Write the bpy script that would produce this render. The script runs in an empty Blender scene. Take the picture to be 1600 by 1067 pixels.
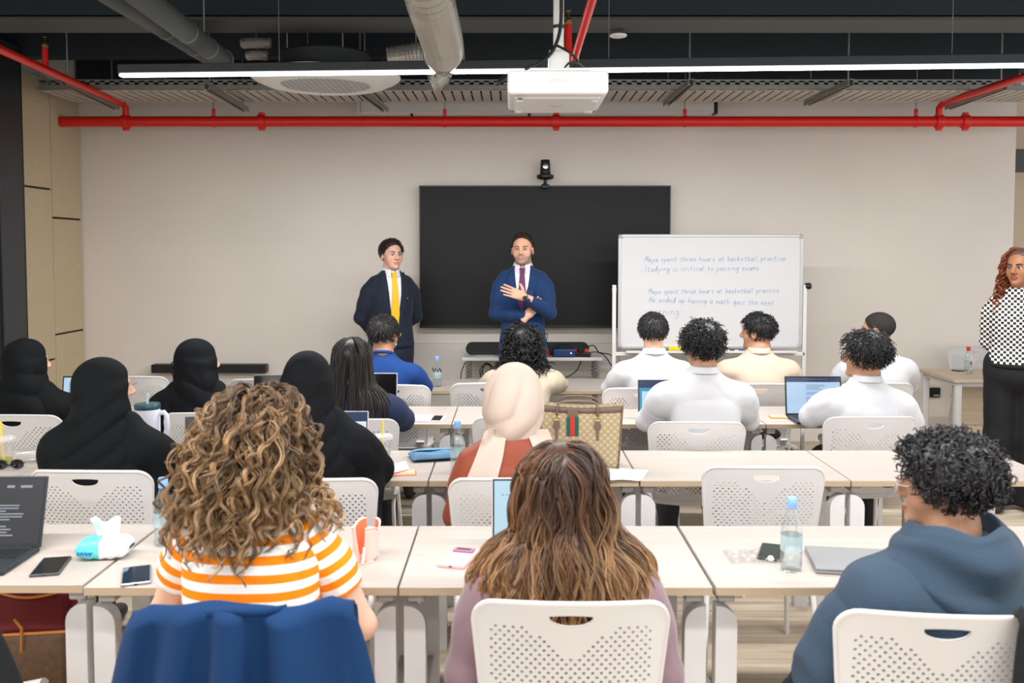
import bpy, bmesh, math, random
import numpy as np
from mathutils import Vector, Matrix, geometry as mgeo

random.seed(7)
RNG = np.random.default_rng(11)
PI = math.pi
scene = bpy.context.scene
COL = scene.collection

# ------------------------------------------------------------------ camera, world, lights, exposure
CAM_Z, FPX, PITCH = 1.69, 1450.0, math.radians(3.0)
CY = 393 + FPX * math.tan(PITCH)
cam_data = bpy.data.cameras.new('camera')
cam_data.sensor_width = 36.0
cam_data.lens = FPX / 1600 * 36.0
cam_data.shift_y = -(533.5 - CY) / 1600
cam_data.dof.use_dof = True
cam_data.dof.focus_distance = 6.3
cam_data.dof.aperture_fstop = 4.5
cam = bpy.data.objects.new('camera', cam_data)
COL.objects.link(cam)
cam.location = (0, 0, CAM_Z)
cam.rotation_euler = (PI / 2 - PITCH, 0, 0)
scene.camera = cam

world = bpy.data.worlds.new('room_ambient')
scene.world = world
world.use_nodes = True
world.node_tree.nodes['Background'].inputs[0].default_value = (1.0, 0.985, 0.965, 1)
world.node_tree.nodes['Background'].inputs[1].default_value = 1.3

LED_ENERGY = 228.0
def area_light(name, loc, size_x, size_y, energy, rotz=0.0, color=(1, 0.99, 0.975)):
    l = bpy.data.lights.new(name, 'AREA')
    l.shape = 'RECTANGLE'; l.size = size_x; l.size_y = size_y
    l.energy = energy; l.color = color
    o = bpy.data.objects.new(name, l); COL.objects.link(o)
    o.location = loc; o.rotation_euler = (0, 0, rotz)
    return o

vs = scene.view_settings
vs.view_transform = 'Standard'; vs.look = 'None'; vs.gamma = 1.0
vs.use_curve_mapping = False
vs.exposure = 0.12

def ray(px, py):
    xc = (px - 800) / FPX; yc = (CY - py) / FPX
    c, s = math.cos(PITCH), math.sin(PITCH)
    return Vector((xc, c + yc * s, -s + yc * c))
def at(px, py, d):
    r = ray(px, py); r = r * (d / r.y)
    return Vector((r.x, r.y, r.z + CAM_Z))
def atz(px, py, z):
    r = ray(px, py); r = r * ((z - CAM_Z) / r.z)
    return Vector((r.x, r.y, z))

# ------------------------------------------------------------------ materials
MATS = {}
def mat(name, color, rough=0.5, metal=0.0, bump=None, var=None, spec=None, trans=0.0, emit=None, sheen=0.0, ior=None, coat=0.0):
    """bump=(scale,strength[,stretch]); var=(scale,amount[,stretch]) -> brightness variation of the base colour"""
    if name in MATS: return MATS[name]
    m = bpy.data.materials.new(name); m.use_nodes = True
    nt = m.node_tree; b = nt.nodes['Principled BSDF']
    b.inputs['Base Color'].default_value = (*color, 1)
    b.inputs['Roughness'].default_value = rough
    b.inputs['Metallic'].default_value = metal
    if spec is not None: b.inputs['Specular IOR Level'].default_value = spec
    if ior: b.inputs['IOR'].default_value = ior
    b.inputs['Transmission Weight'].default_value = trans
    b.inputs['Sheen Weight'].default_value = sheen
    b.inputs['Coat Weight'].default_value = coat
    if emit:
        b.inputs['Emission Color'].default_value = (*emit[0], 1)
        b.inputs['Emission Strength'].default_value = emit[1]
    tc = None
    def coords(stretch):
        nonlocal tc
        if tc is None: tc = nt.nodes.new('ShaderNodeTexCoord')
        mp = nt.nodes.new('ShaderNodeMapping'); mp.inputs['Scale'].default_value = stretch
        nt.links.new(tc.outputs['Object'], mp.inputs['Vector']); return mp.outputs['Vector']
    if var:
        n = nt.nodes.new('ShaderNodeTexNoise'); n.inputs['Scale'].default_value = var[0]; n.inputs['Detail'].default_value = 4
        nt.links.new(coords(var[2] if len(var) > 2 else (1, 1, 1)), n.inputs['Vector'])
        r = nt.nodes.new('ShaderNodeMapRange'); a = var[1]
        r.inputs['From Min'].default_value = 0.3; r.inputs['From Max'].default_value = 0.7
        r.inputs['To Min'].default_value = 1 - a; r.inputs['To Max'].default_value = 1 + a
        nt.links.new(n.outputs['Fac'], r.inputs['Value'])
        mx = nt.nodes.new('ShaderNodeVectorMath'); mx.operation = 'SCALE'
        mx.inputs[0].default_value = color
        nt.links.new(r.outputs['Result'], mx.inputs['Scale'])
        nt.links.new(mx.outputs['Vector'], b.inputs['Base Color'])
    if bump:
        n = nt.nodes.new('ShaderNodeTexNoise'); n.inputs['Scale'].default_value = bump[0]; n.inputs['Detail'].default_value = 5
        nt.links.new(coords(bump[2] if len(bump) > 2 else (1, 1, 1)), n.inputs['Vector'])
        bn = nt.nodes.new('ShaderNodeBump'); bn.inputs['Strength'].default_value = bump[1]; bn.inputs['Distance'].default_value = 0.01
        nt.links.new(n.outputs['Fac'], bn.inputs['Height']); nt.links.new(bn.outputs['Normal'], b.inputs['Normal'])
    MATS[name] = m
    return m

def attr_mat(name, rough=0.6, attr='tint', spec=0.3, sss=0.0, sheen=0.0, bump=None):
    """colour comes from the mesh's own colour attribute"""
    if name in MATS: return MATS[name]
    m = bpy.data.materials.new(name); m.use_nodes = True
    nt = m.node_tree; b = nt.nodes['Principled BSDF']
    a = nt.nodes.new('ShaderNodeAttribute'); a.attribute_name = attr
    nt.links.new(a.outputs['Color'], b.inputs['Base Color'])
    b.inputs['Roughness'].default_value = rough
    b.inputs['Specular IOR Level'].default_value = spec
    b.inputs['Sheen Weight'].default_value = sheen
    if sss:
        b.inputs['Subsurface Weight'].default_value = sss
        b.inputs['Subsurface Radius'].default_value = (0.012, 0.005, 0.003)
        b.inputs['Subsurface Scale'].default_value = 0.5
    if bump:
        n = nt.nodes.new('ShaderNodeTexNoise'); n.inputs['Scale'].default_value = bump[0]; n.inputs['Detail'].default_value = 4
        tcn = nt.nodes.new('ShaderNodeTexCoord'); nt.links.new(tcn.outputs['Object'], n.inputs['Vector'])
        bn = nt.nodes.new('ShaderNodeBump'); bn.inputs['Strength'].default_value = bump[1]; bn.inputs['Distance'].default_value = 0.005
        nt.links.new(n.outputs['Fac'], bn.inputs['Height']); nt.links.new(bn.outputs['Normal'], b.inputs['Normal'])
    MATS[name] = m
    return m

def thin_mat(name, tint=(1, 1, 1), gloss=.10, rough=.03, milk=0.0, milk_col=(.9, .9, .9)):
    """thin clear plastic: mostly see-through, a little gloss, optionally milky"""
    if name in MATS: return MATS[name]
    m = bpy.data.materials.new(name); m.use_nodes = True; nt = m.node_tree; nt.nodes.remove(nt.nodes['Principled BSDF']); out = nt.nodes['Material Output']
    tr = nt.nodes.new('ShaderNodeBsdfTransparent'); tr.inputs[0].default_value = (*tint, 1)
    gl = nt.nodes.new('ShaderNodeBsdfGlossy'); gl.inputs['Roughness'].default_value = rough
    fr = nt.nodes.new('ShaderNodeLayerWeight'); fr.inputs['Blend'].default_value = .25
    mu = nt.nodes.new('ShaderNodeMath'); mu.operation = 'MULTIPLY_ADD'; mu.inputs[1].default_value = .45; mu.inputs[2].default_value = gloss * .5; nt.links.new(fr.outputs['Facing'], mu.inputs[0])
    mx = nt.nodes.new('ShaderNodeMixShader'); nt.links.new(mu.outputs[0], mx.inputs[0]); nt.links.new(tr.outputs[0], mx.inputs[1]); nt.links.new(gl.outputs[0], mx.inputs[2]); last = mx
    if milk:
        df = nt.nodes.new('ShaderNodeBsdfDiffuse'); df.inputs[0].default_value = (*milk_col, 1); m2 = nt.nodes.new('ShaderNodeMixShader'); m2.inputs[0].default_value = milk
        nt.links.new(mx.outputs[0], m2.inputs[1]); nt.links.new(df.outputs[0], m2.inputs[2]); last = m2
    nt.links.new(last.outputs[0], out.inputs[0]); MATS[name] = m; return m

def srgb(r, g, b):
    f = lambda c: (c / 255 / 12.92) if c / 255 <= 0.04045 else ((c / 255 + 0.055) / 1.055) ** 2.4
    return (f(r), f(g), f(b))

# ------------------------------------------------------------------ objects
def tag(o, label=None, cat=None, group=None, kind=None):
    if label: o['label'] = label
    if cat: o['category'] = cat
    if group: o['group'] = group
    if kind: o['kind'] = kind
    return o
def empty(name, loc=(0, 0, 0), rotz=0.0, label=None, cat=None, group=None):
    o = bpy.data.objects.new(name, None); COL.objects.link(o)
    o.empty_display_size = 0.05
    o.location = loc; o.rotation_euler = (0, 0, rotz)
    return tag(o, label, cat, group)
def link(name, me, parent=None, loc=None, rot=None):
    o = bpy.data.objects.new(name, me); COL.objects.link(o)
    if parent is not None: o.parent = parent
    if loc is not None: o.location = loc
    if rot is not None: o.rotation_euler = rot
    return o
def copy_tree(o, parent=None):
    c = o.copy(); COL.objects.link(c); c.parent = parent
    for ch in list(o.children): copy_tree(ch, c)
    return c

class MB:
    """collects shapes into ONE mesh"""
    def __init__(s): s.v = []; s.f = []; s.mi = []; s.cur = 0
    def add(s, vs_, fs_):
        n = len(s.v)
        s.v.extend([tuple(p) for p in vs_])
        s.f.extend([tuple(i + n for i in f) for f in fs_]); s.mi.extend([s.cur] * len(fs_))
        return s
    def box(s, c, size, bevel=0.0, rot=None, seg=2):
        bm = bmesh.new(); bmesh.ops.create_cube(bm, size=1.0)
        for v in bm.verts: v.co = Vector((v.co.x * size[0], v.co.y * size[1], v.co.z * size[2]))
        if bevel > 0:
            bmesh.ops.bevel(bm, geom=bm.edges[:], offset=min(bevel, min(size) * 0.49), segments=seg, profile=0.5, affect='EDGES')
        M = rot.to_4x4() if rot is not None else Matrix()
        bm.verts.ensure_lookup_table(); bm.verts.index_update()
        s.add([(M @ v.co) + Vector(c) for v in bm.verts], [[v.index for v in f.verts] for f in bm.faces])
        bm.free(); return s
    def bar(s, a, b, w, h, bevel=0.0, up=(0, 0, 1)):
        a, b = Vector(a), Vector(b); d = b - a; L = d.length; d.normalize(); u = Vector(up)
        x = d.cross(u)
        if x.length < 1e-4: x = d.cross(Vector((1, 0, 0)))
        x.normalize(); z = x.cross(d)
        R = Matrix((x, d, z)).transposed()
        return s.box((a + b) / 2, (w, L, h), bevel, R)
    def tube(s, pts, r, n=8, cap=True, closed=False, flat=None, up=(0, 0, 1)):
        """tube along points; r scalar or list; flat = second radius factor"""
        P = [Vector(p) for p in pts]; m = len(P)
        R = r if hasattr(r, '__len__') else [r] * m
        vs_, fs_ = [], []
        pu = None
        for i in range(m):
            if closed: t = P[(i + 1) % m] - P[i - 1]
            else: t = P[min(i + 1, m - 1)] - P[max(i - 1, 0)]
            if t.length < 1e-9: t = Vector((0, 0, 1))
            t.normalize()
            if pu is None:
                u = Vector(up) - t * Vector(up).dot(t)
                if u.length < 1e-3: u = Vector((1, 0, 0)) - t * t.x
            else:
                u = pu - t * pu.dot(t)
                if u.length < 1e-6: u = Vector((1, 0, 0))
            u.normalize(); pu = u; w = t.cross(u)
            fl = 1.0 if flat is None else flat
            for k in range(n):
                a = 2 * PI * k / n
                vs_.append(P[i] + (w * math.cos(a) + u * (math.sin(a) * fl)) * R[i])
        for i in range(m if closed else m - 1):
            j = (i + 1) % m
            for k in range(n):
                fs_.append((i * n + k, i * n + (k + 1) % n, j * n + (k + 1) % n, j * n + k))
        if cap and not closed:
            fs_.append(tuple(range(n))[::-1]); fs_.append(tuple(range((m - 1) * n, m * n)))
        return s.add(vs_, fs_)
    def lathe(s, prof, n=20, c=(0, 0, 0), axis='z', cap=True):
        vs_, fs_ = [], []
        for (r, h) in prof:
            for k in range(n):
                a = 2 * PI * k / n
                p = (r * math.cos(a), r * math.sin(a), h)
                if axis == 'y': p = (p[0], p[2], p[1])
                if axis == 'x': p = (p[2], p[0], p[1])
                vs_.append((p[0] + c[0], p[1] + c[1], p[2] + c[2]))
        m = len(prof)
        for i in range(m - 1):
            for k in range(n): fs_.append((i * n + k, i * n + (k + 1) % n, (i + 1) * n + (k + 1) % n, (i + 1) * n + k))
        if cap: fs_.append(tuple(range(n))[::-1]); fs_.append(tuple(range((m - 1) * n, m * n)))
        return s.add(vs_, fs_)
    def prism(s, poly, a, b, bevel=0.0, axis='y'):
        """extrude 2D polygon (x,z) along y from a to b (axis='y'), or (x,y) along z (axis='z')"""
        n = len(poly)
        if axis == 'y': vs_ = [(p[0], a, p[1]) for p in poly] + [(p[0], b, p[1]) for p in poly]
        elif axis == 'z': vs_ = [(p[0], p[1], a) for p in poly] + [(p[0], p[1], b) for p in poly]
        else: vs_ = [(a, p[0], p[1]) for p in poly] + [(b, p[0], p[1]) for p in poly]
        fs_ = [tuple(range(n)), tuple(range(n, 2 * n))[::-1]] + [(i, i + n, (i + 1) % n + n, (i + 1) % n) for i in range(n)]
        return s.add(vs_, fs_)
    def grid(s, fn, nu, nv, closed_u=False):
        vs_ = [fn(i / (nu if closed_u else nu - 1), j / (nv - 1)) for j in range(nv) for i in range(nu)]
        fs_ = []
        for j in range(nv - 1):
            for i in range(nu if closed_u else nu - 1):
                i2 = (i + 1) % nu
                fs_.append((j * nu + i, j * nu + i2, (j + 1) * nu + i2, (j + 1) * nu + i))
        return s.add(vs_, fs_)
    def mesh(s, name, mats, smooth=False, fix=True, angle=40):
        me = bpy.data.meshes.new(name)
        me.from_pydata(s.v, [], s.f)
        for m in (mats if isinstance(mats, (list, tuple)) else [mats]): me.materials.append(m)
        if any(s.mi): me.polygons.foreach_set('material_index', s.mi)
        if fix:
            bm = bmesh.new(); bm.from_mesh(me); bmesh.ops.recalc_face_normals(bm, faces=bm.faces[:]); bm.to_mesh(me); bm.free()
        if smooth:
            me.polygons.foreach_set('use_smooth', [True] * len(me.polygons))
            if angle < 180: me.set_sharp_from_angle(angle=math.radians(angle))
        me.update(); return me
    def build(s, name, mats, parent=None, smooth=False, loc=None, rot=None, angle=40, fix=True):
        return link(name, s.mesh(name, mats, smooth, fix, angle), parent, loc, rot)

def np_mesh(name, V, Q, m, smooth=True, T=None):
    """fast mesh from numpy quads (and triangles)"""
    me = bpy.data.meshes.new(name)
    nq = len(Q); nt_ = 0 if T is None else len(T)
    me.vertices.add(len(V)); me.vertices.foreach_set('co', np.asarray(V, np.float32).ravel())
    me.loops.add(nq * 4 + nt_ * 3)
    li = np.asarray(Q, np.int32).ravel()
    if nt_: li = np.concatenate([li, np.asarray(T, np.int32).ravel()])
    me.loops.foreach_set('vertex_index', li)
    me.polygons.add(nq + nt_)
    st = np.arange(nq) * 4
    if nt_: st = np.concatenate([st, nq * 4 + np.arange(nt_) * 3])
    me.polygons.foreach_set('loop_start', st.astype(np.int32))
    me.update(calc_edges=True)
    if smooth: me.polygons.foreach_set('use_smooth', np.ones(nq + nt_, bool))
    if m is not None: me.materials.append(m)
    me.validate(); me.update()
    return me
def set_tint(me, C):
    a = me.color_attributes.new('tint', 'FLOAT_COLOR', 'POINT')
    C4 = np.ones((len(me.vertices), 4), np.float32); C4[:, :3] = C
    a.data.foreach_set('color', C4.ravel())
# ------------------------------------------------------------------ the room
WALL_Y, WL, WR = 8.2, -3.80, 4.42
TABLE_Z = 0.735
M_wall = mat('painted_plaster', srgb(229, 221, 212), 0.42, var=(1.3, 0.03), bump=(60, 0.04))
M_ceil = mat('dark_ceiling_paint', srgb(28, 44, 50), 0.8)
M_beam = mat('dark_beam_paint', srgb(24, 36, 44), 0.7)
M_soffit_lit = mat('soffit_bounce_grey', srgb(72, 73, 72), 0.7)  # beam underside painted lighter to hold the bounce light from below
M_white = mat('white_metal', srgb(226, 224, 222), 0.35, spec=0.5)
M_galv = mat('galvanised_steel', srgb(150, 150, 146), 0.4, 0.55, var=(20, 0.1))
M_red = mat('red_pipe_paint', srgb(222, 32, 22), 0.35, spec=0.5)
M_black = mat('black_plastic', srgb(22, 23, 25), 0.45)
M_panel = mat('speckled_beige_felt', srgb(206, 189, 157), 0.9, var=(120, 0.12), bump=(160, 0.15))
M_dark = mat('black_column_paint', srgb(14, 17, 22), 0.5)

def struct(o): o['kind'] = 'structure'; return o
def wood_mat(name, c1, c2, scale=(1.2, 22, 22), rough=0.42):
    m = mat(name, c1, rough, spec=0.35)
    nt = m.node_tree; b = nt.nodes['Principled BSDF']
    tc = nt.nodes.new('ShaderNodeTexCoord'); oi = nt.nodes.new('ShaderNodeObjectInfo')
    ad = nt.nodes.new('ShaderNodeVectorMath'); ad.operation = 'ADD'
    cx = nt.nodes.new('ShaderNodeVectorMath'); cx.operation = 'SCALE'; cx.inputs[0].default_value = (17, 5, 9)
    nt.links.new(oi.outputs['Random'], cx.inputs['Scale'])
    nt.links.new(tc.outputs['Object'], ad.inputs[0]); nt.links.new(cx.outputs['Vector'], ad.inputs[1])
    mp = nt.nodes.new('ShaderNodeMapping'); mp.inputs['Scale'].default_value = scale
    nt.links.new(ad.outputs['Vector'], mp.inputs['Vector'])
    n = nt.nodes.new('ShaderNodeTexNoise'); n.inputs['Scale'].default_value = 1.6; n.inputs['Detail'].default_value = 6; n.inputs['Distortion'].default_value = 0.4
    nt.links.new(mp.outputs['Vector'], n.inputs['Vector'])
    cr = nt.nodes.new('ShaderNodeValToRGB'); cr.color_ramp.elements[0].position = 0.3; cr.color_ramp.elements[1].position = 0.72
    cr.color_ramp.elements[0].color = (*c2, 1); cr.color_ramp.elements[1].color = (*c1, 1)
    nt.links.new(n.outputs['Fac'], cr.inputs['Fac']); nt.links.new(cr.outputs['Color'], b.inputs['Base Color'])
    return m
M_floor = wood_mat('pale_oak_plank', srgb(216, 202, 182), srgb(182, 165, 143), (1.2, 18, 18), 0.5)
M_top = wood_mat('pale_maple_laminate', srgb(180, 171, 164), srgb(171, 161, 153), (0.8, 16, 16), 0.4)
M_edge = mat('beige_table_edge', srgb(172, 152, 126), 0.5)

# floor with separate planks
fl = struct(MB().box((0.3, 3.6, -0.03), (12.4, 13.0, 0.04)).build('floor', mat('floor_gap', srgb(96, 84, 70), 0.8)))
plank_me = MB().box((0, 0, 0), (1.396, 0.226, 0.010), 0.0015, seg=1).mesh('plank', M_floor)
ny, nx = 33, 7
for j in range(ny):
    off = [0.0, 0.52, 0.95, 0.27][j % 4]
    for i in range(nx):
        x = -4.9 + off + 1.4 * i; y = 0.95 + 0.23 * j
        if x > 5.2: continue
        link('plank', plank_me, fl, (x, y, -0.005))
# walls
wall_back = struct(MB().box(((WL + WR) / 2, WALL_Y + 0.1, 1.5), (WR - WL, 0.2, 3.0)).build('wall_back', M_wall))
MB().box(((WL + WR) / 2, WALL_Y + 0.05, 3.31), (WR - WL, 0.14, 0.6)).build('upper_band', M_beam, wall_back)
struct(MB().box((WL - 0.12, 2.65, 1.8), (0.2, 11.3, 3.6)).build('wall_left', mat('left_wall_paint', srgb(222, 216, 208), 0.6)))
struct(MB().box((0.3, 3.6, 3.65), (12.4, 13.0, 0.1)).build('ceiling', M_ceil))
# low white wall panel under the screen
p0, p1 = at(643, 537, 8.14), at(966, 537, 8.14)
MB().box(((p0.x + p1.x) / 2, 8.17, p0.z / 2), (p1.x - p0.x, 0.055, p0.z), 0.004).build('dado_panel', mat('off_white_panel', srgb(222, 217, 210), 0.5), wall_back)
# felt panels on the left wall (parts of it)
wl = bpy.data.objects['wall_left']
MB().box((WL - 0.019, 7.35, 1.55), (0.012, 1.72, 3.1)).build('dark_backing', M_dark, wl)
def felt(y0, y1, z0, z1):
    MB().box((WL - 0.005, (y0 + y1) / 2, (z0 + z1) / 2), (0.035, y1 - y0 - 0.014, z1 - z0 - 0.016), 0.004).build('felt_panel', M_panel, wl)
for (y0, y1, zs) in ((7.68, 8.19, (0.02, 1.0, 1.97, 3.05)), (7.1, 7.68, (0.02, 0.80, 2.20, 3.10)), (6.5, 7.1, (0.02, 1.0, 1.97, 3.05))):
    for a, b in zip(zs[:-1], zs[1:]): felt(y0, y1, a, b)
# black column standing before the left wall
c = empty('black_column', (-3.73, 6.78, 0), 0, 'black square column at the left edge beside the felt panels', 'column'); c['kind'] = 'structure'
MB().box((0, 0, 1.6), (0.16, 0.42, 3.2), 0.01).build('shaft', M_dark, c)
MB().box((0.085, 0, 1.6), (0.02, 0.30, 3.2), 0.004).build('cover_strip', mat('column_strip', srgb(40, 44, 50), 0.4), c)
MB().box((0, 0, 0.05), (0.2, 0.46, 0.1), 0.01).build('plinth', M_dark, c)
# beams
def beam(name, y0, y1, z, soffit=True):
    o = MB().box((0.3, (y0 + y1) / 2, (z + 3.6) / 2 + 0.01), (12.2, y1 - y0, 3.6 - z - 0.02)).build(name, M_beam)
    if soffit: MB().box((0.3, (y0 + y1) / 2, z), (12.2, y1 - y0 + 0.01, 0.02), 0.003).build('soffit', M_soffit_lit, o)
    return struct(o)
beam('trim_1', 5.70, 6.03, 3.10)
beam('trim_2', 7.0, 7.12, 3.12, False)
# beyond the right end of the wall
struct(MB().box((5.9, 10.4, 1.8), (3.4, 0.15, 3.6)).build('wall_far', mat('far_room_wall', srgb(196, 176, 152), 0.7)))
struct(MB().box((4.75, 10.0, 1.3), (0.12, 0.5, 2.6), 0.01).build('trim_3', mat('timber_reveal', srgb(176, 142, 104), 0.5, var=(6, 0.1, (1, 1, 8)))))
struct(MB().box((5.4, 9.6, 2.62), (2.2, 0.2, 0.22), 0.01).build('trim_4', mat('dark_header', srgb(70, 68, 64), 0.6)))
# wall power box
pb = at(1459, 613, 8.18)
o = empty('wall_socket', (pb.x, 8.195, pb.z), 0, 'black wall socket box on the wall beside the wooden corner desk', 'socket')
MB().box((0, -0.012, 0), (0.115, 0.024, 0.085), 0.006).build('box', M_black, o)
MB().box((0.02, -0.026, -0.025), (0.05, 0.006, 0.012), 0.002).build('cover', mat('pale_grey_plastic', srgb(170, 170, 170), 0.5), o)

# ------------------------------------------------------------------ ceiling services
def led_strip(p0, p1, label, visible=True):
    p0, p1 = Vector(p0), Vector(p1); d = p1 - p0; L = d.length; rz = math.atan2(d.y, d.x); c = (p0 + p1) / 2
    t = empty('led_strip_light', c, rz, label, 'light', 'linear ceiling lights')
    MB().box((0, 0, 0.035), (L, 0.055, 0.05), 0.004).build('housing', mat('dark_aluminium', srgb(70, 74, 78), 0.4, 0.5), t)
    MB().box((0, 0, 0.0), (L - 0.01, 0.045, 0.016), 0.005).build('diffuser', mat('led_diffuser', (1, 1, 1), 0.5, emit=((0.96, 0.985, 1.0), 7.0)), t)
    n = max(2, int(L // 1.7))
    for i in range(n):
        x = -L / 2 + L * (i + 0.5) / n
        MB().tube([(x, 0, 0.06), (x, 0, 3.6 - c.z)], 0.0022, 5).build('hanger_wire', M_galv, t)
    a = area_light('led_light', (0, 0, -0.016), L, 0.05, LED_ENERGY * L / 8.0)
    a.parent = t
pL, pR = at(187, 118, 5.30), at(1600, 103, 5.02)
dv = (pR - pL).normalized()
led_strip(pL, pL + dv * 5.5, 'long white linear light hanging across the room behind the projector')
for yy, lb in ((2.1, 'long white linear light overhead in front of the projector'), (-1.0, 'long white linear light overhead above the camera')):
    led_strip((-3.4, yy, 2.72), (4.2, yy - 0.3, 2.72), lb)

# red sprinkler main along the wall
t = empty('sprinkler_pipe', (0, 7.85, 0), 0, 'red sprinkler pipe running along the top of the wall', 'pipe')
pz = at(800, 190, 7.85).z
xl, xr = at(97, 190, 7.85).x, at(1640, 190, 7.85).x
MB().tube([(xl, 0, pz), (xr, 0, pz)], 0.044, 16).build('main', M_red, t, True)
MB().lathe([(0.0, 0), (0.046, 0.002), (0.047, 0.03), (0.044, 0.031)], 16, (xl - 0.012, 0, pz), 'x').build('end_cap', M_red, t, True)
def coupling(px):
    x = at(px, 190, 7.85).x; m = MB()
    m.lathe([(0.045, -0.03), (0.056, -0.03), (0.058, -0.01), (0.058, 0.01), (0.056, 0.03), (0.045, 0.03)], 14, (x, 0, pz), 'x')
    m.box((x, 0, pz + 0.062), (0.05, 0.03, 0.028), 0.006); m.box((x, 0, pz - 0.062), (0.05, 0.03, 0.028), 0.006)
    m.tube([(x, -0.02, pz + 0.062), (x, 0.02, pz + 0.062)], 0.009, 6).build('coupling', M_red, t, True)
for px in (409, 869, 1508, 197, 1467): coupling(px)
def pipe_hanger(px, top):
    x = at(px, 190, 7.85).x; m = MB()
    m.lathe([(0.0445, -0.012), (0.0485, -0.012), (0.0485, 0.012), (0.0445, 0.012)], 14, (x, 0, pz), 'x')
    m.box((x, 0, pz + 0.075), (0.03, 0.02, 0.06), 0.006)
    h = m.build('hanger_clamp', M_red, t, True)
    MB().tube([(x, 0, pz + 0.1), (x, 0, top)], 0.005, 6).build('hanger_rod', M_galv, h)
for px in (334, 695, 1070, 1431): pipe_hanger(px, 3.35)
# branch pipes coming towards the viewer
def branch(name, pts, r, label, head=None):
    b = empty(name, pts[-1], 0, label, 'pipe')
    loc = [Vector(p) - Vector(pts[-1]) for p in pts]
    MB().tube(loc, r, 12).build('pipe_run', M_red, b, True, angle=60)
    e = loc[-1]
    MB().lathe([(r, -0.01), (r * 1.3, -0.01), (r * 1.3, 0.05), (r, 0.05)], 12, (e.x, e.y, e.z)).build('elbow_collar', M_red, b, True)
    if head is not None:
        h = Vector(head) - Vector(pts[-1])
        s = MB().tube([h, h + Vector((0, 0, 0.14))], [0.022, 0.018], 10).build('riser', M_red, b, True)
        MB().lathe([(0.012, 0.14), (0.022, 0.15), (0.022, 0.165), (0.008, 0.18), (0.006, 0.21), (0.014, 0.215)], 10, tuple(h)).build('sprinkler_head', mat('brass', srgb(170, 140, 80), 0.35, 0.9), s, True)
    return b
eL = at(197, 165, 7.85); eL2 = Vector((eL.x, 7.85, pz))
fL = at(0, 77, 5.55)
dirL = (fL - Vector((eL.x, 7.80, eL.z + 0.0))).normalized()
branch('sprinkler_branch', [fL + dirL * 0.8, fL, fL.lerp(eL, 0.5), eL + Vector((-0.01, -0.06, 0.012)), eL + Vector((0, -0.01, -0.02)), eL2], 0.026,
       'thin red sprinkler branch pipe at upper left above the felt panels', at(71, 108, 6.35))
eR = at(1467, 165, 7.85); eR2 = Vector((eR.x, 7.85, pz)); fR = at(1600, 120, 6.3)
dirR = (fR - eR).normalized()
branch('sprinkler_branch', [fR + dirR * 1.0, fR, eR + Vector((0.01, -0.06, 0.012)), eR + Vector((0, -0.01, -0.02)), eR2], 0.028,
       'thin red sprinkler branch pipe at upper right above the bare wall')
b1, b2 = at(897, 93, 4.9), at(925, 0, 3.9)
branch('sprinkler_branch', [b2 + (b2 - b1) * 0.4, b2, b1], 0.02, 'thin red sprinkler pipe beside the projector pole', at(888, 80, 5.1))

# perforated cable tray
t = empty('cable_tray', (0, 7.2, 0), 0, 'perforated galvanised cable tray under the ceiling along the wall', 'cable tray')
tz = at(800, 140, 7.15).z; y0, y1 = -0.05, 0.52
x0, x1 = at(60, 140, 7.15).x, at(1660, 140, 7.15).x
m = MB()
n = int((x1 - x0) / 0.075)
for i in range(n):                                   # ribbed tray bottom: slats with open slots between
    xa = x0 + (x1 - x0) * i / n
    m.box((xa + 0.03, (y0 + y1) / 2, tz), (0.060, y1 - y0, 0.006))
m.box(((x0 + x1) / 2, y0 + 0.02, tz), (x1 - x0, 0.04, 0.007)); m.box(((x0 + x1) / 2, y1 - 0.02, tz), (x1 - x0, 0.04, 0.007))
o = m.build('tray_bottom', mat('pale_galvanised', srgb(186, 182, 172), 0.5, 0.2), t); o['kind'] = 'stuff'
m = MB(); zt = tz + 0.075
m.box(((x0 + x1) / 2, y0, tz + 0.018), (x1 - x0, 0.004, 0.036)); m.box(((x0 + x1) / 2, y0, zt - 0.01), (x1 - x0, 0.004, 0.02))
for i in range(n): m.box((x0 + (x1 - x0) * (i + 0.5) / n, y0, tz + 0.05), (0.04, 0.004, 0.032))
m.box(((x0 + x1) / 2, y0 + 0.012, zt), (x1 - x0, 0.026, 0.004))
m.build('front_rail', M_galv, t)
m = MB(); m.box(((x0 + x1) / 2, y1, tz + 0.036), (x1 - x0, 0.004, 0.075)).build('rear_rail', M_galv, t)
# strut channels carrying the tray
def strut(pa, pb, label):
    a, b = at(*pa), at(*pb)
    t = empty('strut_channel', a, 0, label, 'bracket', 'strut channels under the cable tray')
    d = b - a; m = MB()
    m.bar((0, 0, 0.02), d + Vector((0, 0, 0.02)), 0.042, 0.004); m.bar((-0.019, 0, 0), d + Vector((-0.019, 0, 0)), 0.004, 0.04); m.bar((0.019, 0, 0), d + Vector((0.019, 0, 0)), 0.004, 0.04)
    m.build('channel', M_galv, t)
    for s, f in ((0.06, 1), (0.9, 1)):
        p = d * s
        MB().tube([p, (p.x, p.y, 3.6 - a.z)], 0.006, 6).build('threaded_rod', M_galv, t)
        MB().lathe([(0.014, -0.012), (0.014, 0.0)], 6, tuple(p)).build('nut', M_galv, t)
strut((100, 128, 6.6), (183, 168, 7.75), 'grey strut channel under the tray beneath the upper left red pipe')
strut((323, 134, 6.6), (385, 172, 7.75), 'grey strut channel between the red branch pipe and the round diffuser')
strut((560, 140, 6.9), (603, 172, 7.75), 'grey strut channel beside the round ceiling diffuser')
strut((1080, 128, 6.6), (1040, 163, 7.75), 'grey strut channel just right of the projector')
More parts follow.
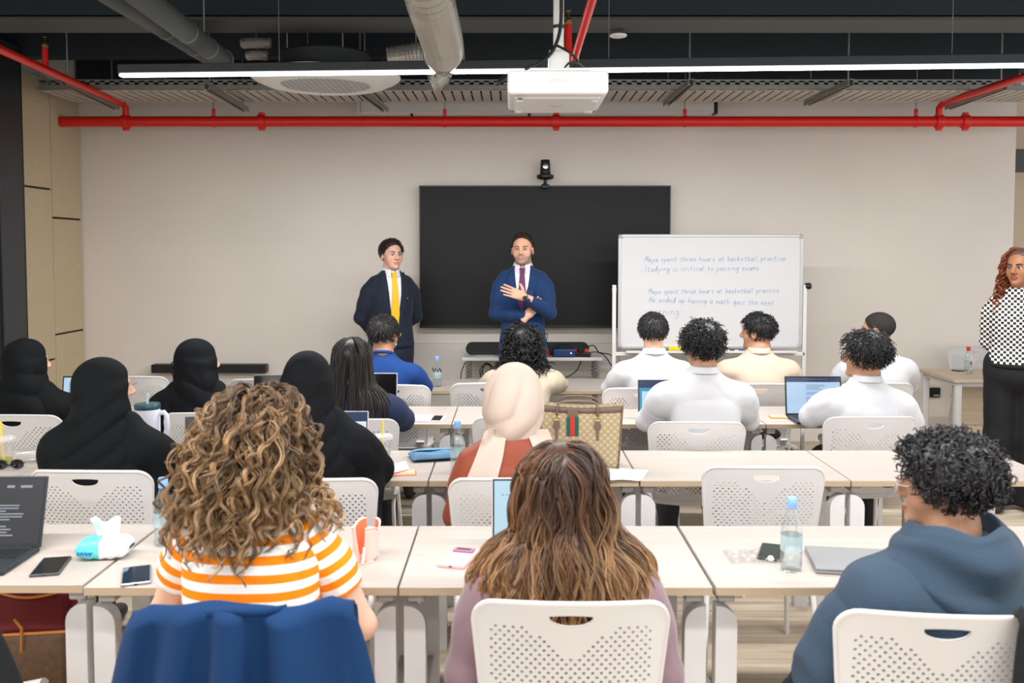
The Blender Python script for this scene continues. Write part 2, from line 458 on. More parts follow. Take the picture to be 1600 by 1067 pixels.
strut((1330, 128, 6.6), (1260, 162, 7.75), 'grey strut channel between projector and upper right red pipe')
strut((1570, 135, 6.7), (1480, 168, 7.75), 'grey strut channel tucked under the upper right red pipe')

# round ceiling diffuser
dc = at(509, 134, 6.35)
t = empty('round_diffuser', dc, 0, 'large round white ceiling diffuser with a mesh centre', 'air vent')
MB().lathe([(0.30, 0.0), (0.33, -0.012), (0.40, 0.0), (0.47, 0.03), (0.50, 0.05), (0.505, 0.06), (0.45, 0.06), (0.31, 0.02)], 48, cap=False).build('flange', mat('vent_white', srgb(230, 228, 224), 0.5), t, True)
m = MB()
for k in range(-8, 9):
    x = k * 0.036; h = math.sqrt(max(0.302 ** 2 - x * x, 0))
    m.box((x, 0, 0.0), (0.006, 2 * h, 0.003)); m.box((0, x, 0.0), (2 * h, 0.006, 0.003))
m.build('mesh_grille', M_white, t)
MB().lathe([(0.305, 0.01), (0.29, 0.06), (0.0, 0.07)], 32, cap=False).build('plenum', M_dark, t, True)
MB().lathe([(0.10, 0.06), (0.30, 0.09), (0.30, 0.20), (0.28, 0.22), (0.0, 0.22)], 32, cap=False).build('plenum_box', mat('dull_steel', srgb(44, 48, 50), 0.6), t, True)
for a in (0.6, 2.2, 3.9, 5.3):
    p = (0.29 * math.cos(a), 0.29 * math.sin(a))
    MB().tube([(p[0], p[1], 0.2), (p[0], p[1], 3.6 - dc.z)], 0.005, 6).build('hanger_rod', M_galv, t)

# silver flexible ducts
M_foil = mat('foil_duct', srgb(170, 166, 158), 0.42, 0.55, bump=(30, 0.25))
def flex(pts, r, label, wrap=0.03, n=14, col=None):
    P = [Vector(p) for p in pts]; base = P[-1]; Q = []
    for i in range(len(P) - 1):                      # Catmull-Rom resample
        p0, p1, p2, p3 = P[max(i - 1, 0)], P[i], P[i + 1], P[min(i + 2, len(P) - 1)]
        L = (p2 - p1).length; k = max(2, int(L / wrap * 2))
        for j in range(k):
            u = j / k
            Q.append(0.5 * ((2 * p1) + (p2 - p0) * u + (2 * p0 - 5 * p1 + 4 * p2 - p3) * u * u + (3 * p1 - p0 - 3 * p2 + p3) * u ** 3))
    Q.append(P[-1])
    t = empty('flexible_duct', base, 0, label, 'duct')
    R = [r * (1.0 if i % 2 else 0.90) for i in range(len(Q))]
    MB().tube([q - base for q in Q], R, 20, up=(1, 0, 0)).build('spiral_sleeve', col or M_foil, t, True, angle=12)
    return t, Q
ta, Q = flex([at(655, -70, 4.0), at(672, 0, 4.25), at(690, 62, 4.9), at(693, 84, 5.2)], 0.112, 'silver spiral duct coming down towards the projector')
MB().lathe([(0.113, -0.05), (0.118, -0.04), (0.118, 0.03), (0.113, 0.04)], 20, cap=True).build('clamp_band', M_galv, ta, True, rot=(math.radians(70), 0, 0))
tb, Q = flex([at(606, 92, 6.0), at(640, 87, 6.0), at(668, 84, 5.95), at(688, 93, 5.9), at(690, 108, 5.88), at(683, 121, 5.85), at(673, 127, 5.85)], 0.075, 'crumpled foil duct bending down beside the round diffuser')
hp = at(650, 84, 6.0) - tb.location; MB().tube([hp, (hp.x, hp.y, 3.6 - tb.location.z)], 0.004, 6).build('hanger_rod', M_galv, tb)

# thick grey insulated pipes at upper left
M_insul = mat('grey_insulation', srgb(72, 77, 75), 0.75, bump=(14, 0.12))
def insul(pa, pb, r, label):
    a, b = at(*pa), at(*pb); t = empty('insulated_pipe', b, 0, label, 'pipe', 'insulated pipes')
    d = a - b
    MB().tube([d * 1.5, d, d * 0.5, (0, 0, 0)], r, 14, up=(1, 0, 0)).build('insulation', M_insul, t, True, angle=60)
    for s in (0.25, 0.55):
        MB().tube([d * s, d * (s + 0.012)], r * 1.04, 14, up=(1, 0, 0)).build('joint_band', mat('band_grey', srgb(120, 124, 124), 0.6), t, True)
    MB().tube([(0, 0, 0), -d.normalized() * 0.02], r * 1.1, 14, up=(1, 0, 0)).build('end_collar', M_galv, t, True)
    MB().tube([d * 0.3, (d.x * 0.3, d.y * 0.3, 3.6 - b.z)], 0.005, 6).build('hanger_rod', M_galv, t)
insul((228, 0, 4.4), (348, 93, 6.0), 0.062, 'grey insulated pipe slanting down at upper left, upper of the two')
insul((175, -8, 4.5), (332, 92, 6.3), 0.058, 'grey insulated pipe slanting down at upper left, lower of the two')
def silencer(px, py, d, w, r, label):
    c = at(px, py, d); t = empty('duct_coupling', c, 0, label, 'duct')
    MB().lathe([(r * 0.8, -w / 2), (r, -w / 2 + 0.01), (r, w / 2 - 0.01), (r * 0.8, w / 2)], 16, axis='x').build('sleeve', mat('grey_jacket', srgb(150, 146, 140), 0.6), t, True)
    for s in (-1, 1): MB().lathe([(r, -0.01), (r * 1.06, -0.01), (r * 1.06, 0.01), (r, 0.01)], 16, (s * w * 0.38, 0, 0), 'x').build('band', M_galv, t, True)
    MB().tube([(0, 0, r), (0, 0, 3.6 - c.z)], 0.004, 6).build('hanger_rod', M_galv, t)
silencer(400, 67, 6.3, 0.20, 0.036, 'pale jacketed duct coupling left of the foil duct, upper one')
silencer(402, 86, 6.4, 0.15, 0.034, 'dull jacketed duct coupling left of the foil duct, lower one')
MB().lathe([(0, 0.0), (0.05, 0.0), (0.055, 0.006), (0.055, 0.012), (0, 0.012)], 20, cap=False).build('smoke_detector', M_white, loc=at(966, 57.5, 5.95) + Vector((0, 0, 0.0)))
tag(bpy.data.objects['smoke_detector'], 'small white round detector under the grey beam', 'detector')
# ------------------------------------------------------------------ tables
ROWS = {1: (2.60, 3.19), 2: (3.83, 4.42), 3: (5.11, 5.69), 4: (6.35, 6.94)}
W_T = 0.9
M_leg = mat('white_table_leg', srgb(208, 206, 206), 0.38)
M_rail = mat('grey_table_rail', srgb(170, 164, 160), 0.45)
def table_proto(W, D):
    t = empty('training_table')
    bm_ = MB(); bm_.box((0, 0, TABLE_Z - 0.0125), (W - 0.006, D, 0.025), 0.002, seg=1)
    top = bm_.build('table_top', M_top, t)
    MB().box((0, -D / 2 + 0.0005, TABLE_Z - 0.0135), (W - 0.008, 0.003, 0.0225)).build('front_edge_band', M_edge, top)
    for s in (-1, 1):
        for fy in (-D / 2 + 0.06, D / 2 - 0.06):
            pts = []; w = 0.062; xo = s * (W / 2 - 0.012); H = 0.665; r = 0.055
            # outer side straight, inner top corner rounded
            pts = [(xo, 0.0), (xo, H)] + [(xo - s * (w - r + r * math.sin(a)), H - r + r * math.cos(a)) for a in [k * PI / 2 / 6 for k in range(7)]] + [(xo - s * w, 0.0)]
            MB().prism(pts, fy - 0.024, fy + 0.024).build('leg', M_leg, t)
        MB().box((s * (W / 2 - 0.045), 0, 0.69), (0.05, D - 0.10, 0.04), 0.006).build('leg_bracket', M_rail, t)
        MB().box((s * (W / 2 - 0.045), 0, 0.30), (0.028, D - 0.16, 0.022), 0.004).build('side_stretcher', M_rail, t)
    MB().box((0, 0.02, 0.685), (W - 0.12, 0.06, 0.05), 0.006).build('under_rail', M_rail, t)
    return t
TB = table_proto(W_T, 0.59)
first = [True]
def place_table(x, row, label, y_off=0.0, rz=0.0):
    y = (ROWS[row][0] + ROWS[row][1]) / 2 + y_off
    if first[0]: o = TB; first[0] = False
    else: o = copy_tree(TB)
    o.location = (x, y, 0); o.rotation_euler = (0, 0, rz)
    return tag(o, label, 'table', 'pale maple training tables in rows')
r1 = -0.325
place_table(r1 - 1.5 * W_T - 0.005, 1, 'maple table in nearest row carrying the dark-screen laptop', 0.02)
place_table(r1 - 0.5 * W_T, 1, 'maple table in nearest row in front of the curly-haired striped-shirt student')
place_table(r1 + 0.5 * W_T, 1, 'maple table in nearest row in front of the long-haired mauve-top student')
place_table(r1 + 1.5 * W_T + 0.004, 1, 'maple table in nearest row with a water bottle and grey closed laptop')
place_table(r1 + 2.5 * W_T + 0.006, 1, 'maple table in nearest row at the right edge beyond the hooded student')
r2 = -0.35; W2 = 0.883
for k, lb in ((-3, 'second-row table at the left edge with iced drink and sunglasses'), (-2, 'second-row table with the white tumbler in front of a black headscarf'), (-1, 'second-row table with the blue sleeve and yellow-straw cup'),
              (0, 'second-row table carrying the patterned tote bag'), (1, 'second-row table with the empty white chair before it'), (2, 'second-row table at the right behind the curly-haired hooded student')):
    o = place_table(r2 + (k + 0.5) * W2, 2, lb); o.scale = (W2 / W_T, 1, 1)
r3 = -0.335; W3 = 0.872
for k, lb in ((-3, 'third-row table at the left in front of the leftmost black headscarf'), (-2, 'third-row table in front of the black headscarf facing the low soundbar'), (-1, 'third-row table with white papers beside the straight-haired student'),
              (0, 'third-row table behind the patterned tote bag'), (1, 'third-row table in front of the curly-haired white-shirt student'), (2, 'third-row table with the bright laptop and orange phone')):
    o = place_table(r3 + (k + 0.5) * W3, 3, lb); o.scale = (W3 / W_T, 1, 1)
for k, lb in ((0, 'front-row table furthest left behind the white tumbler'), (1, 'front-row table in front of the low black soundbar'), (2, 'front-row table with a water bottle beside the royal blue shirt'),
              (3, 'front-row table before the speaker in the blue suit'), (4, 'front-row table below the whiteboard'), (5, 'front-row table furthest right before the shaved-head student')):
    place_table(-2.75 + (k + 0.5) * W_T, 4, lb)

# ------------------------------------------------------------------ perforated chair
M_chair = mat('white_chair_plastic', srgb(202, 199, 198), 0.42, spec=0.4)
M_chleg = mat('white_chair_tube', srgb(220, 218, 216), 0.3)
CH_W, CH_H, CH_Z0 = 0.47, 0.40, 0.455
def back_pt(x, s, off=0.0):
    """x across, s up along the backrest (0..CH_H) -> 3D; off = towards the rear"""
    u = s / CH_H
    y = -0.205 - 0.085 * u ** 1.3 + 0.055 * (x / 0.235) ** 2 * (0.6 + 0.4 * u) - off
    return (x, y, CH_Z0 + s * 0.995 + 0.012 * (1 - (x / 0.235) ** 2) * u)
def backrest_mesh():
    loops = []
    ht, hb, rt, rb = CH_W / 2, CH_W / 2 - 0.028, 0.05, 0.03
    out = []
    def arc(cx, cy, r, a0, a1, n=7):
        return [(cx + r * math.cos(a0 + (a1 - a0) * k / (n - 1)), cy + r * math.sin(a0 + (a1 - a0) * k / (n - 1))) for k in range(n)]
    def side(a, b, n): return [(a[0] + (b[0] - a[0]) * k / n, a[1] + (b[1] - a[1]) * k / n) for k in range(1, n)]
    br = arc(hb - rb, rb, rb, -PI / 2, 0); tr = arc(ht - rt, CH_H - rt, rt, 0, PI / 2)
    tl = [(-x, y) for x, y in tr[::-1]]; bl = [(-x, y) for x, y in br[::-1]]
    out = br + side(br[-1], tr[0], 12) + tr + side(tr[-1], tl[0], 14) + tl + side(tl[-1], bl[0], 12) + bl + side(bl[-1], br[0], 12)
    loops.append(out)
    # half-moon hand slot
    hy = CH_H - 0.032; hw = 0.052
    slot = [(hw * math.cos(a), hy - 0.026 * math.sin(a) ** 0.8) for a in [PI * k / 14 for k in range(15)]]
    slot += [(-hw * 0.5, hy + 0.002), (0, hy + 0.0025), (hw * 0.5, hy + 0.002)]
    loops.append(slot)
    dx, dy, r = 0.0212, 0.0118, 0.0042
    ny_ = int(CH_H / dy)
    holes = 0
    for j in range(2, ny_):
        s = 0.018 + j * dy
        if s > CH_H - 0.058: break
        w = hb + (ht - hb) * s / CH_H - 0.030
        for i in range(-14, 15):
            x = i * dx + (dx / 2 if j % 2 else 0)
            if abs(x) > w: continue
            if s > 0.262 + max(0, abs(x) - 0.012) * 0.85 - 0.0: continue      # solid V under the slot
            loops.append([(x + r * 1.08 * math.cos(k * PI / 3), s + r * 0.92 * math.sin(k * PI / 3)) for k in range(6)]); holes += 1
    V, E = [], []
    for lp in loops:
        n0 = len(V); V += [Vector(p) for p in lp]; E += [(n0 + k, n0 + (k + 1) % len(lp)) for k in range(len(lp))]
    nb = len(V)
    # a few free points so that the solid areas bend smoothly
    for i in range(-9, 10):
        for s in (0.012, CH_H - 0.012, CH_H - 0.05, CH_H - 0.075, CH_H - 0.10):
            x = i * 0.0235
            if abs(x) > 0.195 or (abs(x) < 0.062 and CH_H - 0.07 < s < CH_H - 0.02): continue
            if s < 0.3 + 0.0 and s > 0.02: continue
            if s == CH_H - 0.075 and abs(x) > 0.05 or s == CH_H - 0.10 and abs(x) > 0.03: continue
            V.append(Vector((x, s)))
    vo, eo, fo, ov, oe, of = mgeo.delaunay_2d_cdt(V, E, [], 1, 1e-6)
    hl = loops[1:]
    hc = np.array([np.mean(np.array(l), 0) for l in hl[1:]])
    tris = []
    for f in fo:
        c = sum((vo[i] for i in f), Vector((0, 0))) / len(f)
        if np.min(np.hypot(hc[:, 0] - c.x, hc[:, 1] - c.y)) < r * 0.8: continue
        t_ = (c.x / hw)
        if abs(t_) < 1 and c.y < hy + 0.0022 and c.y > hy - 0.026 * (max(0, 1 - t_ * t_)) ** 0.4: continue
        tris.append(tuple(f))
    n = len(vo); th = 0.0075
    vs_ = [back_pt(v.x, v.y) for v in vo] + [back_pt(v.x, v.y, th) for v in vo]
    cnt = {}
    for f in tris:
        for k in range(3):
            a, b = f[k], f[(k + 1) % 3]; cnt[(a, b)] = 1
    fs_ = list(tris) + [tuple(i + n for i in f[::-1]) for f in tris]
    for (a, b) in cnt:
        if (b, a) not in cnt: fs_.append((b, a, a + n, b + n))
    m = MB(); m.add(vs_, fs_)
    # rounded rim
    m.tube([back_pt(x, s, th / 2) for x, s in out], 0.0062, 6, closed=True)
    return m.mesh('backrest', M_chair, True, angle=35)
def chair_proto():
    t = empty('perforated_chair')
    link('backrest', backrest_mesh(), t)
    def seat(u, v):
        a = (u - 0.5) * 2; b = v
        w = 0.225 - 0.02 * b
        x = a * w; y = -0.20 + 0.44 * b
        z = 0.452 + 0.018 * a * a - 0.022 * math.sin(b * PI) + (0.0 if b < 0.8 else -0.05 * ((b - 0.8) / 0.2) ** 2)
        return (x, y, z)
    m = MB(); m.grid(seat, 15, 15); m.grid(lambda u, v: (lambda p: (p[0] * 0.98, p[1], p[2] - 0.022))(seat(u, v)), 15, 15)
    N = 225
    for i in range(14):
        for a, b in ((i, i + 1), (210 + i, 211 + i), (i * 15, i * 15 + 15), (i * 15 + 14, i * 15 + 29)): m.f.append((a, b, b + N, a + N)); m.mi.append(0)
    m.build('seat', M_chair, t, True, angle=50)
    for s in (-1, 1):
        x = s * 0.205
        MB().tube([(x * 1.12, -0.27, 0), (x * 1.04, -0.22, 0.25), (x, -0.19, 0.405), (x, -0.165, 0.425), (x, -0.13, 0.43), (x, 0.12, 0.43)], 0.0105, 8).build('leg', M_chleg, t, True)
        MB().tube([(x * 1.12, 0.23, 0), (x * 1.04, 0.19, 0.25), (x, 0.165, 0.405), (x, 0.145, 0.425), (x, 0.11, 0.43)], 0.0105, 8).build('leg', M_chleg, t, True)
        MB().bar((s * 0.15, -0.12, 0.43), (s * 0.17, -0.215, 0.50), 0.05, 0.014, 0.004).build('back_bracket', M_chair, t)
    MB().tube([(-0.205, 0.02, 0.428), (0.205, 0.02, 0.428)], 0.009, 8).build('cross_bar', M_chleg, t, True)
    return t
CP = chair_proto(); chair_used = [False]
def place_chair(px, py, label, rz=0.0, z=0.868):
    p = atz(px, py, z)
    o = CP if not chair_used[0] else copy_tree(CP); chair_used[0] = True
    back = Matrix.Rotation(rz, 3, 'Z') @ Vector((0, -0.29, 0))
    o.location = (p.x - back.x, p.y - back.y, 0); o.rotation_euler = (0, 0, rz)
    return tag(o, label, 'chair', 'white perforated chairs')
CHAIR = {}
for key, px, py, rz, lb in (
    ('mauve', 893, 941, -0.02, 'white perforated chair under the long-haired student in mauve, whole back in view'),
    ('hood', 1483, 961, -0.10, 'white perforated chair under the student in the blue-grey hoodie'),
    ('stripe', 385, 962, 0.06, 'white perforated chair draped with a navy jacket'),
    ('hij2', 131, 735, -0.03, 'white perforated chair behind the black headscarf student near the tissue pack'),
    ('hij4', 484, 748, 0.03, 'white perforated chair half hidden by the curly-haired student'),
    ('rust', 802, 747, 0.02, 'white perforated chair behind the cream headscarf and rust blouse'),
    ('free2', 1199, 729, -0.02, 'empty white perforated chair pushed up to the second-row table'),
    ('hij1', 16, 648, -0.03, 'white perforated chair behind the leftmost black headscarf'),
    ('hij3', 322, 645, 0.0, 'white perforated chair partly behind curly hair, right of the white tumbler'),
    ('long', 546, 655, 0.06, 'white perforated chair behind the straight-haired student in navy'),
    ('free3', 812, 652, 0.0, 'empty white perforated chair hidden behind the cream headscarf'),
    ('wcurl', 1092, 659, -0.03, 'white perforated chair behind the curly-haired student in white shirt'),
    ('wglas', 1367, 651, 0.02, 'white perforated chair behind the white-shirt student wearing glasses'),
    ('free4a', 202, 588, 0.05, 'empty white perforated chair behind the white tumbler in the front row'),
    ('free4b', 412, 592, 0.0, 'empty white perforated chair behind the open dark laptop in the front row'),
    ('blue', 611, 601, -0.04, 'white perforated chair behind the student in royal blue'),
    ('cream', 763, 598, 0.08, 'white perforated chair in the front row beside the cream shirt'),
    ('wshirt', 1004, 606, -0.03, 'white perforated chair behind the short-haired white shirt below the whiteboard'),
    ('beige', 1190, 599, 0.0, 'white perforated chair behind the beige shirt student'),
    ('shave', 1374, 598, 0.0, 'white perforated chair behind the shaved-head student'),
    ):
    CHAIR[key] = place_chair(px, py, lb, rz)
# the teacher's chair faces the camera
o = copy_tree(CP); o.location = (4.08, 7.75, 0); o.rotation_euler = (0, 0, PI + 0.05)
o.location = (at(1520, 545, 8.0).x, 7.72, 0); tag(o, 'white perforated chair behind the wooden corner desk', 'chair', 'white perforated chairs')

# ------------------------------------------------------------------ corner desk at right
M_oak = wood_mat('grey_oak_laminate', srgb(206, 188, 164), srgb(190, 170, 146), (0.9, 16, 16), 0.45)
t = empty('corner_desk', (3.31, 6.90, 0), 0, 'wooden desk with white legs by the standing woman', 'desk')
MB().box((0.7, 0.32, TABLE_Z - 0.0125), (1.4, 0.64, 0.025), 0.002).build('desk_top', M_oak, t)
for x in (0.05, 1.35):
    for y in (0.05, 0.59): MB().box((x, y, 0.355), (0.05, 0.05, 0.71), 0.012).build('leg', M_leg, t)
    MB().box((x, 0.32, 0.69), (0.03, 0.5, 0.035), 0.004).build('side_rail', M_leg, t)
MB().box((0.70, 0.05, 0.69), (1.25, 0.03, 0.035), 0.004).build('front_rail', M_leg, t)
MB().box((0.74, 0.36, 0.50), (1.16, 0.018, 0.33), 0.002).build('modesty_panel', M_oak, t)
MB().box((0.74, 0.34, 0.20), (1.16, 0.018, 0.24), 0.002).build('lower_panel', M_oak, t)

# ------------------------------------------------------------------ television, camera, whiteboard
a, b = at(655, 290, 8.10), at(1046, 512, 8.10)
t = empty('television', ((a.x + b.x) / 2, 8.1, (a.z + b.z) / 2), 0, 'huge dark flat-screen television on the wall', 'television')
w, h = b.x - a.x, a.z - b.z
MB().box((0, 0.045, 0), (w - 0.02, 0.06, h - 0.02), 0.01).build('rear_case', M_black, t)
m = MB(); e = 0.012
m.box((0, 0, h / 2 - e / 2), (w, 0.03, e), 0.002); m.box((0, 0, -h / 2 + e), (w, 0.03, 2 * e), 0.002)
m.box((-w / 2 + e / 2, 0, 0), (e, 0.03, h), 0.002); m.box((w / 2 - e / 2, 0, 0), (e, 0.03, h), 0.002)
m.build('bezel', mat('bezel_black', srgb(28, 30, 32), 0.35), t)
MB().box((0, 0.004, 0.006), (w - 0.02, 0.02, h - 0.03)).build('screen', mat('switched_off_screen', srgb(15, 17, 19), 0.5, spec=0.3), t)
MB().box((0, 0.086, -0.1), (0.8, 0.018, 0.5), 0.004).build('wall_bracket', M_black, t)
ctop = at(852, 290, 8.06)
t = empty('conference_camera', (ctop.x, 8.07, ctop.z), 0, 'black cylindrical conference camera on top of the television', 'camera')
MB().lathe([(0.035, 0.004), (0.035, 0.010), (0.016, 0.016), (0.014, 0.05), (0.06, 0.058), (0.074, 0.068), (0.074, 0.09), (0.055, 0.098)], 24).build('foot', M_black, t, True)
MB().lathe([(0.042, 0.098), (0.046, 0.102), (0.040, 0.215), (0.036, 0.222)], 24).build('head', M_black, t, True)
MB().lathe([(0.024, 0.0), (0.024, 0.008), (0.018, 0.009), (0.0, 0.006)], 16, (0, -0.05, 0.165), 'y').build('lens', mat('lens_glass', (0.01, 0.01, 0.012), 0.05), t, True)
MB().box((0, -0.02, -0.01), (0.06, 0.05, 0.03), 0.005).build('clamp', M_black, t)

BD = 7.45
a, b = at(966, 366, BD), at(1252, 544, BD)
wbx, wbz = (a.x + b.x) / 2, (a.z + b.z) / 2; w, h = b.x - a.x, a.z - b.z
t = empty('whiteboard', (wbx, BD, 0), 0, 'white mobile whiteboard with blue handwriting on a wheeled stand', 'whiteboard')
bd = MB().box((0, 0, wbz), (w - 0.02, 0.018, h - 0.02), 0.002).build('writing_surface', mat('whiteboard_enamel', srgb(216, 216, 218), 0.22, spec=0.5), t)
fr = mat('aluminium_frame', srgb(196, 197, 198), 0.35, 0.4)
m = MB(); e = 0.024
for (cx, cz, sx, sz) in ((0, h / 2 - e / 2, w - 0.06, e), (0, -h / 2 + e / 2, w - 0.06, e), (-w / 2 + e / 2, 0, e, h - 0.06), (w / 2 - e / 2, 0, e, h - 0.06)):
    m.box((cx, 0, wbz + cz), (sx, 0.032, sz), 0.004)
m.build('frame', fr, t)
for sx in (-1, 1):
    for sz in (-1, 1): MB().box((sx * (w / 2 - 0.02), 0, wbz + sz * (h / 2 - 0.02)), (0.04, 0.036, 0.04), 0.016, seg=4).build('corner_cap', mat('grey_corner', srgb(176, 178, 180), 0.5), t)
pzt = at(1258, 445, BD).z
for s, px in ((-1, 959.5), (1, 1257)):
    x = at(px, 480, BD).x - wbx
    MB().box((x, 0, pzt / 2), (0.032, 0.03, pzt), 0.006).build('post', M_white, t)
    MB().box((x, 0, 0.06), (0.04, 0.55, 0.03), 0.008).build('foot', M_white, t)
    for yy in (-0.25, 0.25): MB().lathe([(0.0, -0.011), (0.026, -0.011), (0.028, 0), (0.026, 0.011), (0, 0.011)], 14, (x, yy, 0.028), 'x', cap=False).build('caster', M_black, t, True)
    MB().tube([(x - 0.02, -0.0, pzt - 0.04), (x + 0.02, 0, pzt - 0.04)], 0.012, 10).build('pivot', M_galv, t, True)
xk = at(1262, 450, BD).x - wbx
MB().lathe([(0, -0.02), (0.022, -0.02), (0.026, -0.012), (0.026, 0.02), (0.02, 0.026), (0, 0.026)], 14, (xk, -0.0, pzt - 0.01), 'x', cap=False).build('clamp_knob', M_black, t, True)
MB().box((0, -0.0, wbz - h / 2 - 0.045), (w + 0.05, 0.03, 0.03), 0.004).build('cross_rail', M_white, t)
trz = wbz - h / 2 - 0.028
m = MB(); m.box((0, -0.05, trz), (w * 0.92, 0.08, 0.006), 0.002); m.box((0, -0.088, trz + 0.008), (w * 0.92, 0.005, 0.018), 0.002)
m.build('pen_tray', M_white, t)
er = at(1054, 541, BD - 0.05)
o = empty('board_eraser', (er.x, BD - 0.05, trz + 0.004), 0, 'yellow board eraser lying on the whiteboard tray', 'eraser')
MB().box((0, 0, 0.026), (0.10, 0.045, 0.03), 0.006).build('grip', mat('yellow_plastic', srgb(238, 212, 10), 0.4), o)
MB().box((0, 0, 0.006), (0.104, 0.048, 0.012), 0.003).build('felt_pad', M_black, o)
for px, c_, nm in ((1136, (0.02, 0.02, 0.03), 'black'), (1150, (0.02, 0.05, 0.4), 'blue')):
    q = at(px, 541, BD - 0.05)
    o = empty('marker_pen', (q.x, BD - 0.05, trz + 0.012), 0, '%s marker pen lying on the whiteboard tray' % nm, 'marker', 'board markers')
    MB().lathe([(0.0, -0.06), (0.008, -0.06), (0.009, 0.02), (0.0, 0.02)], 10, axis='x', cap=False).build('barrel', M_white, o, True)
    MB().lathe([(0.0095, 0.02), (0.0095, 0.058), (0.007, 0.062), (0.0, 0.062)], 10, axis='x', cap=False).build('cap', mat('marker_' + nm, c_, 0.4), o, True)

# handwriting: a single-stroke alphabet written as thin ribbons of ink
STROKES = {
 'a': [[(.8, .9), (.5, 1), (.15, .8), (.1, .35), (.35, 0), (.65, .15), (.82, .9), (.8, .2), (1, 0)]],
 'b': [[(.15, 1.9), (.12, 0)], [(.14, .6), (.5, 1), (.85, .7), (.75, .1), (.4, 0), (.13, .2)]],
 'c': [[(.85, .8), (.5, 1), (.12, .6), (.3, .05), (.85, .15)]],
 'd': [[(.8, .8), (.45, 1), (.1, .5), (.35, 0), (.78, .3), (.88, 1.9), (.8, .2), (1, 0)]],
 'e': [[(.1, .5), (.8, .62), (.55, 1), (.15, .75), (.2, .1), (.55, 0), (.9, .2)]],
 'f': [[(.85, 1.7), (.55, 1.9), (.4, 1.3), (.4, -.2)], [(.1, .95), (.75, 1)]],
 'g': [[(.8, .85), (.45, 1), (.1, .55), (.4, .05), (.8, .5), (.82, .9), (.75, -.7), (.3, -.9), (.1, -.5)]],
 'h': [[(.12, 1.9), (.1, 0)], [(.12, .5), (.5, 1), (.75, .75), (.8, 0)]],
 'i': [[(.3, 1), (.3, .1), (.5, 0)], [(.32, 1.45), (.36, 1.5)]],
 'k': [[(.12, 1.9), (.1, 0)], [(.75, 1), (.15, .45), (.8, 0)]],
 'l': [[(.3, 1.9), (.26, .15), (.5, 0)]],
 'm': [[(.05, 1), (.08, 0)], [(.08, .6), (.35, 1), (.5, .7), (.5, 0)], [(.5, .6), (.75, 1), (.95, .7), (.98, 0)]],
 'n': [[(.1, 1), (.1, 0)], [(.1, .5), (.5, 1), (.78, .7), (.82, 0)]],
 'o': [[(.5, 1), (.12, .6), (.3, .03), (.7, .1), (.85, .65), (.5, 1)]],
 'p': [[(.12, 1), (.1, -.9)], [(.12, .6), (.5, 1), (.85, .65), (.55, .05), (.12, .15)]],
 'q': [[(.8, .85), (.45, 1), (.1, .55), (.4, .02), (.78, .5), (.82, .95), (.8, -.9), (1, -.6)]],
 'r': [[(.12, 1), (.12, 0)], [(.12, .5), (.4, .95), (.8, .9)]],
 's': [[(.8, .85), (.45, 1), (.2, .75), (.7, .4), (.65, .05), (.12, .1)]],
 't': [[(.4, 1.6), (.38, .15), (.7, 0)], [(.1, 1.05), (.75, 1.08)]],
 'u': [[(.12, 1), (.15, .2), (.45, 0), (.75, .3), (.8, 1), (.85, 0)]],
 'v': [[(.1, 1), (.45, 0), (.85, 1)]],
 'x': [[(.1, 1), (.85, 0)], [(.8, 1), (.1, 0)]],
 'y': [[(.1, 1), (.4, .15)], [(.85, 1), (.3, -.85), (.1, -.8)]],
 'z': [[(.12, .95), (.8, 1), (.12, 0), (.85, .05)]],
 'M': [[(.05, 0), (.2, 1.9), (.55, .7), (.9, 1.9), (1.05, 0)]],
 'S': [[(.85, 1.6), (.5, 1.9), (.15, 1.5), (.75, .7), (.6, .05), (.05, .2)]],
 'H': [[(.1, 1.9), (.1, 0)], [(.85, 1.9), (.82, 0)], [(.1, .95), (.85, 1)]],
 '.': [[(.2, 0), (.28, .06)]], ',': [[(.3, .1), (.2, -.35)]]}
def spline2(pts, n=4):
    out = []
    for i in range(len(pts) - 1):
        p0, p1, p2, p3 = pts[max(i - 1, 0)], pts[i], pts[i + 1], pts[min(i + 2, len(pts) - 1)]
        for j in range(n):
            u = j / n
            out.append(tuple(0.5 * (2 * p1[k] + (p2[k] - p0[k]) * u + (2 * p0[k] - 5 * p1[k] + 4 * p2[k] - p3[k]) * u * u + (3 * p1[k] - p0[k] - 3 * p2[k] + p3[k]) * u ** 3) for k in (0, 1)))
    return out + [pts[-1]]
INK = mat('blue_marker_ink', srgb(128, 166, 208), 0.6)
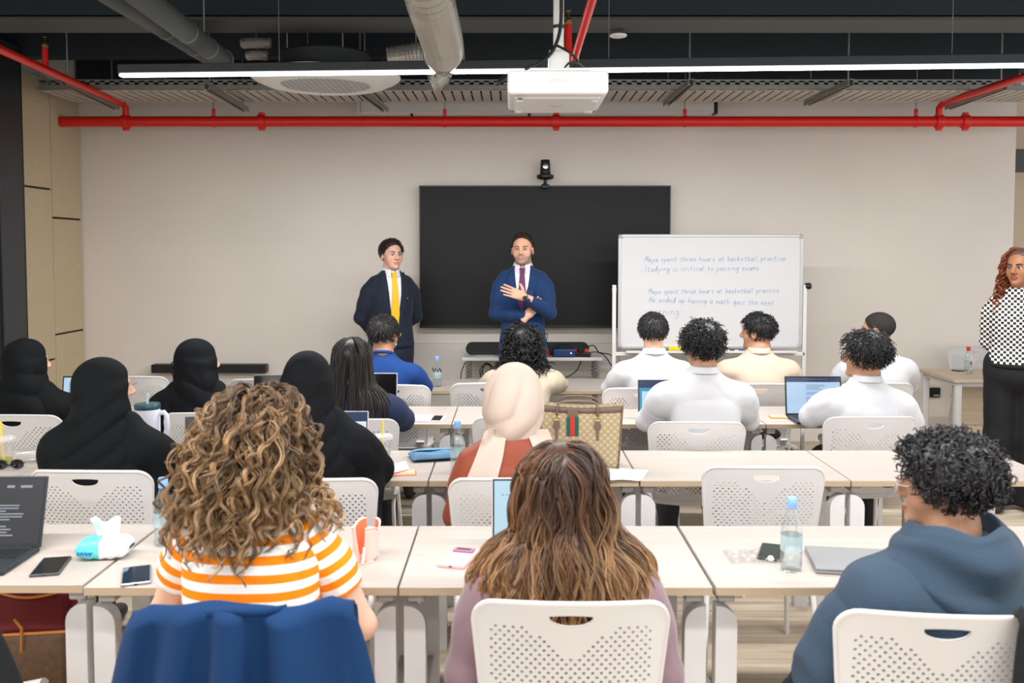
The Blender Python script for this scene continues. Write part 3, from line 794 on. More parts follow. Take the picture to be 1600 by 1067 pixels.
def handwriting(text, px0, px1, py0, py1, rnd):
    a, b = at(px0, py0, BD - 0.011), at(px1, py1, BD - 0.011)
    wid = lambda c: 0.75 if c in 'il.,' else (0.95 if c == ' ' else (1.35 if c in 'mM' else 1.18))
    n = sum(wid(c) for c in text); sx = (b.x - a.x) / n; xh = sx * 0.98; m = MB(); x = 0.0
    for c in text + ' ':
        wd = wid(c)
        if c == ' ':
            if m.v: m.build('handwritten_word', INK, bd, fix=False)
            m = MB()
        f = x / n; bz = a.z + (b.z - a.z) * f + rnd.uniform(-.08, .08) * xh
        for st in STROKES.get(c, []):
            P = spline2([(p[0] * (wd / 1.18) + rnd.uniform(-.05, .05), p[1] + rnd.uniform(-.07, .07)) for p in st])
            W = [(a.x - wbx + (x + p[0] + 0.16 * p[1]) * sx, -0.0102, bz + p[1] * xh) for p in P]
            hw = 0.0015
            for i in range(len(W) - 1):
                dx, dz = W[i + 1][0] - W[i][0], W[i + 1][2] - W[i][2]; L = math.hypot(dx, dz) or 1
                nx_, nz_ = -dz / L * hw, dx / L * hw
                m.add([(W[i][0] - nx_, W[i][1], W[i][2] - nz_), (W[i + 1][0] - nx_, W[i + 1][1], W[i + 1][2] - nz_), (W[i + 1][0] + nx_, W[i + 1][1], W[i + 1][2] + nz_), (W[i][0] + nx_, W[i][1], W[i][2] + nz_)], [(0, 1, 2, 3)])
        x += wd
rr = random.Random(5)
handwriting('Maya spent three hours at basketball practice.', 1007, 1231, 409, 407, rr)
handwriting('Studying is critical to passing exams.', 1006, 1190, 424, 422, rr)
handwriting('Maya spent three hours at basketball practice.', 1013, 1221, 459, 457, rr)
handwriting('He ended up having a math quiz the next', 1014, 1210, 472, 477, rr)
handwriting('morning,', 1013, 1066, 491, 492, rr)

# ------------------------------------------------------------------ media table under the screen
MT = 7.72
a, b = at(722, 561, MT), at(942, 561, MT)
t = empty('media_table', ((a.x + b.x) / 2, MT + 0.16, 0), 0, 'white trolley table with a lower shelf under the television', 'table')
w = b.x - a.x; mz = a.z
MB().box((0, 0, mz), (w, 0.34, 0.028), 0.004).build('table_top', M_white, t)
MB().box((0, 0, mz - 0.20), (w - 0.04, 0.32, 0.022), 0.004).build('shelf', M_white, t)
for sx in (-1, 1):
    for sy in (-1, 1):
        x = sx * (w / 2 - 0.05); y = sy * 0.13
        MB().tube([(x, y, 0.0), (x, y, mz - 0.01)], 0.016, 10).build('leg', mat('chrome', srgb(190, 190, 192), 0.2, 0.9), t, True)
        m = MB()
        for k in range(5): m.lathe([(0.016, 0), (0.024, 0.004), (0.024, 0.014), (0.016, 0.018)], 10, (x, y, mz - 0.05 - k * 0.03))
        m.build('height_collar', M_galv, t, True)
zt = mz + 0.014
a, b = at(727, 547, MT + 0.1), at(922, 547, MT + 0.1)
o = empty('soundbar', ((a.x + b.x) / 2, MT + 0.22, zt), 0, 'dark rounded soundbar on the white media table', 'speaker')
w = b.x - a.x
def stadium(w, h, n=10):
    r = h / 2
    return [(w / 2 - r + r * math.sin(a_), r - r * math.cos(a_)) for a_ in [PI * k / n for k in range(n + 1)]] + [(-w / 2 + r - r * math.sin(a_), r + r * math.cos(a_)) for a_ in [PI * k / n for k in range(n + 1)]]
MB().prism([(x, z + 0.004) for x, z in stadium(w, 0.10)], -0.05, 0.05).build('grille_body', mat('dark_speaker_cloth', srgb(40, 46, 46), 0.85, bump=(400, 0.3)), o)
for sx in (-1, 1): MB().box((sx * w * 0.35, 0, 0.003), (0.12, 0.06, 0.006), 0.001).build('foot', M_black, o)
q = at(881, 552, MT + 0.03)
o = empty('blue_adapter_box', (q.x, MT + 0.05, zt), 0.05, 'small dark blue box on the media table', 'device')
MB().box((0, 0, 0.034), (0.185, 0.11, 0.066), 0.008).build('case', mat('navy_case', srgb(24, 58, 110), 0.4), o)
MB().lathe([(0, 0), (0.006, 0), (0.006, 0.003), (0, 0.003)], 8, (0.055, -0.058, 0.036), 'y', cap=False).build('status_light', mat('white_led', (1, 1, 1), 0.4, emit=((1, 1, 1), 1.5)), o)
q = at(908, 551, MT)
o = empty('power_strip', (q.x, MT + 0.05, zt), -0.2, 'black and red power strip with plugs on the media table', 'power strip')
MB().box((0, 0, 0.02), (0.17, 0.06, 0.04), 0.008).build('strip_body', M_black, o)
for k, xx in enumerate((-0.05, 0.0, 0.05)): MB().box((xx, 0.0, 0.052), (0.034, 0.04, 0.035 + 0.012 * (k % 2)), 0.006).build('plug', mat('red_plug', srgb(200, 52, 36), 0.4) if k != 1 else M_black, o)
q = at(855, 556, MT - 0.02)
o = empty('red_plug', (q.x, MT + 0.03, zt), 0, 'small red plug left of the blue adapter box', 'plug')
MB().lathe([(0, 0), (0.018, 0.0), (0.02, 0.01), (0.018, 0.05), (0.008, 0.055), (0.008, 0.075)], 12).build('shell', MATS['red_plug'], o, True)
MB().tube([(0, 0, 0.075), (0.02, 0.01, 0.10), (0.06, 0.03, 0.08)], 0.004, 6).build('lead', M_black, o, True)
q = at(763, 556, MT)
MB().box((0, 0, 0.001), (0.16, 0.22, 0.0015)).build('paper_sheet', mat('paper', srgb(236, 235, 232), 0.7), loc=(q.x - 0.03, MT + 0.1, zt), rot=(0, 0, 0.1))
tag(bpy.data.objects['paper_sheet'], 'white paper sheet on the media table before the soundbar', 'paper')
def cable(name, pts, r, label, m=M_black):
    P = [Vector(p) for p in pts]; Q = []
    for i in range(len(P) - 1):
        p0, p1, p2, p3 = P[max(i - 1, 0)], P[i], P[i + 1], P[min(i + 2, len(P) - 1)]
        for j in range(6):
            u = j / 6
            Q.append(0.5 * ((2 * p1) + (p2 - p0) * u + (2 * p0 - 5 * p1 + 4 * p2 - p3) * u * u + (3 * p1 - p0 - 3 * p2 + p3) * u ** 3))
    Q.append(P[-1])
    return tag(MB().tube(Q, r, 6).build(name, m, None, True, angle=180), label, 'cable')
cable('cable', [at(905, 553, MT), at(915, 543, MT + 0.02), at(928, 540, MT), at(935, 550, MT), at(945, 556, MT - 0.05), at(958, 575, MT - 0.02)], 0.005, 'black cable looping over the right end of the media table')
cable('cable', [at(910, 555, MT), at(925, 550, MT + 0.02), at(943, 552, MT), at(957, 558, MT + 0.02), at(962, 590, MT)], 0.0045, 'black cable running from the power strip behind the whiteboard post')
cable('cable', [at(868, 545, MT + .1), at(876, 538, MT + 0.05), at(890, 540, MT + .02), at(903, 548, MT)], 0.004, 'thin black cable arching over the blue adapter box')
cable('cable', [at(908, 564, MT + 0.1), at(900, 580, MT + .1), at(880, 592, MT + .1), at(868, 598, MT + .1)], 0.005, 'black cable hanging below the media table')
pts = []
for k in range(40):
    a_ = k * 0.75; c_ = at(761, 582, MT + 0.12)
    pts.append((c_.x + (0.05 + 0.015 * math.sin(k)) * math.cos(a_), c_.y + 0.012 * math.sin(k * 1.3), c_.z + (0.075 + 0.01 * math.cos(k * 2)) * math.sin(a_)))
cable('cable_coil', pts, 0.0042, 'coil of black cable hanging under the media table')
cable('cable', [at(727, 566, MT + .02), at(722, 578, MT), at(720, 590, MT + .02), at(722, 615, MT + .05)], 0.004, 'black cable hanging at the left end of the media table')

# long low soundbar on the wall at left
a, b = at(237, 576, 8.08), at(416, 576, 8.08)
o = empty('wall_soundbar', ((a.x + b.x) / 2, 8.11, a.z), 0, 'long black soundbar mounted low on the wall at left', 'speaker')
w = b.x - a.x
MB().box((0, 0, 0), (w, 0.10, 0.075), 0.008).build('bar_case', M_black, o)
MB().box((0, -0.052, 0), (w - 0.1, 0.004, 0.058), 0.001).build('grille', mat('dark_grille', srgb(30, 31, 33), 0.8), o)
MB().box((0, 0.06, -0.02), (w * 0.6, 0.03, 0.03), 0.003).build('wall_mount', M_black, o)
pts = [(at(272, 570, 8.0) + Vector((0.03 * math.cos(k * 0.9), 0.01 * math.sin(k), 0.06 * math.sin(k * 0.9) - 0.03))) for k in range(22)]
cable('cable_coil', pts, 0.004, 'small coil of black cable in front of the low wall soundbar')

# ------------------------------------------------------------------ projector screen case and projector
a, b = at(557, 166, 8.0), at(1122, 166, 8.0)
t = empty('projection_screen_case', ((a.x + b.x) / 2, 8.06, a.z), 0, 'long white retracted projection screen case above the red pipe', 'screen case')
w = b.x - a.x
MB().box((0, 0, 0), (w - 0.06, 0.12, 0.115), 0.012).build('case', mat('case_white', srgb(222, 218, 212), 0.45), t)
for s in (-1, 1): MB().box((s * (w / 2 - 0.015), 0, 0), (0.03, 0.13, 0.13), 0.012).build('end_cap', M_black if s > 0 else MATS['case_white'], t)
MB().box((0, -0.02, -0.062), (w - 0.1, 0.03, 0.012), 0.003).build('weight_bar', MATS['case_white'], t)
MB().box((0, -0.062, 0.045), (w - 0.08, 0.004, 0.014)).build('seam_strip', M_black, t)
for sx in (-.8, .8): MB().box((sx * w / 2, .1, .03), (.05, .09, .05), .004).build('wall_bracket', M_white, t)
for px in (643, 827): MB().box((at(px, 178, 8.0).x - (a.x + b.x) / 2, -0.03, -0.078), (0.022, 0.03, 0.05), 0.004).build('pull_clip', M_black, t)

PD = 3.32
a, b = at(793, 108, PD), at(951, 147, PD)
t = empty('projector', ((a.x + b.x) / 2, PD, b.z), 0, 'white projector hanging from a ceiling pole', 'projector')
w = b.x - a.x; h = a.z - b.z; D = 0.40
M_pj = mat('projector_white', srgb(216, 214, 212), 0.4)
def pj(u, v):
    pass
m = MB(); m.box((0, D / 2, h / 2), (w, D, h), 0.016, seg=4); m.build('case', M_pj, t, True)
MB().box((0, D / 2 + 0.012, -0.004), (w - 0.05, D - 0.06, 0.012), 0.005).build('bottom_cover', M_pj, t)
MB().box((-w / 2 + 0.045, 0.035, -0.011), (0.018, 0.012, 0.004), 0.001).build('sensor_window', M_black, t)
MB().box((0.0, 0.20, -0.011), (0.05, 0.004, 0.002)).build('bottom_seam', mat('pale_grey_print', srgb(170, 170, 168), 0.6), t)
for sx, sy in ((-1, 0.08), (1, 0.08), (-1, 0.34), (1, 0.34)): MB().lathe([(0.012, -0.016), (0.013, -0.012), (0.013, -0.004)], 12, (sx * (w / 2 - 0.045), sy, 0)).build('foot', M_pj, t, True)
cu = bpy.data.curves.new('lettering', 'FONT'); cu.body = 'EPSON'; cu.size = 0.021; cu.extrude = 0.0003; cu.align_x = 'CENTER'
lo = bpy.data.objects.new('lettering', cu); COL.objects.link(lo); dg = bpy.context.evaluated_depsgraph_get()
me = bpy.data.meshes.new_from_object(lo.evaluated_get(dg)); bpy.data.objects.remove(lo)
me.materials.clear(); me.materials.append(MATS['pale_grey_print'])
link('lettering', me, t, (0.0, -0.0006, h * 0.45), (PI / 2, 0, 0))
px_ = at(873, 98, 3.5).x - t.location.x
m = MB(); m.box((px_, 0.2, h + 0.05), (0.075, 0.10, 0.10), 0.006); m.box((px_, 0.2, h + 0.012), (0.22, 0.26, 0.014), 0.004)
m.build('mount_bracket', M_white, t)
MB().tube([(px_, 0.2, h + 0.08), (px_, 0.2, 3.6 - b.z)], 0.020, 14).build('ceiling_pole', M_white, t, True)
def cb(pts, r, nm='power_lead'):
    base = t.location; P = [Vector(p) - base for p in pts]; Q = []
    for i in range(len(P) - 1):
        p0, p1, p2, p3 = P[max(i - 1, 0)], P[i], P[i + 1], P[min(i + 2, len(P) - 1)]
        for j in range(6):
            u = j / 6; Q.append(0.5 * ((2 * p1) + (p2 - p0) * u + (2 * p0 - 5 * p1 + 4 * p2 - p3) * u * u + (3 * p1 - p0 - 3 * p2 + p3) * u ** 3))
    Q.append(P[-1]); MB().tube(Q, r, 6).build(nm, M_black, t, True, angle=180)
cb([at(877, -20, 3.48), at(876, 40, 3.47), at(866, 75, 3.45), at(845, 98, 3.42), at(820, 108, 3.4)], 0.007)
cb([at(868, 70, 3.46), at(890, 82, 3.4), at(902, 95, 3.42), at(895, 104, 3.45)], 0.005)
cb([at(882, 106, 3.4), at(890, 98, 3.36), at(902, 98, 3.38), at(912, 106, 3.45)], 0.004)
cb([at(792, 118, 3.42), at(784, 124, 3.4), at(777, 131, 3.38)], 0.008, 'video_plug')
MB().lathe([(0.021, 0), (0.0235, 0), (0.0235, 0.012), (0.021, 0.012)], 14, (px_, 0.2, at(873, 43, 3.5).z - b.z)).build('cable_tie', M_black, t, True)
# ------------------------------------------------------------------ implicit-surface modelling for people and cloth
def axis_coords(lo, hi, h, fine=None, hf=None):
    if fine is None: return np.linspace(lo, hi, max(3, int(math.ceil((hi - lo) / h)) + 1))
    a, b = max(lo, fine[0]), min(hi, fine[1]); out = []
    if a - lo > h * 0.5: out.append(np.linspace(lo, a, max(2, int((a - lo) / h) + 2))[:-1])
    out.append(np.linspace(a, b, max(3, int((b - a) / hf) + 1)))
    if hi - b > h * 0.5: out.append(np.linspace(b, hi, max(2, int((hi - b) / h) + 2))[1:])
    return np.concatenate(out)
class SDF:
    def __init__(s, lo, hi, h, fine=None, hf=None):
        s.c = [axis_coords(lo[i], hi[i], h, None if fine is None else (fine[0][i], fine[1][i]), hf) for i in range(3)]
        s.F = np.full([len(c) for c in s.c], 5.0, np.float32)
    def sl(s, lo, hi):
        r = []
        for i in range(3):
            a = int(np.searchsorted(s.c[i], lo[i])); b = int(np.searchsorted(s.c[i], hi[i]))
            r.append(slice(max(a - 1, 0), min(b + 1, len(s.c[i]))))
        return tuple(r)
    def xyz(s, sl):
        return (s.c[0][sl[0]][:, None, None].astype(np.float32), s.c[1][sl[1]][None, :, None].astype(np.float32), s.c[2][sl[2]][None, None, :].astype(np.float32))
    def put(s, sl, D, k=0.02, op='u'):
        A = s.F[sl]
        if A.size == 0: return s
        if op == 'u':
            h = np.clip(0.5 + 0.5 * (A - D) / k, 0, 1); s.F[sl] = A * (1 - h) + D * h - k * h * (1 - h)
        else:                                                           # carve
            h = np.clip(0.5 - 0.5 * (A + D) / k, 0, 1); s.F[sl] = A * (1 - h) - D * h + k * h * (1 - h)
        return s
    def ell(s, c, r, k=0.02, R=None, op='u', M=None):
        """ellipsoid; R 3x3 (local->here) ; M = head frame (4x4)"""
        c = np.array(c, float); r = np.array(r, float)
        if M is not None:
            Rm = np.array(M.to_3x3()); sc = np.linalg.norm(Rm[:, 0]); c = np.array(M @ Vector(c)); r = r * sc
            R = Rm / sc if R is None else (Rm / sc) @ np.array(R)
        e = r.max() + k + 0.02
        sl = s.sl(c - e, c + e); X, Y, Z = s.xyz(sl); X = X - c[0]; Y = Y - c[1]; Z = Z - c[2]
        if R is not None:
            R = np.array(R); a = R[0, 0] * X + R[1, 0] * Y + R[2, 0] * Z; b = R[0, 1] * X + R[1, 1] * Y + R[2, 1] * Z; d = R[0, 2] * X + R[1, 2] * Y + R[2, 2] * Z
        else: a, b, d = X, Y, Z
        k0 = np.sqrt((a / r[0]) ** 2 + (b / r[1]) ** 2 + (d / r[2]) ** 2); k1 = np.sqrt((a / r[0] ** 2) ** 2 + (b / r[1] ** 2) ** 2 + (d / r[2] ** 2) ** 2) + 1e-6
        return s.put(sl, k0 * (k0 - 1) / k1, k, op)
    def cap(s, a, b, ra, rb, k=0.02, op='u', M=None):
        if M is not None:
            sc = M.to_3x3().col[0].length; a = M @ Vector(a); b = M @ Vector(b); ra *= sc; rb *= sc
        a = np.array(a, float); b = np.array(b, float); e = max(ra, rb) + k + 0.02
        sl = s.sl(np.minimum(a, b) - e, np.maximum(a, b) + e); X, Y, Z = s.xyz(sl)
        w = b - a; L2 = float(w @ w) + 1e-9
        t = np.clip(((X - a[0]) * w[0] + (Y - a[1]) * w[1] + (Z - a[2]) * w[2]) / L2, 0, 1)
        D = np.sqrt((X - a[0] - t * w[0]) ** 2 + (Y - a[1] - t * w[1]) ** 2 + (Z - a[2] - t * w[2]) ** 2) - (ra + (rb - ra) * t)
        return s.put(sl, D, k, op)
    def chain(s, pts, rs, k=0.015, op='u', M=None):
        for i in range(len(pts) - 1): s.cap(pts[i], pts[i + 1], rs[i], rs[i + 1], k, op, M)
        return s
    def loft(s, prof, k=0.02, p=2.4):
        """prof rows: z, cx, cy, rx, ry"""
        pr = np.array(prof, float); z0, z1 = pr[0, 0], pr[-1, 0]
        e = pr[:, 3:5].max() + 0.06
        sl = s.sl((pr[:, 1].min() - e, pr[:, 2].min() - e, z0 - 0.02), (pr[:, 1].max() + e, pr[:, 2].max() + e, z1 + 0.02))
        X, Y, Z = s.xyz(sl); zz = s.c[2][sl[2]]
        zi = np.linspace(z0, z1, 80); cols = []
        for j in range(1, 5):
            v = np.interp(zi, pr[:, 0], pr[:, j])
            for _ in range(5): v[1:-1] = (v[:-2] + 2 * v[1:-1] + v[2:]) / 4
            cols.append(np.interp(zz, zi, v)[None, None, :].astype(np.float32))
        cx, cy, rx, ry = cols
        D = ((np.abs(X - cx) / rx) ** p + (np.abs(Y - cy) / ry) ** p) ** (1 / p)
        D = (D - 1) * np.minimum(rx, ry)
        D = np.maximum(D, np.maximum(z0 - Z, Z - z1))
        return s.put(sl, D, k)
    def half(s, n, c, M=None, lo=None, hi=None):
        """keep n.p <= c (in head frame M when given)"""
        n = np.array(n, float); n /= np.linalg.norm(n)
        if M is not None:
            Rm = np.array(M.to_3x3()); sc = np.linalg.norm(Rm[:, 0]); nw = Rm @ n / sc; o = np.array(M.translation); c = c * sc + nw @ o; n = nw
        sl = s.sl(lo, hi) if lo is not None else (slice(None),) * 3
        X, Y, Z = s.xyz(sl)
        s.F[sl] = np.maximum(s.F[sl], n[0] * X + n[1] * Y + n[2] * Z - c); return s
    def mesh(s):
        F = s.F.copy(); F[0] = F[-1] = 1; F[:, 0] = F[:, -1] = 1; F[:, :, 0] = F[:, :, -1] = 1
        F = np.clip(F, -0.2, 0.2); F[F == 0] = 1e-6
        ins = F < 0; n = [k - 1 for k in F.shape]
        cnt = np.zeros(n, np.uint8)
        for i in (0, 1):
            for j in (0, 1):
                for k in (0, 1): cnt += ins[i:i + n[0], j:j + n[1], k:k + n[2]]
        act = (cnt > 0) & (cnt < 8); idx = np.full(n, -1, np.int64); A = np.argwhere(act); idx[act] = np.arange(len(A))
        P = np.zeros((len(A), 3)); W = np.zeros(len(A)); cc = s.c
        corners = [(i, j, k) for i in (0, 1) for j in (0, 1) for k in (0, 1)]
        fv = {c_: F[A[:, 0] + c_[0], A[:, 1] + c_[1], A[:, 2] + c_[2]] for c_ in corners}
        for c1 in corners:
            for ax in range(3):
                if c1[ax]: continue
                c2 = list(c1); c2[ax] = 1; c2 = tuple(c2)
                f1, f2 = fv[c1], fv[c2]; m = (f1 < 0) != (f2 < 0)
                t = np.where(m, f1 / np.where(m, f1 - f2, 1), 0)
                for d in range(3):
                    x1 = cc[d][A[:, d] + c1[d]]; x2 = cc[d][A[:, d] + c2[d]]
                    P[:, d] += np.where(m, x1 + (x2 - x1) * t, 0)
                W += m
        P /= W[:, None]
        Q = []
        for ax in range(3):
            o1, o2 = [(1, 2), (2, 0), (0, 1)][ax]
            lo = [slice(None)] * 3; hi = [slice(None)] * 3; lo[ax] = slice(0, -1); hi[ax] = slice(1, None)
            E = np.argwhere(ins[tuple(lo)] != ins[tuple(hi)])
            ok = (E[:, o1] > 0) & (E[:, o2] > 0) & (E[:, o1] < n[o1]) & (E[:, o2] < n[o2]); E = E[ok]
            if len(E) == 0: continue
            def cell(a, b):
                e = E.copy(); e[:, o1] -= a; e[:, o2] -= b; return idx[e[:, 0], e[:, 1], e[:, 2]]
            q = np.stack([cell(0, 0), cell(1, 0), cell(1, 1), cell(0, 1)], 1)
            fl = ins[E[:, 0], E[:, 1], E[:, 2]]
            q[~fl] = q[~fl][:, ::-1]; Q.append(q)
        return P, np.concatenate(Q)
def vnormals(V, Q):
    n = np.zeros_like(V); a = V[Q[:, 2]] - V[Q[:, 0]]; b = V[Q[:, 3]] - V[Q[:, 1]]; f = np.cross(a, b)
    for k in range(4): np.add.at(n, Q[:, k], f)
    return n / (np.linalg.norm(n, axis=1)[:, None] + 1e-12)
def relax(V, Q, it=2, lam=0.5):
    for _ in range(it):
        A = np.zeros_like(V); c = np.zeros(len(V))
        for k in range(4):
            np.add.at(A, Q[:, k], V[Q[:, (k + 1) % 4]] + V[Q[:, k - 1]]); np.add.at(c, Q[:, k], 2)
        V = V + lam * (A / np.maximum(c, 1)[:, None] - V)
    return V
def folds(V, N, amp, lam, seed, stretch=(1, 1, 1), n=6, mask=None):
    """soft drapery: rounded ridges with narrow creases, warped so that no pattern repeats"""
    r = np.random.default_rng(seed); p = V * np.array(stretch); d = np.zeros(len(V)); tot = 0
    warp = np.stack([np.sin(p @ (r.normal(size=3) * 5 / lam * .12) + r.uniform(0, 6)) for _ in range(3)], 1) * lam * .55
    q = p + warp
    for i in range(n):
        k = r.normal(size=3); k[2] *= .6; k /= np.linalg.norm(k); w = 2 * PI / (lam * r.uniform(0.7, 2.0))
        g = np.abs(np.sin(q @ k * w / 2 + r.uniform(0, 6)))
        env = .5 + .5 * np.sin(p @ r.normal(size=3) * 7 + r.uniform(0, 6)); a_ = r.uniform(.5, 1)
        d += a_ * env * (np.sqrt(g) - .72); tot += a_ * .5
    d = d / tot
    if mask is not None: d = d * mask
    return V + N * (amp * 1.3 * d)[:, None]
def sstep(a, b, x):
    t = np.clip((x - a) / (b - a), 0, 1); return t * t * (3 - 2 * t)

def tubes_np(P, R, K=4):
    """P (N,S,3) polylines, R (N,S) radii -> V, Q"""
    N, S, _ = P.shape
    T = np.gradient(P, axis=1); T /= np.linalg.norm(T, axis=2, keepdims=True) + 1e-9
    ref = np.broadcast_to(RNG.normal(size=(N, 1, 3)), P.shape)
    U = np.cross(T, ref); U /= np.linalg.norm(U, axis=2, keepdims=True) + 1e-9
    W = np.cross(T, U)
    a = 2 * PI * np.arange(K) / K
    V = P[:, :, None, :] + R[:, :, None, None] * (np.cos(a)[None, None, :, None] * U[:, :, None, :] + np.sin(a)[None, None, :, None] * W[:, :, None, :])
    V = V.reshape(-1, 3)
    b = (np.arange(N)[:, None] * S + np.arange(S - 1)[None, :])[:, :, None] * K
    k = np.arange(K)[None, None, :]; k2 = (k + 1) % K
    Q = np.stack([b + k, b + k2, b + K + k2, b + K + k], -1).reshape(-1, 4)
    return V, Q

# ------------------------------------------------------------------ heads
def head_frame(c, yaw=0.0, pitch=0.0, roll=0.0, s=1.0):
    return Matrix.Translation(c) @ Matrix.Rotation(yaw, 4, 'Z') @ Matrix.Rotation(pitch, 4, 'X') @ Matrix.Rotation(roll, 4, 'Y') @ Matrix.Scale(s, 4)
def add_head(S, M, face=1.0, jaw=1.0, ears=True):
    k = 0.02
    S.ell((0, -.012, .033), (.076, .097, .083), .02, M=M)
    S.ell((0, .026, -.022), (.064, .066, .085), .03, M=M)
    S.ell((0, .042, -.084), (.043 * jaw, .042, .031), .03, M=M)
    S.ell((0, .076, -.098), (.022 * jaw, .018, .015), .02, M=M)
    for s in (-1, 1):
        S.ell((s * .040, .052, -.032), (.026, .026, .032), .02, M=M)
        if ears:
            R = Matrix.Rotation(-s * .35, 3, 'Z') @ Matrix.Rotation(.18, 3, 'X')
            S.ell((s * .078, -.006, -.010), (.011, .021, .033), .008, R, M=M)
            S.ell((s * .090, -.001, -.006), (.009, .011, .019), .006, R, 'c', M)
    S.ell((0, .076, .020), (.046, .016, .011), .02, M=M)
    S.cap((0, .088, .014), (0, .110, -.026), .0085, .0125, .014, M=M)
    for s in (-1, 1):
        S.ell((s * .0125, .100, -.033), (.008, .010, .007), .008, M=M)
        S.ell((s * .031, .098, .000), (.016, .014, .0095), .010, op='c', M=M)
    if face > 0.5:
        S.ell((0, .093, -.060), (.023, .010, .0055), .006, M=M)
        S.ell((0, .091, -.071), (.019, .010, .0065), .006, M=M)
        S.ell((0, .106, -.0655), (.022, .008, .0018), .003, op='c', M=M)
def head_extras(M, parent, iris=(0.05, 0.03, 0.02), brow=(0.03, 0.02, 0.015), look=0.0):
    """eyes and brows of a face that is in view"""
    e = MB(); w = mat('eye_white', srgb(196, 186, 178), 0.3); ir = mat('iris_%.2f' % iris[0], iris, 0.15)
    for s in (-1, 1):
        c = Vector((s * .031, .0785, -.0005))
        m = MB(); n = 12
        def sph(u, v, r=.0125):
            a, b = u * 2 * PI, (v - .5) * PI
            return M @ (c + Vector((r * math.cos(b) * math.cos(a), r * math.cos(b) * math.sin(a), r * math.sin(b))))
        m.grid(sph, 12, 9, True); ey = m.build('eye', w, parent, True, angle=180)
        m = MB(); d = Vector((look, 1, -.05)).normalized(); x = d.cross(Vector((0, 0, 1))).normalized(); z = x.cross(d)
        q = c + d * .0124
        m.add([M @ (q + (x * math.cos(a) + z * math.sin(a)) * .0066) for a in [2 * PI * k / 12 for k in range(12)]] + [M @ (q + d * .0014)], [(k, (k + 1) % 12, 12) for k in range(12)])
        m.build('iris', ir, ey)
        # upper lid line, dark to paint the lid's shade over the eye
        m = MB(); P = [M @ Vector((s * (.0165 + .029 * t), .0945 - .0110 * t * t - .002, .0035 + .0055 * math.sin(PI * min(t * 1.1, 1)))) for t in [k / 6 for k in range(7)]]
        m.tube(P, .0018, 5).build('upper_lid_shade', mat('lash_lid_shade', (0.05, 0.03, 0.025), 0.6), parent, True)
        P = [M @ Vector((s * (.013 + .036 * t), .0985 - .016 * t * t, .0185 + .006 * math.sin(PI * t * .8))) for t in [k / 7 for k in range(8)]]
        MB().tube(P, [.0020 + .0018 * math.sin(PI * min(1, .25 + t * .75 / 7)) for t in range(8)], 5, flat=1.0).build('eyebrow', mat('brow_%.3f' % brow[0], brow, 0.8), parent, True)

def skin_mesh(S, M, col, lips=None, beard=None, name='body', stub=None):
    V, Q = S.mesh(); V = relax(V, Q, 1, .4)
    C = np.tile(np.array(col), (len(V), 1))
    Mi = np.array(M.inverted()); L = V @ Mi[:3, :3].T + Mi[:3, 3]
    if lips is not None:
        d = ((L[:, 0] / .024) ** 2 + ((L[:, 2] + .0655) / .0115) ** 2); w = (1 - sstep(.6, 1.2, d)) * (L[:, 1] > .07); C += w[:, None] * (np.array(lips) - C)
    cheek = np.exp(-(((np.abs(L[:, 0]) - .042) / .02) ** 2 + ((L[:, 2] + .03) / .022) ** 2)) * (L[:, 1] > .03); C += (cheek * .35)[:, None] * (np.array(col) * np.array([1.05, .78, .72]) - C)
    if beard is not None:
        bc, lo = beard
        w = sstep(-.045, -.062, L[:, 2] + .35 * np.maximum(0, .055 - np.abs(L[:, 0])) * 0) * (L[:, 1] > .0) * (L[:, 2] > -.125)
        side = sstep(.050, .062, np.abs(L[:, 0])) * (L[:, 2] < .0) * (L[:, 2] > -.1) * (L[:, 1] > -.005) * (L[:, 1] < .055)
        mo = (np.exp(-((L[:, 2] + .05) / .008) ** 2) * (np.abs(L[:, 0]) < .032) * (L[:, 1] > .06))
        keep = 1 - (1 - sstep(.7, 1.2, (L[:, 0] / .02) ** 2 + ((L[:, 2] + .0665) / .009) ** 2)) * (L[:, 1] > .07)
        nz = 0.8 + .2 * np.sin(L @ np.array([900, 700, 1100.]))
        w = np.clip(np.maximum(np.maximum(w, side * .9), mo * .9), 0, 1) * lo * nz * keep; C += w[:, None] * (np.array(bc) - C)
    me = np_mesh(name, V, Q, attr_mat('skin', 0.5, sss=0.08, spec=0.35)); set_tint(me, C)
    return me

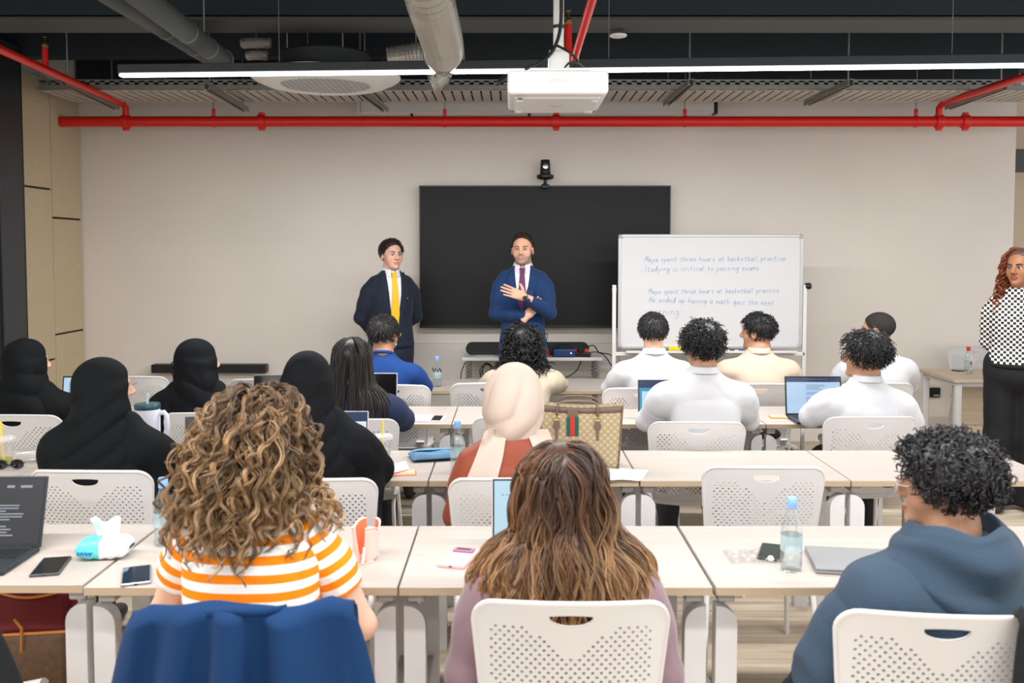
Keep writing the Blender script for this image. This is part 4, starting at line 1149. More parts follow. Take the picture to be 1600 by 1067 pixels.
# ------------------------------------------------------------------ hair
def in_hair(L, kind):
    """which scalp points (head frame) carry hair"""
    y, z = L[:, 1], L[:, 2]
    if kind == 'recede': a = .76 * y - .65 * z - (.76 * .064 - .65 * .088)
    elif kind == 'mid': a = .80 * y - .60 * z - (.80 * .074 - .60 * .084)
    else: a = .82 * y - .57 * z - (.82 * .083 - .57 * .075)
    b = .504 * y - .864 * z - .0215
    if kind == 'long': b = -z - .06
    return (a < 0) & (b < 0)
SC_C, SC_R = np.array([0, -.012, .033]), np.array([.0775, .0985, .0845])
def scalp_pts(n, kind, rng):
    out = np.zeros((0, 3))
    while len(out) < n:
        d = rng.normal(size=(n * 3, 3)); d /= np.linalg.norm(d, axis=1)[:, None]
        p = SC_C + d * SC_R; out = np.concatenate([out, p[in_hair(p, kind)]])
    return out[:n]
def hair_cap(M, col, th, kind='short', h=.006, dis=0.0, seed=1):
    c = M.translation; e = .19
    S = SDF(np.array(c) - e, np.array(c) + e, h)
    S.ell(SC_C, SC_R + th, .001, M=M)
    if kind == 'recede': S.half((0, .76, -.65), .76 * .064 - .65 * .088, M)
    elif kind == 'mid': S.half((0, .80, -.60), .80 * .074 - .60 * .084, M)
    else: S.half((0, .82, -.57), .82 * .083 - .57 * .075, M)
    if kind == 'long': S.half((0, 0, -1), .07, M)
    else: S.half((0, .504, -.864), .0215, M)
    V, Q = S.mesh(); V = relax(V, Q, 2, .5)
    if dis:
        N = vnormals(V, Q); V = folds(V, N, dis, .022, seed, n=5)
    return V, Q
def strands(M, roots, rng, length, steps, grav=(0, 0, -1), lift=.6, layer=(.004, .02), curl=0.0, curl_len=.05, colliders=(), jitter=.25, flow=None, clump=1, clump_r=.004, coherent=False, start=0.0, ymin=None):
    """grow locks from scalp points (head frame); clump>1 gives every guide that many side-by-side strands"""
    n = len(roots); N0 = (roots - SC_C) / SC_R ** 2; N0 /= np.linalg.norm(N0, axis=1)[:, None]; p = roots + N0 * start
    L = length if np.ndim(length) else np.full(n, length); st = (L / steps)[:, None]
    lay = rng.uniform(layer[0], layer[1], n); g = np.array(grav, float); g = g / np.linalg.norm(g)
    jit = rng.normal(size=(n, 3)) * jitter; P = [p.copy()]
    for i in range(steps):
        u = i / steps
        q = (p - SC_C); nn = q / SC_R ** 2; nn /= np.linalg.norm(nn, axis=1)[:, None]
        d = np.tile(g, (n, 1)) if flow is None else flow(p, u)
        d = d + jit * (1 - .5 * u)
        near = np.clip(1.5 - (np.linalg.norm(q / (SC_R + lay[:, None]), axis=1) - 1) * 12, 0, 1)[:, None]
        d = d - np.minimum((d * nn).sum(1), 0)[:, None] * nn * near
        d = d + N0 * lift * max(0, 1 - 2.2 * u)
        d /= np.linalg.norm(d, axis=1)[:, None] + 1e-9
        p = p + d * st
        for (c, r) in [(SC_C, SC_R)] + list(colliders):
            rr = r + lay[:, None]; q = p - c; k = np.linalg.norm(q / rr, axis=1); m = k < 1; tgt = c + q / np.maximum(k, .05)[:, None]
            p[m] = p[m] + .5 * (tgt[m] - p[m])
        if ymin is not None: p[:, 1] = np.maximum(p[:, 1], ymin(p))
        P.append(p.copy())
    P = np.stack(P, 1)
    for _ in range(2): P[:, 1:-1] = (P[:, :-2] + 2 * P[:, 1:-1] + P[:, 2:]) / 4
    tt = np.linspace(0, 1, steps + 1)[None, :]
    T = np.gradient(P, axis=1); T /= np.linalg.norm(T, axis=2, keepdims=True) + 1e-9
    A = np.cross(T, np.array([.31, .2, .93])); A /= np.linalg.norm(A, axis=2, keepdims=True) + 1e-9; B = np.cross(T, A)
    if curl:
        ph = rng.uniform(0, 6.3, (n, 1)) if not coherent else (roots[:, :1] * 22 + rng.normal(size=(n, 1)) * .5)
        t = tt * L[:, None] / (curl_len * (rng.uniform(.75, 1.35, (n, 1)) if not coherent else rng.uniform(.9, 1.12, (n, 1)))) * 2 * PI + ph
        sg = rng.choice([-1, 1], (n, 1)); amp = curl * rng.uniform(.55, 1.35, (n, 1)) * sstep(0, .35, tt)
        if coherent: P = P + (amp * np.sin(t))[:, :, None] * np.array([1., .25, 0])
        else: P = P + (amp * np.cos(t))[:, :, None] * A + (amp * np.sin(t) * sg)[:, :, None] * B
    if clump > 1:
        th = rng.uniform(0, 6.3, (n, clump)); rad = clump_r * np.sqrt(rng.uniform(.02, 1, (n, clump))); sp = 1 - .55 * tt ** 1.5
        ca = (rad * np.cos(th))[:, :, None] * sp[0][None, None, :]; cb_ = (rad * np.sin(th))[:, :, None] * sp[0][None, None, :]
        wv = clump_r * .35 * np.sin(tt[0][None, None, :] * rng.uniform(4, 14, (n, clump, 1)) + rng.uniform(0, 6, (n, clump, 1)))
        P = (P[:, None] + (ca + wv)[..., None] * A[:, None] + cb_[..., None] * B[:, None]).reshape(n * clump, steps + 1, 3)
    Mm = np.array(M); return P @ Mm[:3, :3].T + Mm[:3, 3]
def hair_mesh(parts, name='hair', rough=0.45, matname='hair'):
    """parts: list of (V,Q,C) joined into ONE hair mesh"""
    V, Q, C, o = [], [], [], 0
    for v, q, c in parts: V.append(v); Q.append(q + o); C.append(c); o += len(v)
    me = np_mesh(name, np.concatenate(V), np.concatenate(Q), attr_mat(matname, rough, spec=0.4)); set_tint(me, np.concatenate(C)); return me
def lock_cols(n, S, K, rng, cols, ramp=None, var=.25, clump=1):
    """per-lock colour out of a palette; ramp(t) blends the second palette towards the tips"""
    c0 = np.array(cols[0]); i = rng.integers(0, len(c0), n); c = c0[i][:, None, :].repeat(S, 1)
    if ramp is not None:
        c1 = np.array(cols[1])[rng.integers(0, len(cols[1]), n)][:, None, :]; w = ramp(np.linspace(0, 1, S))[None, :, None] * rng.uniform(.55, 1.2, (n, 1, 1)); w = np.clip(w, 0, 1); c = c + w * (c1 - c)
    c = c * rng.uniform(1 - var, 1 + var, (n, 1, 1)); c = c.repeat(clump, 0) * rng.uniform(1 - var * .6, 1 + var * .6, (n * clump, 1, 1))
    return c[:, :, None, :].repeat(K, 2).reshape(-1, 3)
def taper(n, S, r, rng, tip=.25):
    t = np.linspace(0, 1, S); return r * rng.uniform(.7, 1.3, (n, 1)) * (1 - (1 - tip) * t ** 2)[None, :]

BLACK_H = [(.012, .011, .012), (.018, .017, .018), (.008, .008, .009)]
def short_hair(M, seed, kind='short', cols=BLACK_H, length=.03, n=650, r=.0028, curl=0.0, th=.008, lift=.25, sides=1.0, curl_len=.024, dis=.004, jitter=.3, top=0.0, layer=.006):
    """thick cap that gives the outline, covered with locks that start on it"""
    rng = np.random.default_rng(seed); V, Q = hair_cap(M, None, th, kind, .006, dis, seed)
    Mi = np.array(M.inverted()); Lc = V @ Mi[:3, :3].T + Mi[:3, 3]
    k = 1 - (1 - sides) * sstep(.04, -.05, Lc[:, 2]); ctr = Lc - SC_C; ln = np.linalg.norm(ctr / SC_R, axis=1)
    off = (ln - 1); new = SC_C + ctr / ln[:, None] * (1 + np.where(off > 0, off * k, off))[:, None]
    new[:, 2] += top * sstep(.04, .12, Lc[:, 2]) * sstep(-.08, .06, Lc[:, 1])
    Mm = np.array(M); V = new @ Mm[:3, :3].T + Mm[:3, 3]
    parts = [(V, Q, np.tile(np.array(cols[0]), (len(V), 1)))]
    R = scalp_pts(n, kind, rng); kk = 1 - (1 - sides) * sstep(.04, -.05, R[:, 2])
    L = length * rng.uniform(.6, 1.25, n) * (.12 + .88 * kk)
    R = SC_C + (R - SC_C) * (1 + (th * .75 * kk / .085))[:, None]; R[:, 2] += top * sstep(.04, .12, R[:, 2]) * sstep(-.08, .06, R[:, 1])
    def flow(p, u):
        w = p - np.array([0.012, -.055, .115]); w = w / (np.linalg.norm(w, axis=1)[:, None] + 1e-6); w[:, 2] -= .3; return w
    steps = 14 if curl else 7
    P = strands(M, R, rng, L, steps, lift=lift, flow=flow, layer=(th * .7, th + layer), curl=curl, curl_len=curl_len, jitter=jitter)
    Vt, Qt = tubes_np(P, taper(n, steps + 1, r, rng)); parts.append((Vt, Qt, lock_cols(n, steps + 1, 4, rng, [cols])))
    return hair_mesh(parts, matname='hair_short', rough=0.42)
# ------------------------------------------------------------------ shared pieces: hands, lower body
def make_hand(curl=.5, spread=.1, h=.0042, thumb_out=.6):
    """right hand: wrist at origin, fingers along +y, palm down, thumb towards -x"""
    S = SDF((-.09, -.07, -.09), (.07, .22, .05), h)
    S.chain([(0, -.05, 0), (0, .0, 0), (0, .02, 0)], [.027, .026, .027], .01)
    for x0, x1 in ((-.026, -.03), (-.009, -.010), (.008, .010), (.024, .029)): S.cap((x0 * .8, .01, 0), (x1, .085, .002), .0145, .0105, .012)
    lens = [(.043, .026, .021), (.048, .030, .022), (.044, .028, .021), (.034, .021, .019)]
    for i, (x, l) in enumerate(zip((-.030, -.010, .010, .029), lens)):
        p = Vector((x, .088 - (.010 if i == 3 else .004 if i == 0 else 0), .003)); a = -.10 - curl * .35; fx = (i - 1.5) * spread; r = .0093 if i < 3 else .0080
        for j, L in enumerate(l):
            d = Vector((math.sin(fx) * math.cos(a), math.cos(a) * math.cos(fx), math.sin(a))); q = p + d * L
            S.cap(p, q, r, r * .93, .003); p = q; a -= curl * (.9 - .15 * j); r *= .93
    p = Vector((-.022, .012, -.004)); a = thumb_out
    for L, r0, r1 in ((.045, .0135, .0115), (.034, .0112, .010), (.027, .010, .0082)):
        d = Vector((-math.sin(a), math.cos(a), -.18)).normalized(); q = p + d * L; S.cap(p, q, r0, r1, .008); p = q; a -= .22
    V, Q = S.mesh(); return relax(V, Q, 1, .3), Q
HAND = make_hand()
def place_hand(hand, wrist, direction, up=(0, 0, 1), left=False):
    V, Q = hand; V = V.copy(); Q = Q.copy()
    if left: V[:, 0] *= -1; Q = Q[:, ::-1]
    y = Vector(direction).normalized(); z = Vector(up); z = (z - y * z.dot(y)).normalized(); x = y.cross(z)
    R = np.array([[x[i], y[i], z[i]] for i in range(3)])
    return V @ R.T + np.array(wrist), Q
def lower_meshes():
    S = SDF((-.34, -.30, .0), (.34, .68, .66), .015)
    S.ell((0, -.01, .545), (.185, .15, .11), .04)
    for s in (-1, 1):
        S.chain([(s * .09, .02, .535), (s * .12, .40, .525), (s * .12, .43, .50)], [.088, .068, .062], .03)
        S.chain([(s * .12, .43, .50), (s * .125, .40, .28), (s * .13, .37, .085)], [.064, .058, .050], .03)
    V, Q = S.mesh(); N = vnormals(V, Q); V = folds(V, N, .006, .09, 3); tr = np_mesh('trousers', V, Q, None)
    S = SDF((-.07, -.13, -.01), (.07, .22, .14), .008)
    S.ell((0, .10, .035), (.046, .095, .036), .02); S.ell((0, -.03, .045), (.038, .07, .045), .03); S.cap((0, -.04, .06), (0, -.045, .115), .04, .038, .02)
    S.half((0, 0, -1), 0.0); S.half((0, 0, 1), .105)
    V, Q = S.mesh(); sh = np_mesh('shoe', relax(V, Q, 1), Q, None)
    return tr, sh
LOW_TR, LOW_SH = lower_meshes()
def objmat(o, m):
    if not o.data.materials: o.data.materials.append(None)
    o.material_slots[0].link = 'OBJECT'; o.material_slots[0].material = m
def cloth(name, col, rough=.8, weave=260, sheen=.05, bump=.12, spec=.25): return mat('cloth_' + name, col, rough, bump=(weave, bump), sheen=sheen, spec=spec)

SK_FAIR, SK_TAN, SK_BROWN, SK_DARK = srgb(222, 176, 154), srgb(200, 158, 134), srgb(170, 126, 100), srgb(146, 98, 70)

class Person: pass
def lower_custom(ankles, knees):
    S = SDF((-.34, -.30, .0), (.34, 1.15, .66), .015)
    S.ell((0, -.01, .545), (.185, .15, .11), .04)
    for s in (-1, 1):
        k, a = Vector(knees[s]), Vector(ankles[s]); S.chain([(s * .09, .02, .535), k, k + Vector((0, .02, -.02))], [.088, .070, .064], .03); S.chain([k + Vector((0, .02, -.02)), k.lerp(a, .5), a], [.066, .060, .052], .03)
    V, Q = S.mesh(); N = vnormals(V, Q); V = folds(V, N, .008, .09, 3); return np_mesh('trousers', V, Q, None)
def seated(label, px, py, chair=None, org=None, yaw=0.0, lean=.07, hyaw=0.0, hpitch=0.0, hroll=0.0, skin=SK_TAN, hair_h=.02, sw=.165, b=0.0, slv=.0,
           top=None, top_mat=None, low=(.02, .02, .025), shoe=(.03, .03, .03), hs=1.0, arms='table', res=.011, hfwd=.035, fold=(.006, .10), hips_back=.07, bare=False, twist=0.0, face=0.0, ears=True, jaw=1.0, hand=True, short_sleeve=False, legs=None, neck=.122):
    P = Person(); g = chair.location if chair is not None else Vector(org)
    oy = g.y - hips_back; yh = oy + lean + hfwd
    top_pt = at(px, py, yh); P.root = empty('person', (top_pt.x, oy, 0), yaw, label, 'person', 'seated students')
    zt = top_pt.z - hair_h; P.zH = zt - .118 * hs; P.zN = P.zH - neck * hs; P.St = (P.zN - .45) / .615; St = P.St; zN = P.zN
    P.cyN = lean; P.M = head_frame(Vector((math.sin(hroll) * .06, lean + hfwd, P.zH)), hyaw, hpitch, hroll, hs); P.lean = lean; P.sw = sw
    cy = lambda z: lean * np.clip((z - .48) / (zN - .05 - .48), 0, 1.1)
    zz = lambda f: .45 + f * St
    zS = zN - .112
    sh = {s: Vector((s * sw, cy(zS), zS)) for s in (-1, 1)}
    if arms == 'table':
        el = {s: Vector((s * (sw + .085), cy(zS) + .13, max(zS - .185, .80))) for s in (-1, 1)}; wr = {s: Vector((s * .12, cy(zS) + .36, TABLE_Z + .043)) for s in (-1, 1)}
    elif arms == 'lap':
        el = {s: Vector((s * (sw + .075), cy(zS) - .02, zS - .235)) for s in (-1, 1)}; wr = {s: Vector((s * .10, cy(zS) + .17, .68)) for s in (-1, 1)}
    else: el, wr = arms(sh, zS)
    P.sh, P.el, P.wr = sh, el, wr
    rows = [(zz(-.01), .172, .125), (zz(.09), .176, .130), (zz(.22), .158, .116), (zz(.34), .166, .118), (zz(.44), .176, .120), (zS - .02, sw + .012, .112), (zN - .075, sw * .88, .100), (zN - .040, sw * .66, .086), (zN - .015, .082, .072), (zN + .012, .066, .066)]
    P.rows = rows
    # clothes ---------------------------------------------------------------
    if top is None: top = 'shirt'
    lo, hi = (-.42, -.22, .42), (.42, max(.62, wr[1].y + .1), zN + .05)
    S = SDF(lo, hi, res)
    S.loft([(z, 0, float(cy(z)), rx + b, ry + b) for z, rx, ry in rows], .02)
    ra, rb_, rc = .058 + slv + b * .5, .050 + slv + b * .4, .037 + slv
    for s in (-1, 1):
        if short_sleeve: continue
        mid = sh[s].lerp(el[s], .5); S.chain([sh[s] + Vector((-s * .03, 0, -.004)), sh[s].lerp(mid, .35) + Vector((-s * .004, 0, 0)), mid, el[s]], [ra * .80, ra * .97, ra * .97, rb_], .055); S.chain([el[s], el[s].lerp(wr[s], .85)], [rb_, rc], .02)
    P.S = S; P.top_fn = None
    if top == 'abaya':
        for s in (-1, 1): S.chain([(s * .10, float(cy(zN)) + .0, zN - .03), (s * (sw + .0), float(cy(zS)), zS - .02), (s * (sw + .045), float(cy(zS)) + .03, zS - .2), (s * .22, .05, .62), (s * .21, .03, .47)], [.06, .066, .070, .07, .07], .05)
    V, Q = S.mesh(); V = relax(V, Q, 1); N = vnormals(V, Q)
    msk = sstep(zN + .0, zN - .12, V[:, 2]) * .8 + .2
    V = folds(V, N, fold[0], fold[1], sum(ord(ch_) * (i_ + 1) for i_, ch_ in enumerate(label)) % 999, mask=msk, n=6, stretch=(1, 1, .8))
    P.topV, P.topQ, P.topN = V, Q, N
    P.top = link('top_garment' if top != 'abaya' else 'robe', np_mesh('top_garment', V, Q, top_mat), P.root)
    # body ------------------------------------------------------------------
    hc = P.M.translation
    B = SDF((-.36, -.2, .40), (.36, .62, zt + .03), .017 if not bare else .009, ((-.10, hc.y - .12, zN - .05), (.10, hc.y + .13, zt + .02)), .0055)
    add_head(B, P.M, face, jaw, ears)
    B.chain([P.M @ Vector((0, -.022, -.05)), P.M @ Vector((0, -.026, -.10)), (0, float(cy(zN)) - .004, zN), (0, float(cy(zN)) - .004, zN - .06)], [.054 * jaw, .053 * jaw, .058 * jaw, .07], .02)
    B.loft([(z, 0, float(cy(z)), rx - .022, ry - .022) for z, rx, ry in rows[:-2]], .03)
    for s in (-1, 1): B.chain([sh[s], sh[s].lerp(el[s], .5), el[s], el[s].lerp(wr[s], .4), wr[s]], [.046, .045, .038, .036, .025] if bare else [.034, .034, .032, .03, .024], .02)
    me_parts = B
    V, Q = B.mesh(); V = relax(V, Q, 1, .4)
    nV = len(V)
    if hand:
        for s in (-1, 1):
            d = (wr[s] - el[s]).normalized(); d.z = 0
            v, q = place_hand(HAND, wr[s], Vector((-s * .25, 1, 0)) if arms == 'table' else d, left=(s < 0)); Q = np.concatenate([Q, q + len(V)]); V = np.concatenate([V, v])
    C = np.tile(np.array(skin), (len(V), 1))
    Mi = np.array(P.M.inverted()); L = V @ Mi[:3, :3].T + Mi[:3, 3]
    d = ((L[:, 0] / .024) ** 2 + ((L[:, 2] + .0655) / .0115) ** 2); w = (1 - sstep(.6, 1.2, d)) * (L[:, 1] > .07) * (np.abs(L[:, 2]) < .13); C += w[:, None] * (np.array(skin) * np.array([.85, .55, .55]) - C)
    me = np_mesh('body', V, Q, attr_mat('skin', 0.5, sss=0.08, spec=0.35)); set_tint(me, C); P.body = link('body', me, P.root)
    # lower body
    lm = cloth('low_%.2f_%.2f_%.2f' % tuple(low), low)
    o = link('trousers', LOW_TR if legs is None else lower_custom(*legs), P.root); objmat(o, lm)
    for s in (-1, 1):
        o = link('shoe', LOW_SH, P.root, (s * .13, .40, 0) if legs is None else (legs[0][s][0], legs[0][s][1] + .035, 0)); objmat(o, mat('shoe_%.2f_%.2f' % (shoe[0], shoe[2]), shoe, .5))
    return P
def collar(P, m, h=.036, r=.066, open_front=True):
    """folded shirt collar round the neck"""
    c = Vector((0, float(P.cyN) - .004, P.zN - .006)); mb = MB()
    def ring(u, v):
        a = (u - .5) * 2 * PI * .96 - PI / 2
        rr = r + (.010 * (v - .5) if v < .7 else .010 * (v - .5) - .004)
        if v <= .5: z = v * 2 * h; rad = r - .004 * v
        else: z = h - (v - .5) * 2 * (h * .95); rad = r + .003 + .012 * (v - .5) * 2
        return (c.x + rad * math.cos(a), c.y + rad * 1.08 * math.sin(a), c.z + z - .012 * max(0, math.sin(a)))
    mb.grid(ring, 33, 9); return mb.build('collar', m, P.root, True, angle=180)
def crew_neck(P, m, r=.062, t=.008, tilt=.018):
    c = Vector((0, float(P.cyN) - .004, P.zN + .004))
    return MB().tube([(c.x + r * math.cos(a), c.y + r * 1.08 * math.sin(a), c.z - tilt * math.sin(a)) for a in [2 * PI * k / 28 for k in range(28)]], t, 8, closed=True, flat=1.3).build('neckband', m, P.root, True, angle=180)
def add_hair(P, me, name='hair'): return link(name, me, P.root)
def glasses(P, m, parent=None):
    M = P.M
    g = MB()
    for s in (-1, 1):
        c = Vector((s * .033, .112, -.004))
        pts = [M @ (c + Vector((.025 * math.cos(a) * (1 if abs(math.cos(a)) < .8 else .98), -.006 * math.cos(a) ** 2 * 1, .020 * math.sin(a)))) for a in [2 * PI * k / 20 for k in range(20)]]
        g.tube(pts, .0016, 6, closed=True)
        g.tube([M @ Vector((s * .058, .106, .002)), M @ Vector((s * .075, .08, .004)), M @ Vector((s * .083, .0, .004)), M @ Vector((s * .085, -.02, -.012))], .0016, 6)
    g.tube([M @ Vector((-.009, .114, .0)), M @ Vector((0, .117, .003)), M @ Vector((.009, .114, 0))], .0015, 6)
    f = g.build('glasses_frame', m, parent or P.root, True, angle=180)
    gl = MB()
    for s in (-1, 1):
        c = Vector((s * .033, .111, -.004))
        gl.add([M @ (c + Vector((.024 * math.cos(a), -.003, .019 * math.sin(a)))) for a in [2 * PI * k / 16 for k in range(16)]] + [M @ (c + Vector((.024 * math.cos(a), -.001, .019 * math.sin(a)))) for a in [2 * PI * k / 16 for k in range(16)]],
               [tuple(range(16)), tuple(range(16, 32))[::-1]] + [(k, (k + 1) % 16, (k + 1) % 16 + 16, k + 16) for k in range(16)])
    gl.build('lens', mat('spectacle_glass', (1, 1, 1), .02, trans=1.0, ior=1.1), f)
    return f

def headscarf(P, m, seed, res=.009, amp=.009, cape=True, nape=0.0, swag=1.0, name='headscarf', wide=1.0, tail=0.0):
    M = P.M; c = np.array(M.translation); zN = P.zN; cy = float(P.cyN); sw = P.sw
    S = SDF((-.32, c[1] - .26, zN - .30), (.32, c[1] + .20, P.zH + .17), res)
    S.ell((0, -.016, .026), (.092 * wide, .114, .104), .02, M=M)
    S.ell((0, -.020, -.055), (.090 * wide, .098, .10), .05, M=M)
    if nape: S.ell((0, -.040, -.075), (.103 * wide, .105, .170), .05, Matrix.Rotation(.12, 3, 'X'), M=M)
    if cape:
        S.loft([(zN - .27, 0, cy - .012, sw + .052, .150), (zN - .18, 0, cy - .010, sw + .050, .150), (zN - .11, 0, cy - .008, sw + .018, .142), (zN - .05, 0, cy - .008, sw - .035, .130), (zN + .015, 0, cy - .006, .112, .112), (zN + .07, 0, cy + .008, .096, .104), (zN + .13, 0, cy + .02, .088, .098)], .04)
    S.ell((0, .108, -.022), (.056, .052, .082), .02, op='c', M=M)
    V, Q = S.mesh(); V = relax(V, Q, 2); N = vnormals(V, Q)
    r = np.random.default_rng(seed)
    z = V[:, 2] - zN; x = V[:, 0]; back = sstep(.07, -.05, V[:, 1] - c[1]); dirn = 1 if seed % 2 else -1
    # swags: arcs that sag across the back, steeper to one side
    u = z + .55 * dirn * x * (1 + 1.5 * np.abs(x)) - 1.9 * swag * x * x + .012 * np.sin(x * 14 + seed)
    g = np.abs(np.sin(u / .105 * PI + r.uniform(0, 3))); sw_ = (np.sqrt(g) - .7) * sstep(.13, .03, z) * sstep(-.24, -.10, z) * (1 if cape else .35)
    ang = np.arctan2(x, -(V[:, 1] - c[1])) + .8 * dirn * (z - .1) * 3
    g2 = np.abs(np.sin(ang * 3.1 + r.uniform(0, 3))); ver = (np.sqrt(g2) - .7) * sstep(-.03, .05, z) * (sstep(.15, .06, z) * .8 if cape else sstep(.26, .12, z) * 1.3)
    V = V + N * (amp * 1.5 * (sw_ + .7 * ver) * (.3 + .7 * back))[:, None]
    V = folds(V, N, amp * .45, .09, seed + 3, n=5)
    V = relax(V, Q, 1, .4)
    return link(name, np_mesh(name, V, Q, m), P.root)
# ------------------------------------------------------------------ the students
WHITE_S = cloth('white_shirt', srgb(196, 196, 200), .75, 300, .1, .06)
CREAM_S = cloth('cream_shirt', srgb(196, 182, 160), .8)
BEIGE_S = cloth('beige_shirt', srgb(198, 178, 160), .8)
ROYAL = cloth('royal_blue', srgb(18, 58, 120), .8)
NAVY = cloth('navy_top', srgb(26, 36, 66), .8)
BLACKC = cloth('black_crepe', (.0055, .0068, .0078), .8, 200, .0, .10, .10)
BLACKC2 = cloth('black_jersey', (.0058, .0064, .008), .8, 200, .0, .10, .10)
C = CHAIR
def hijab_girl(label, px, py, chair, seed, m=BLACKC, hyaw=0.0, hroll=0.0, hpitch=0.0, lean=.07, b=.012, yaw=0.0, res=.011, amp=.011, swag=1.0, hs=1.0, skin=SK_TAN, sw=.16):
    P = seated(label, px, py, chair, hyaw=hyaw, hroll=hroll, hpitch=hpitch, lean=lean, hair_h=.012, sw=sw, b=b, slv=.012, top='abaya', top_mat=m, yaw=yaw, res=res, skin=skin, fold=(.009, .13), hs=hs)
    headscarf(P, m, seed, .009 if res < .012 else .011, amp, swag=swag)
    return P
hijab_girl('seated person in black headscarf, leftmost, facing a laptop by the felt panels', 42, 528, C['hij1'], 3, hyaw=-.75, lean=.05)
hijab_girl('seated person in black headscarf and robe beside the white tumbler', 163, 557, C['hij2'], 4, hyaw=-.95, lean=.12, res=.009, amp=.012, sw=.158, b=.008)
hijab_girl('seated person in black headscarf in front of the low wall soundbar', 309, 528, C['hij3'], 5, m=BLACKC2, hyaw=-.85, lean=.05)
P = hijab_girl('seated person in black headscarf partly behind the curly hair', 482, 547, C['hij4'], 6, hyaw=-.2, lean=.10, m=BLACKC2, res=.010, amp=.010, sw=.172, b=.012)

# long straight dark hair, navy top
def long_hair(P, seed, n, length, cols, r=.004, curl=0.0, curl_len=.06, ramp=None, layer=(.004, .02), lift=.25, wide=0.0, steps=30, back=.0, jitter=.12, K=3, minlen=.8, grav=(0, -.05, -1), cap=.008, rough=.4, var=.25, mn='hair_long', clump=6, clump_r=.005, coherent=False, ybk=None, inward=.0, part=.8, drift=.0):
    rng = np.random.default_rng(seed); M = P.M; Mi = M.inverted()
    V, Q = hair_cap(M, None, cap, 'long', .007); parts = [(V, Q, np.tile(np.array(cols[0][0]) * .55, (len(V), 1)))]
    R = scalp_pts(n, 'long', rng); toL = lambda p: np.array(Mi @ Vector(p)); col = []
    for z in (P.zN - .03, P.zN - .10, P.zN - .2, P.zN - .32, P.zN - .45):
        w = .075 if z > P.zN - .05 else (P.sw + .045 if z < P.zN - .06 else P.sw)
        col.append((toL((0, P.lean * (z - .48) / (P.zN - .53) + .02, z)), np.array([w, .15 + back, .09 if z > P.zN - .05 else .12])))
    def flow(p, u):
        d = np.tile(np.array(grav, float), (len(p), 1)); d[:, 0] += p[:, 0] * wide * (1 if u < .55 else .2) - p[:, 0] * inward * (u > .45) + drift * (u > .35)
        top = np.clip((p[:, 2] - .05) / .07, 0, 1); d[:, 0] += np.sign(p[:, 0] + 1e-3) * top * part
        d[:, 1] -= .6 * top + .9 * (p[:, 1] > -.01) * (p[:, 2] < .07) * (np.abs(p[:, 0]) > .03)
        return d
    L = length * rng.uniform(minlen, 1.05, n) + R[:, 2] * .35
    ym = None if ybk is None else (lambda p: np.full(len(p), ybk))
    PP = strands(M, R, rng, L, steps, lift=lift, flow=flow, layer=layer, curl=curl, curl_len=curl_len, colliders=col, jitter=jitter, clump=clump, clump_r=clump_r, coherent=coherent, ymin=ym)
    Vt, Qt = tubes_np(PP, taper(n * clump, steps + 1, r, rng, .35), K)
    parts.append((Vt, Qt, lock_cols(n, steps + 1, K, rng, cols, ramp, var, clump)))
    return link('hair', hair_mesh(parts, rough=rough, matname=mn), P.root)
P = seated('seated person with long straight dark hair in a navy top', 552, 524, C['long'], hyaw=-.15, lean=.03, sw=.16, b=.008, slv=.008, top_mat=NAVY, hair_h=.014)
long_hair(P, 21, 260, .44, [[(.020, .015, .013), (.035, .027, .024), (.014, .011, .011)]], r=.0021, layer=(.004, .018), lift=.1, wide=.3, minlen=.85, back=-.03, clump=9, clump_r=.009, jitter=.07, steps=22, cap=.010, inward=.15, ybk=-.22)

# royal blue shirt, short dark hair
P = seated('seated person in royal blue top with short dark hair', 600, 489, C['blue'], hyaw=-.35, lean=.05, sw=.17, top_mat=ROYAL, skin=SK_BROWN, jaw=1.08, hair_h=.022); crew_neck(P, ROYAL)
add_hair(P, short_hair(P.M, 31, length=.032, n=1100, r=.0022, th=.012, sides=.35, top=.006, lift=.08, jitter=.15, cols=[(.010, .009, .009), (.02, .018, .017)]))
# cream shirt, dark wavy hair
P = seated('seated person in cream shirt with tousled dark shoulder-length hair', 818, 501, C['cream'], hyaw=-.05, lean=.06, sw=.16, b=.004, slv=.002, top_mat=CREAM_S, skin=SK_BROWN, hair_h=.03)
P.root.location.x += 0.0
long_hair(P, 33, 210, .23, [BLACK_H], r=.0030, curl=.012, curl_len=.065, layer=(.006, .032), lift=.4, wide=.5, steps=24, back=-.04, jitter=.22, cap=.018, rough=.42, clump=5, clump_r=.007)
# white shirts
P = seated('seated person in white shirt with short black hair and big ears below the whiteboard', 1021, 486, C['wshirt'], hyaw=-.1, lean=.08, sw=.178, b=.008, slv=.003, top_mat=WHITE_S, skin=SK_TAN, jaw=1.08, hair_h=.018, fold=(.018, .15)); collar(P, WHITE_S)
add_hair(P, short_hair(P.M, 41, length=.028, n=1200, r=.0021, th=.011, sides=.3, top=.006, lift=.08, jitter=.15, cols=BLACK_H))
P = seated('seated person in white shirt with curly black hair', 1098, 497, C['wcurl'], hyaw=.25, lean=.09, sw=.185, b=.010, slv=.004, top_mat=WHITE_S, skin=SK_BROWN, jaw=1.08, hair_h=.03, fold=(.018, .15)); collar(P, WHITE_S); glasses(P, M_black)
add_hair(P, short_hair(P.M, 42, length=.045, n=620, r=.0032, th=.020, curl=.0065, lift=.35, cols=BLACK_H, sides=.4, dis=.008))
P = seated('seated person in beige shirt with short curly hair looking left', 1184, 486, C['beige'], hyaw=1.0, lean=.07, sw=.185, b=.010, slv=.004, top_mat=BEIGE_S, skin=SK_BROWN, jaw=1.08, hair_h=.022, fold=(.018, .15)); collar(P, BEIGE_S)
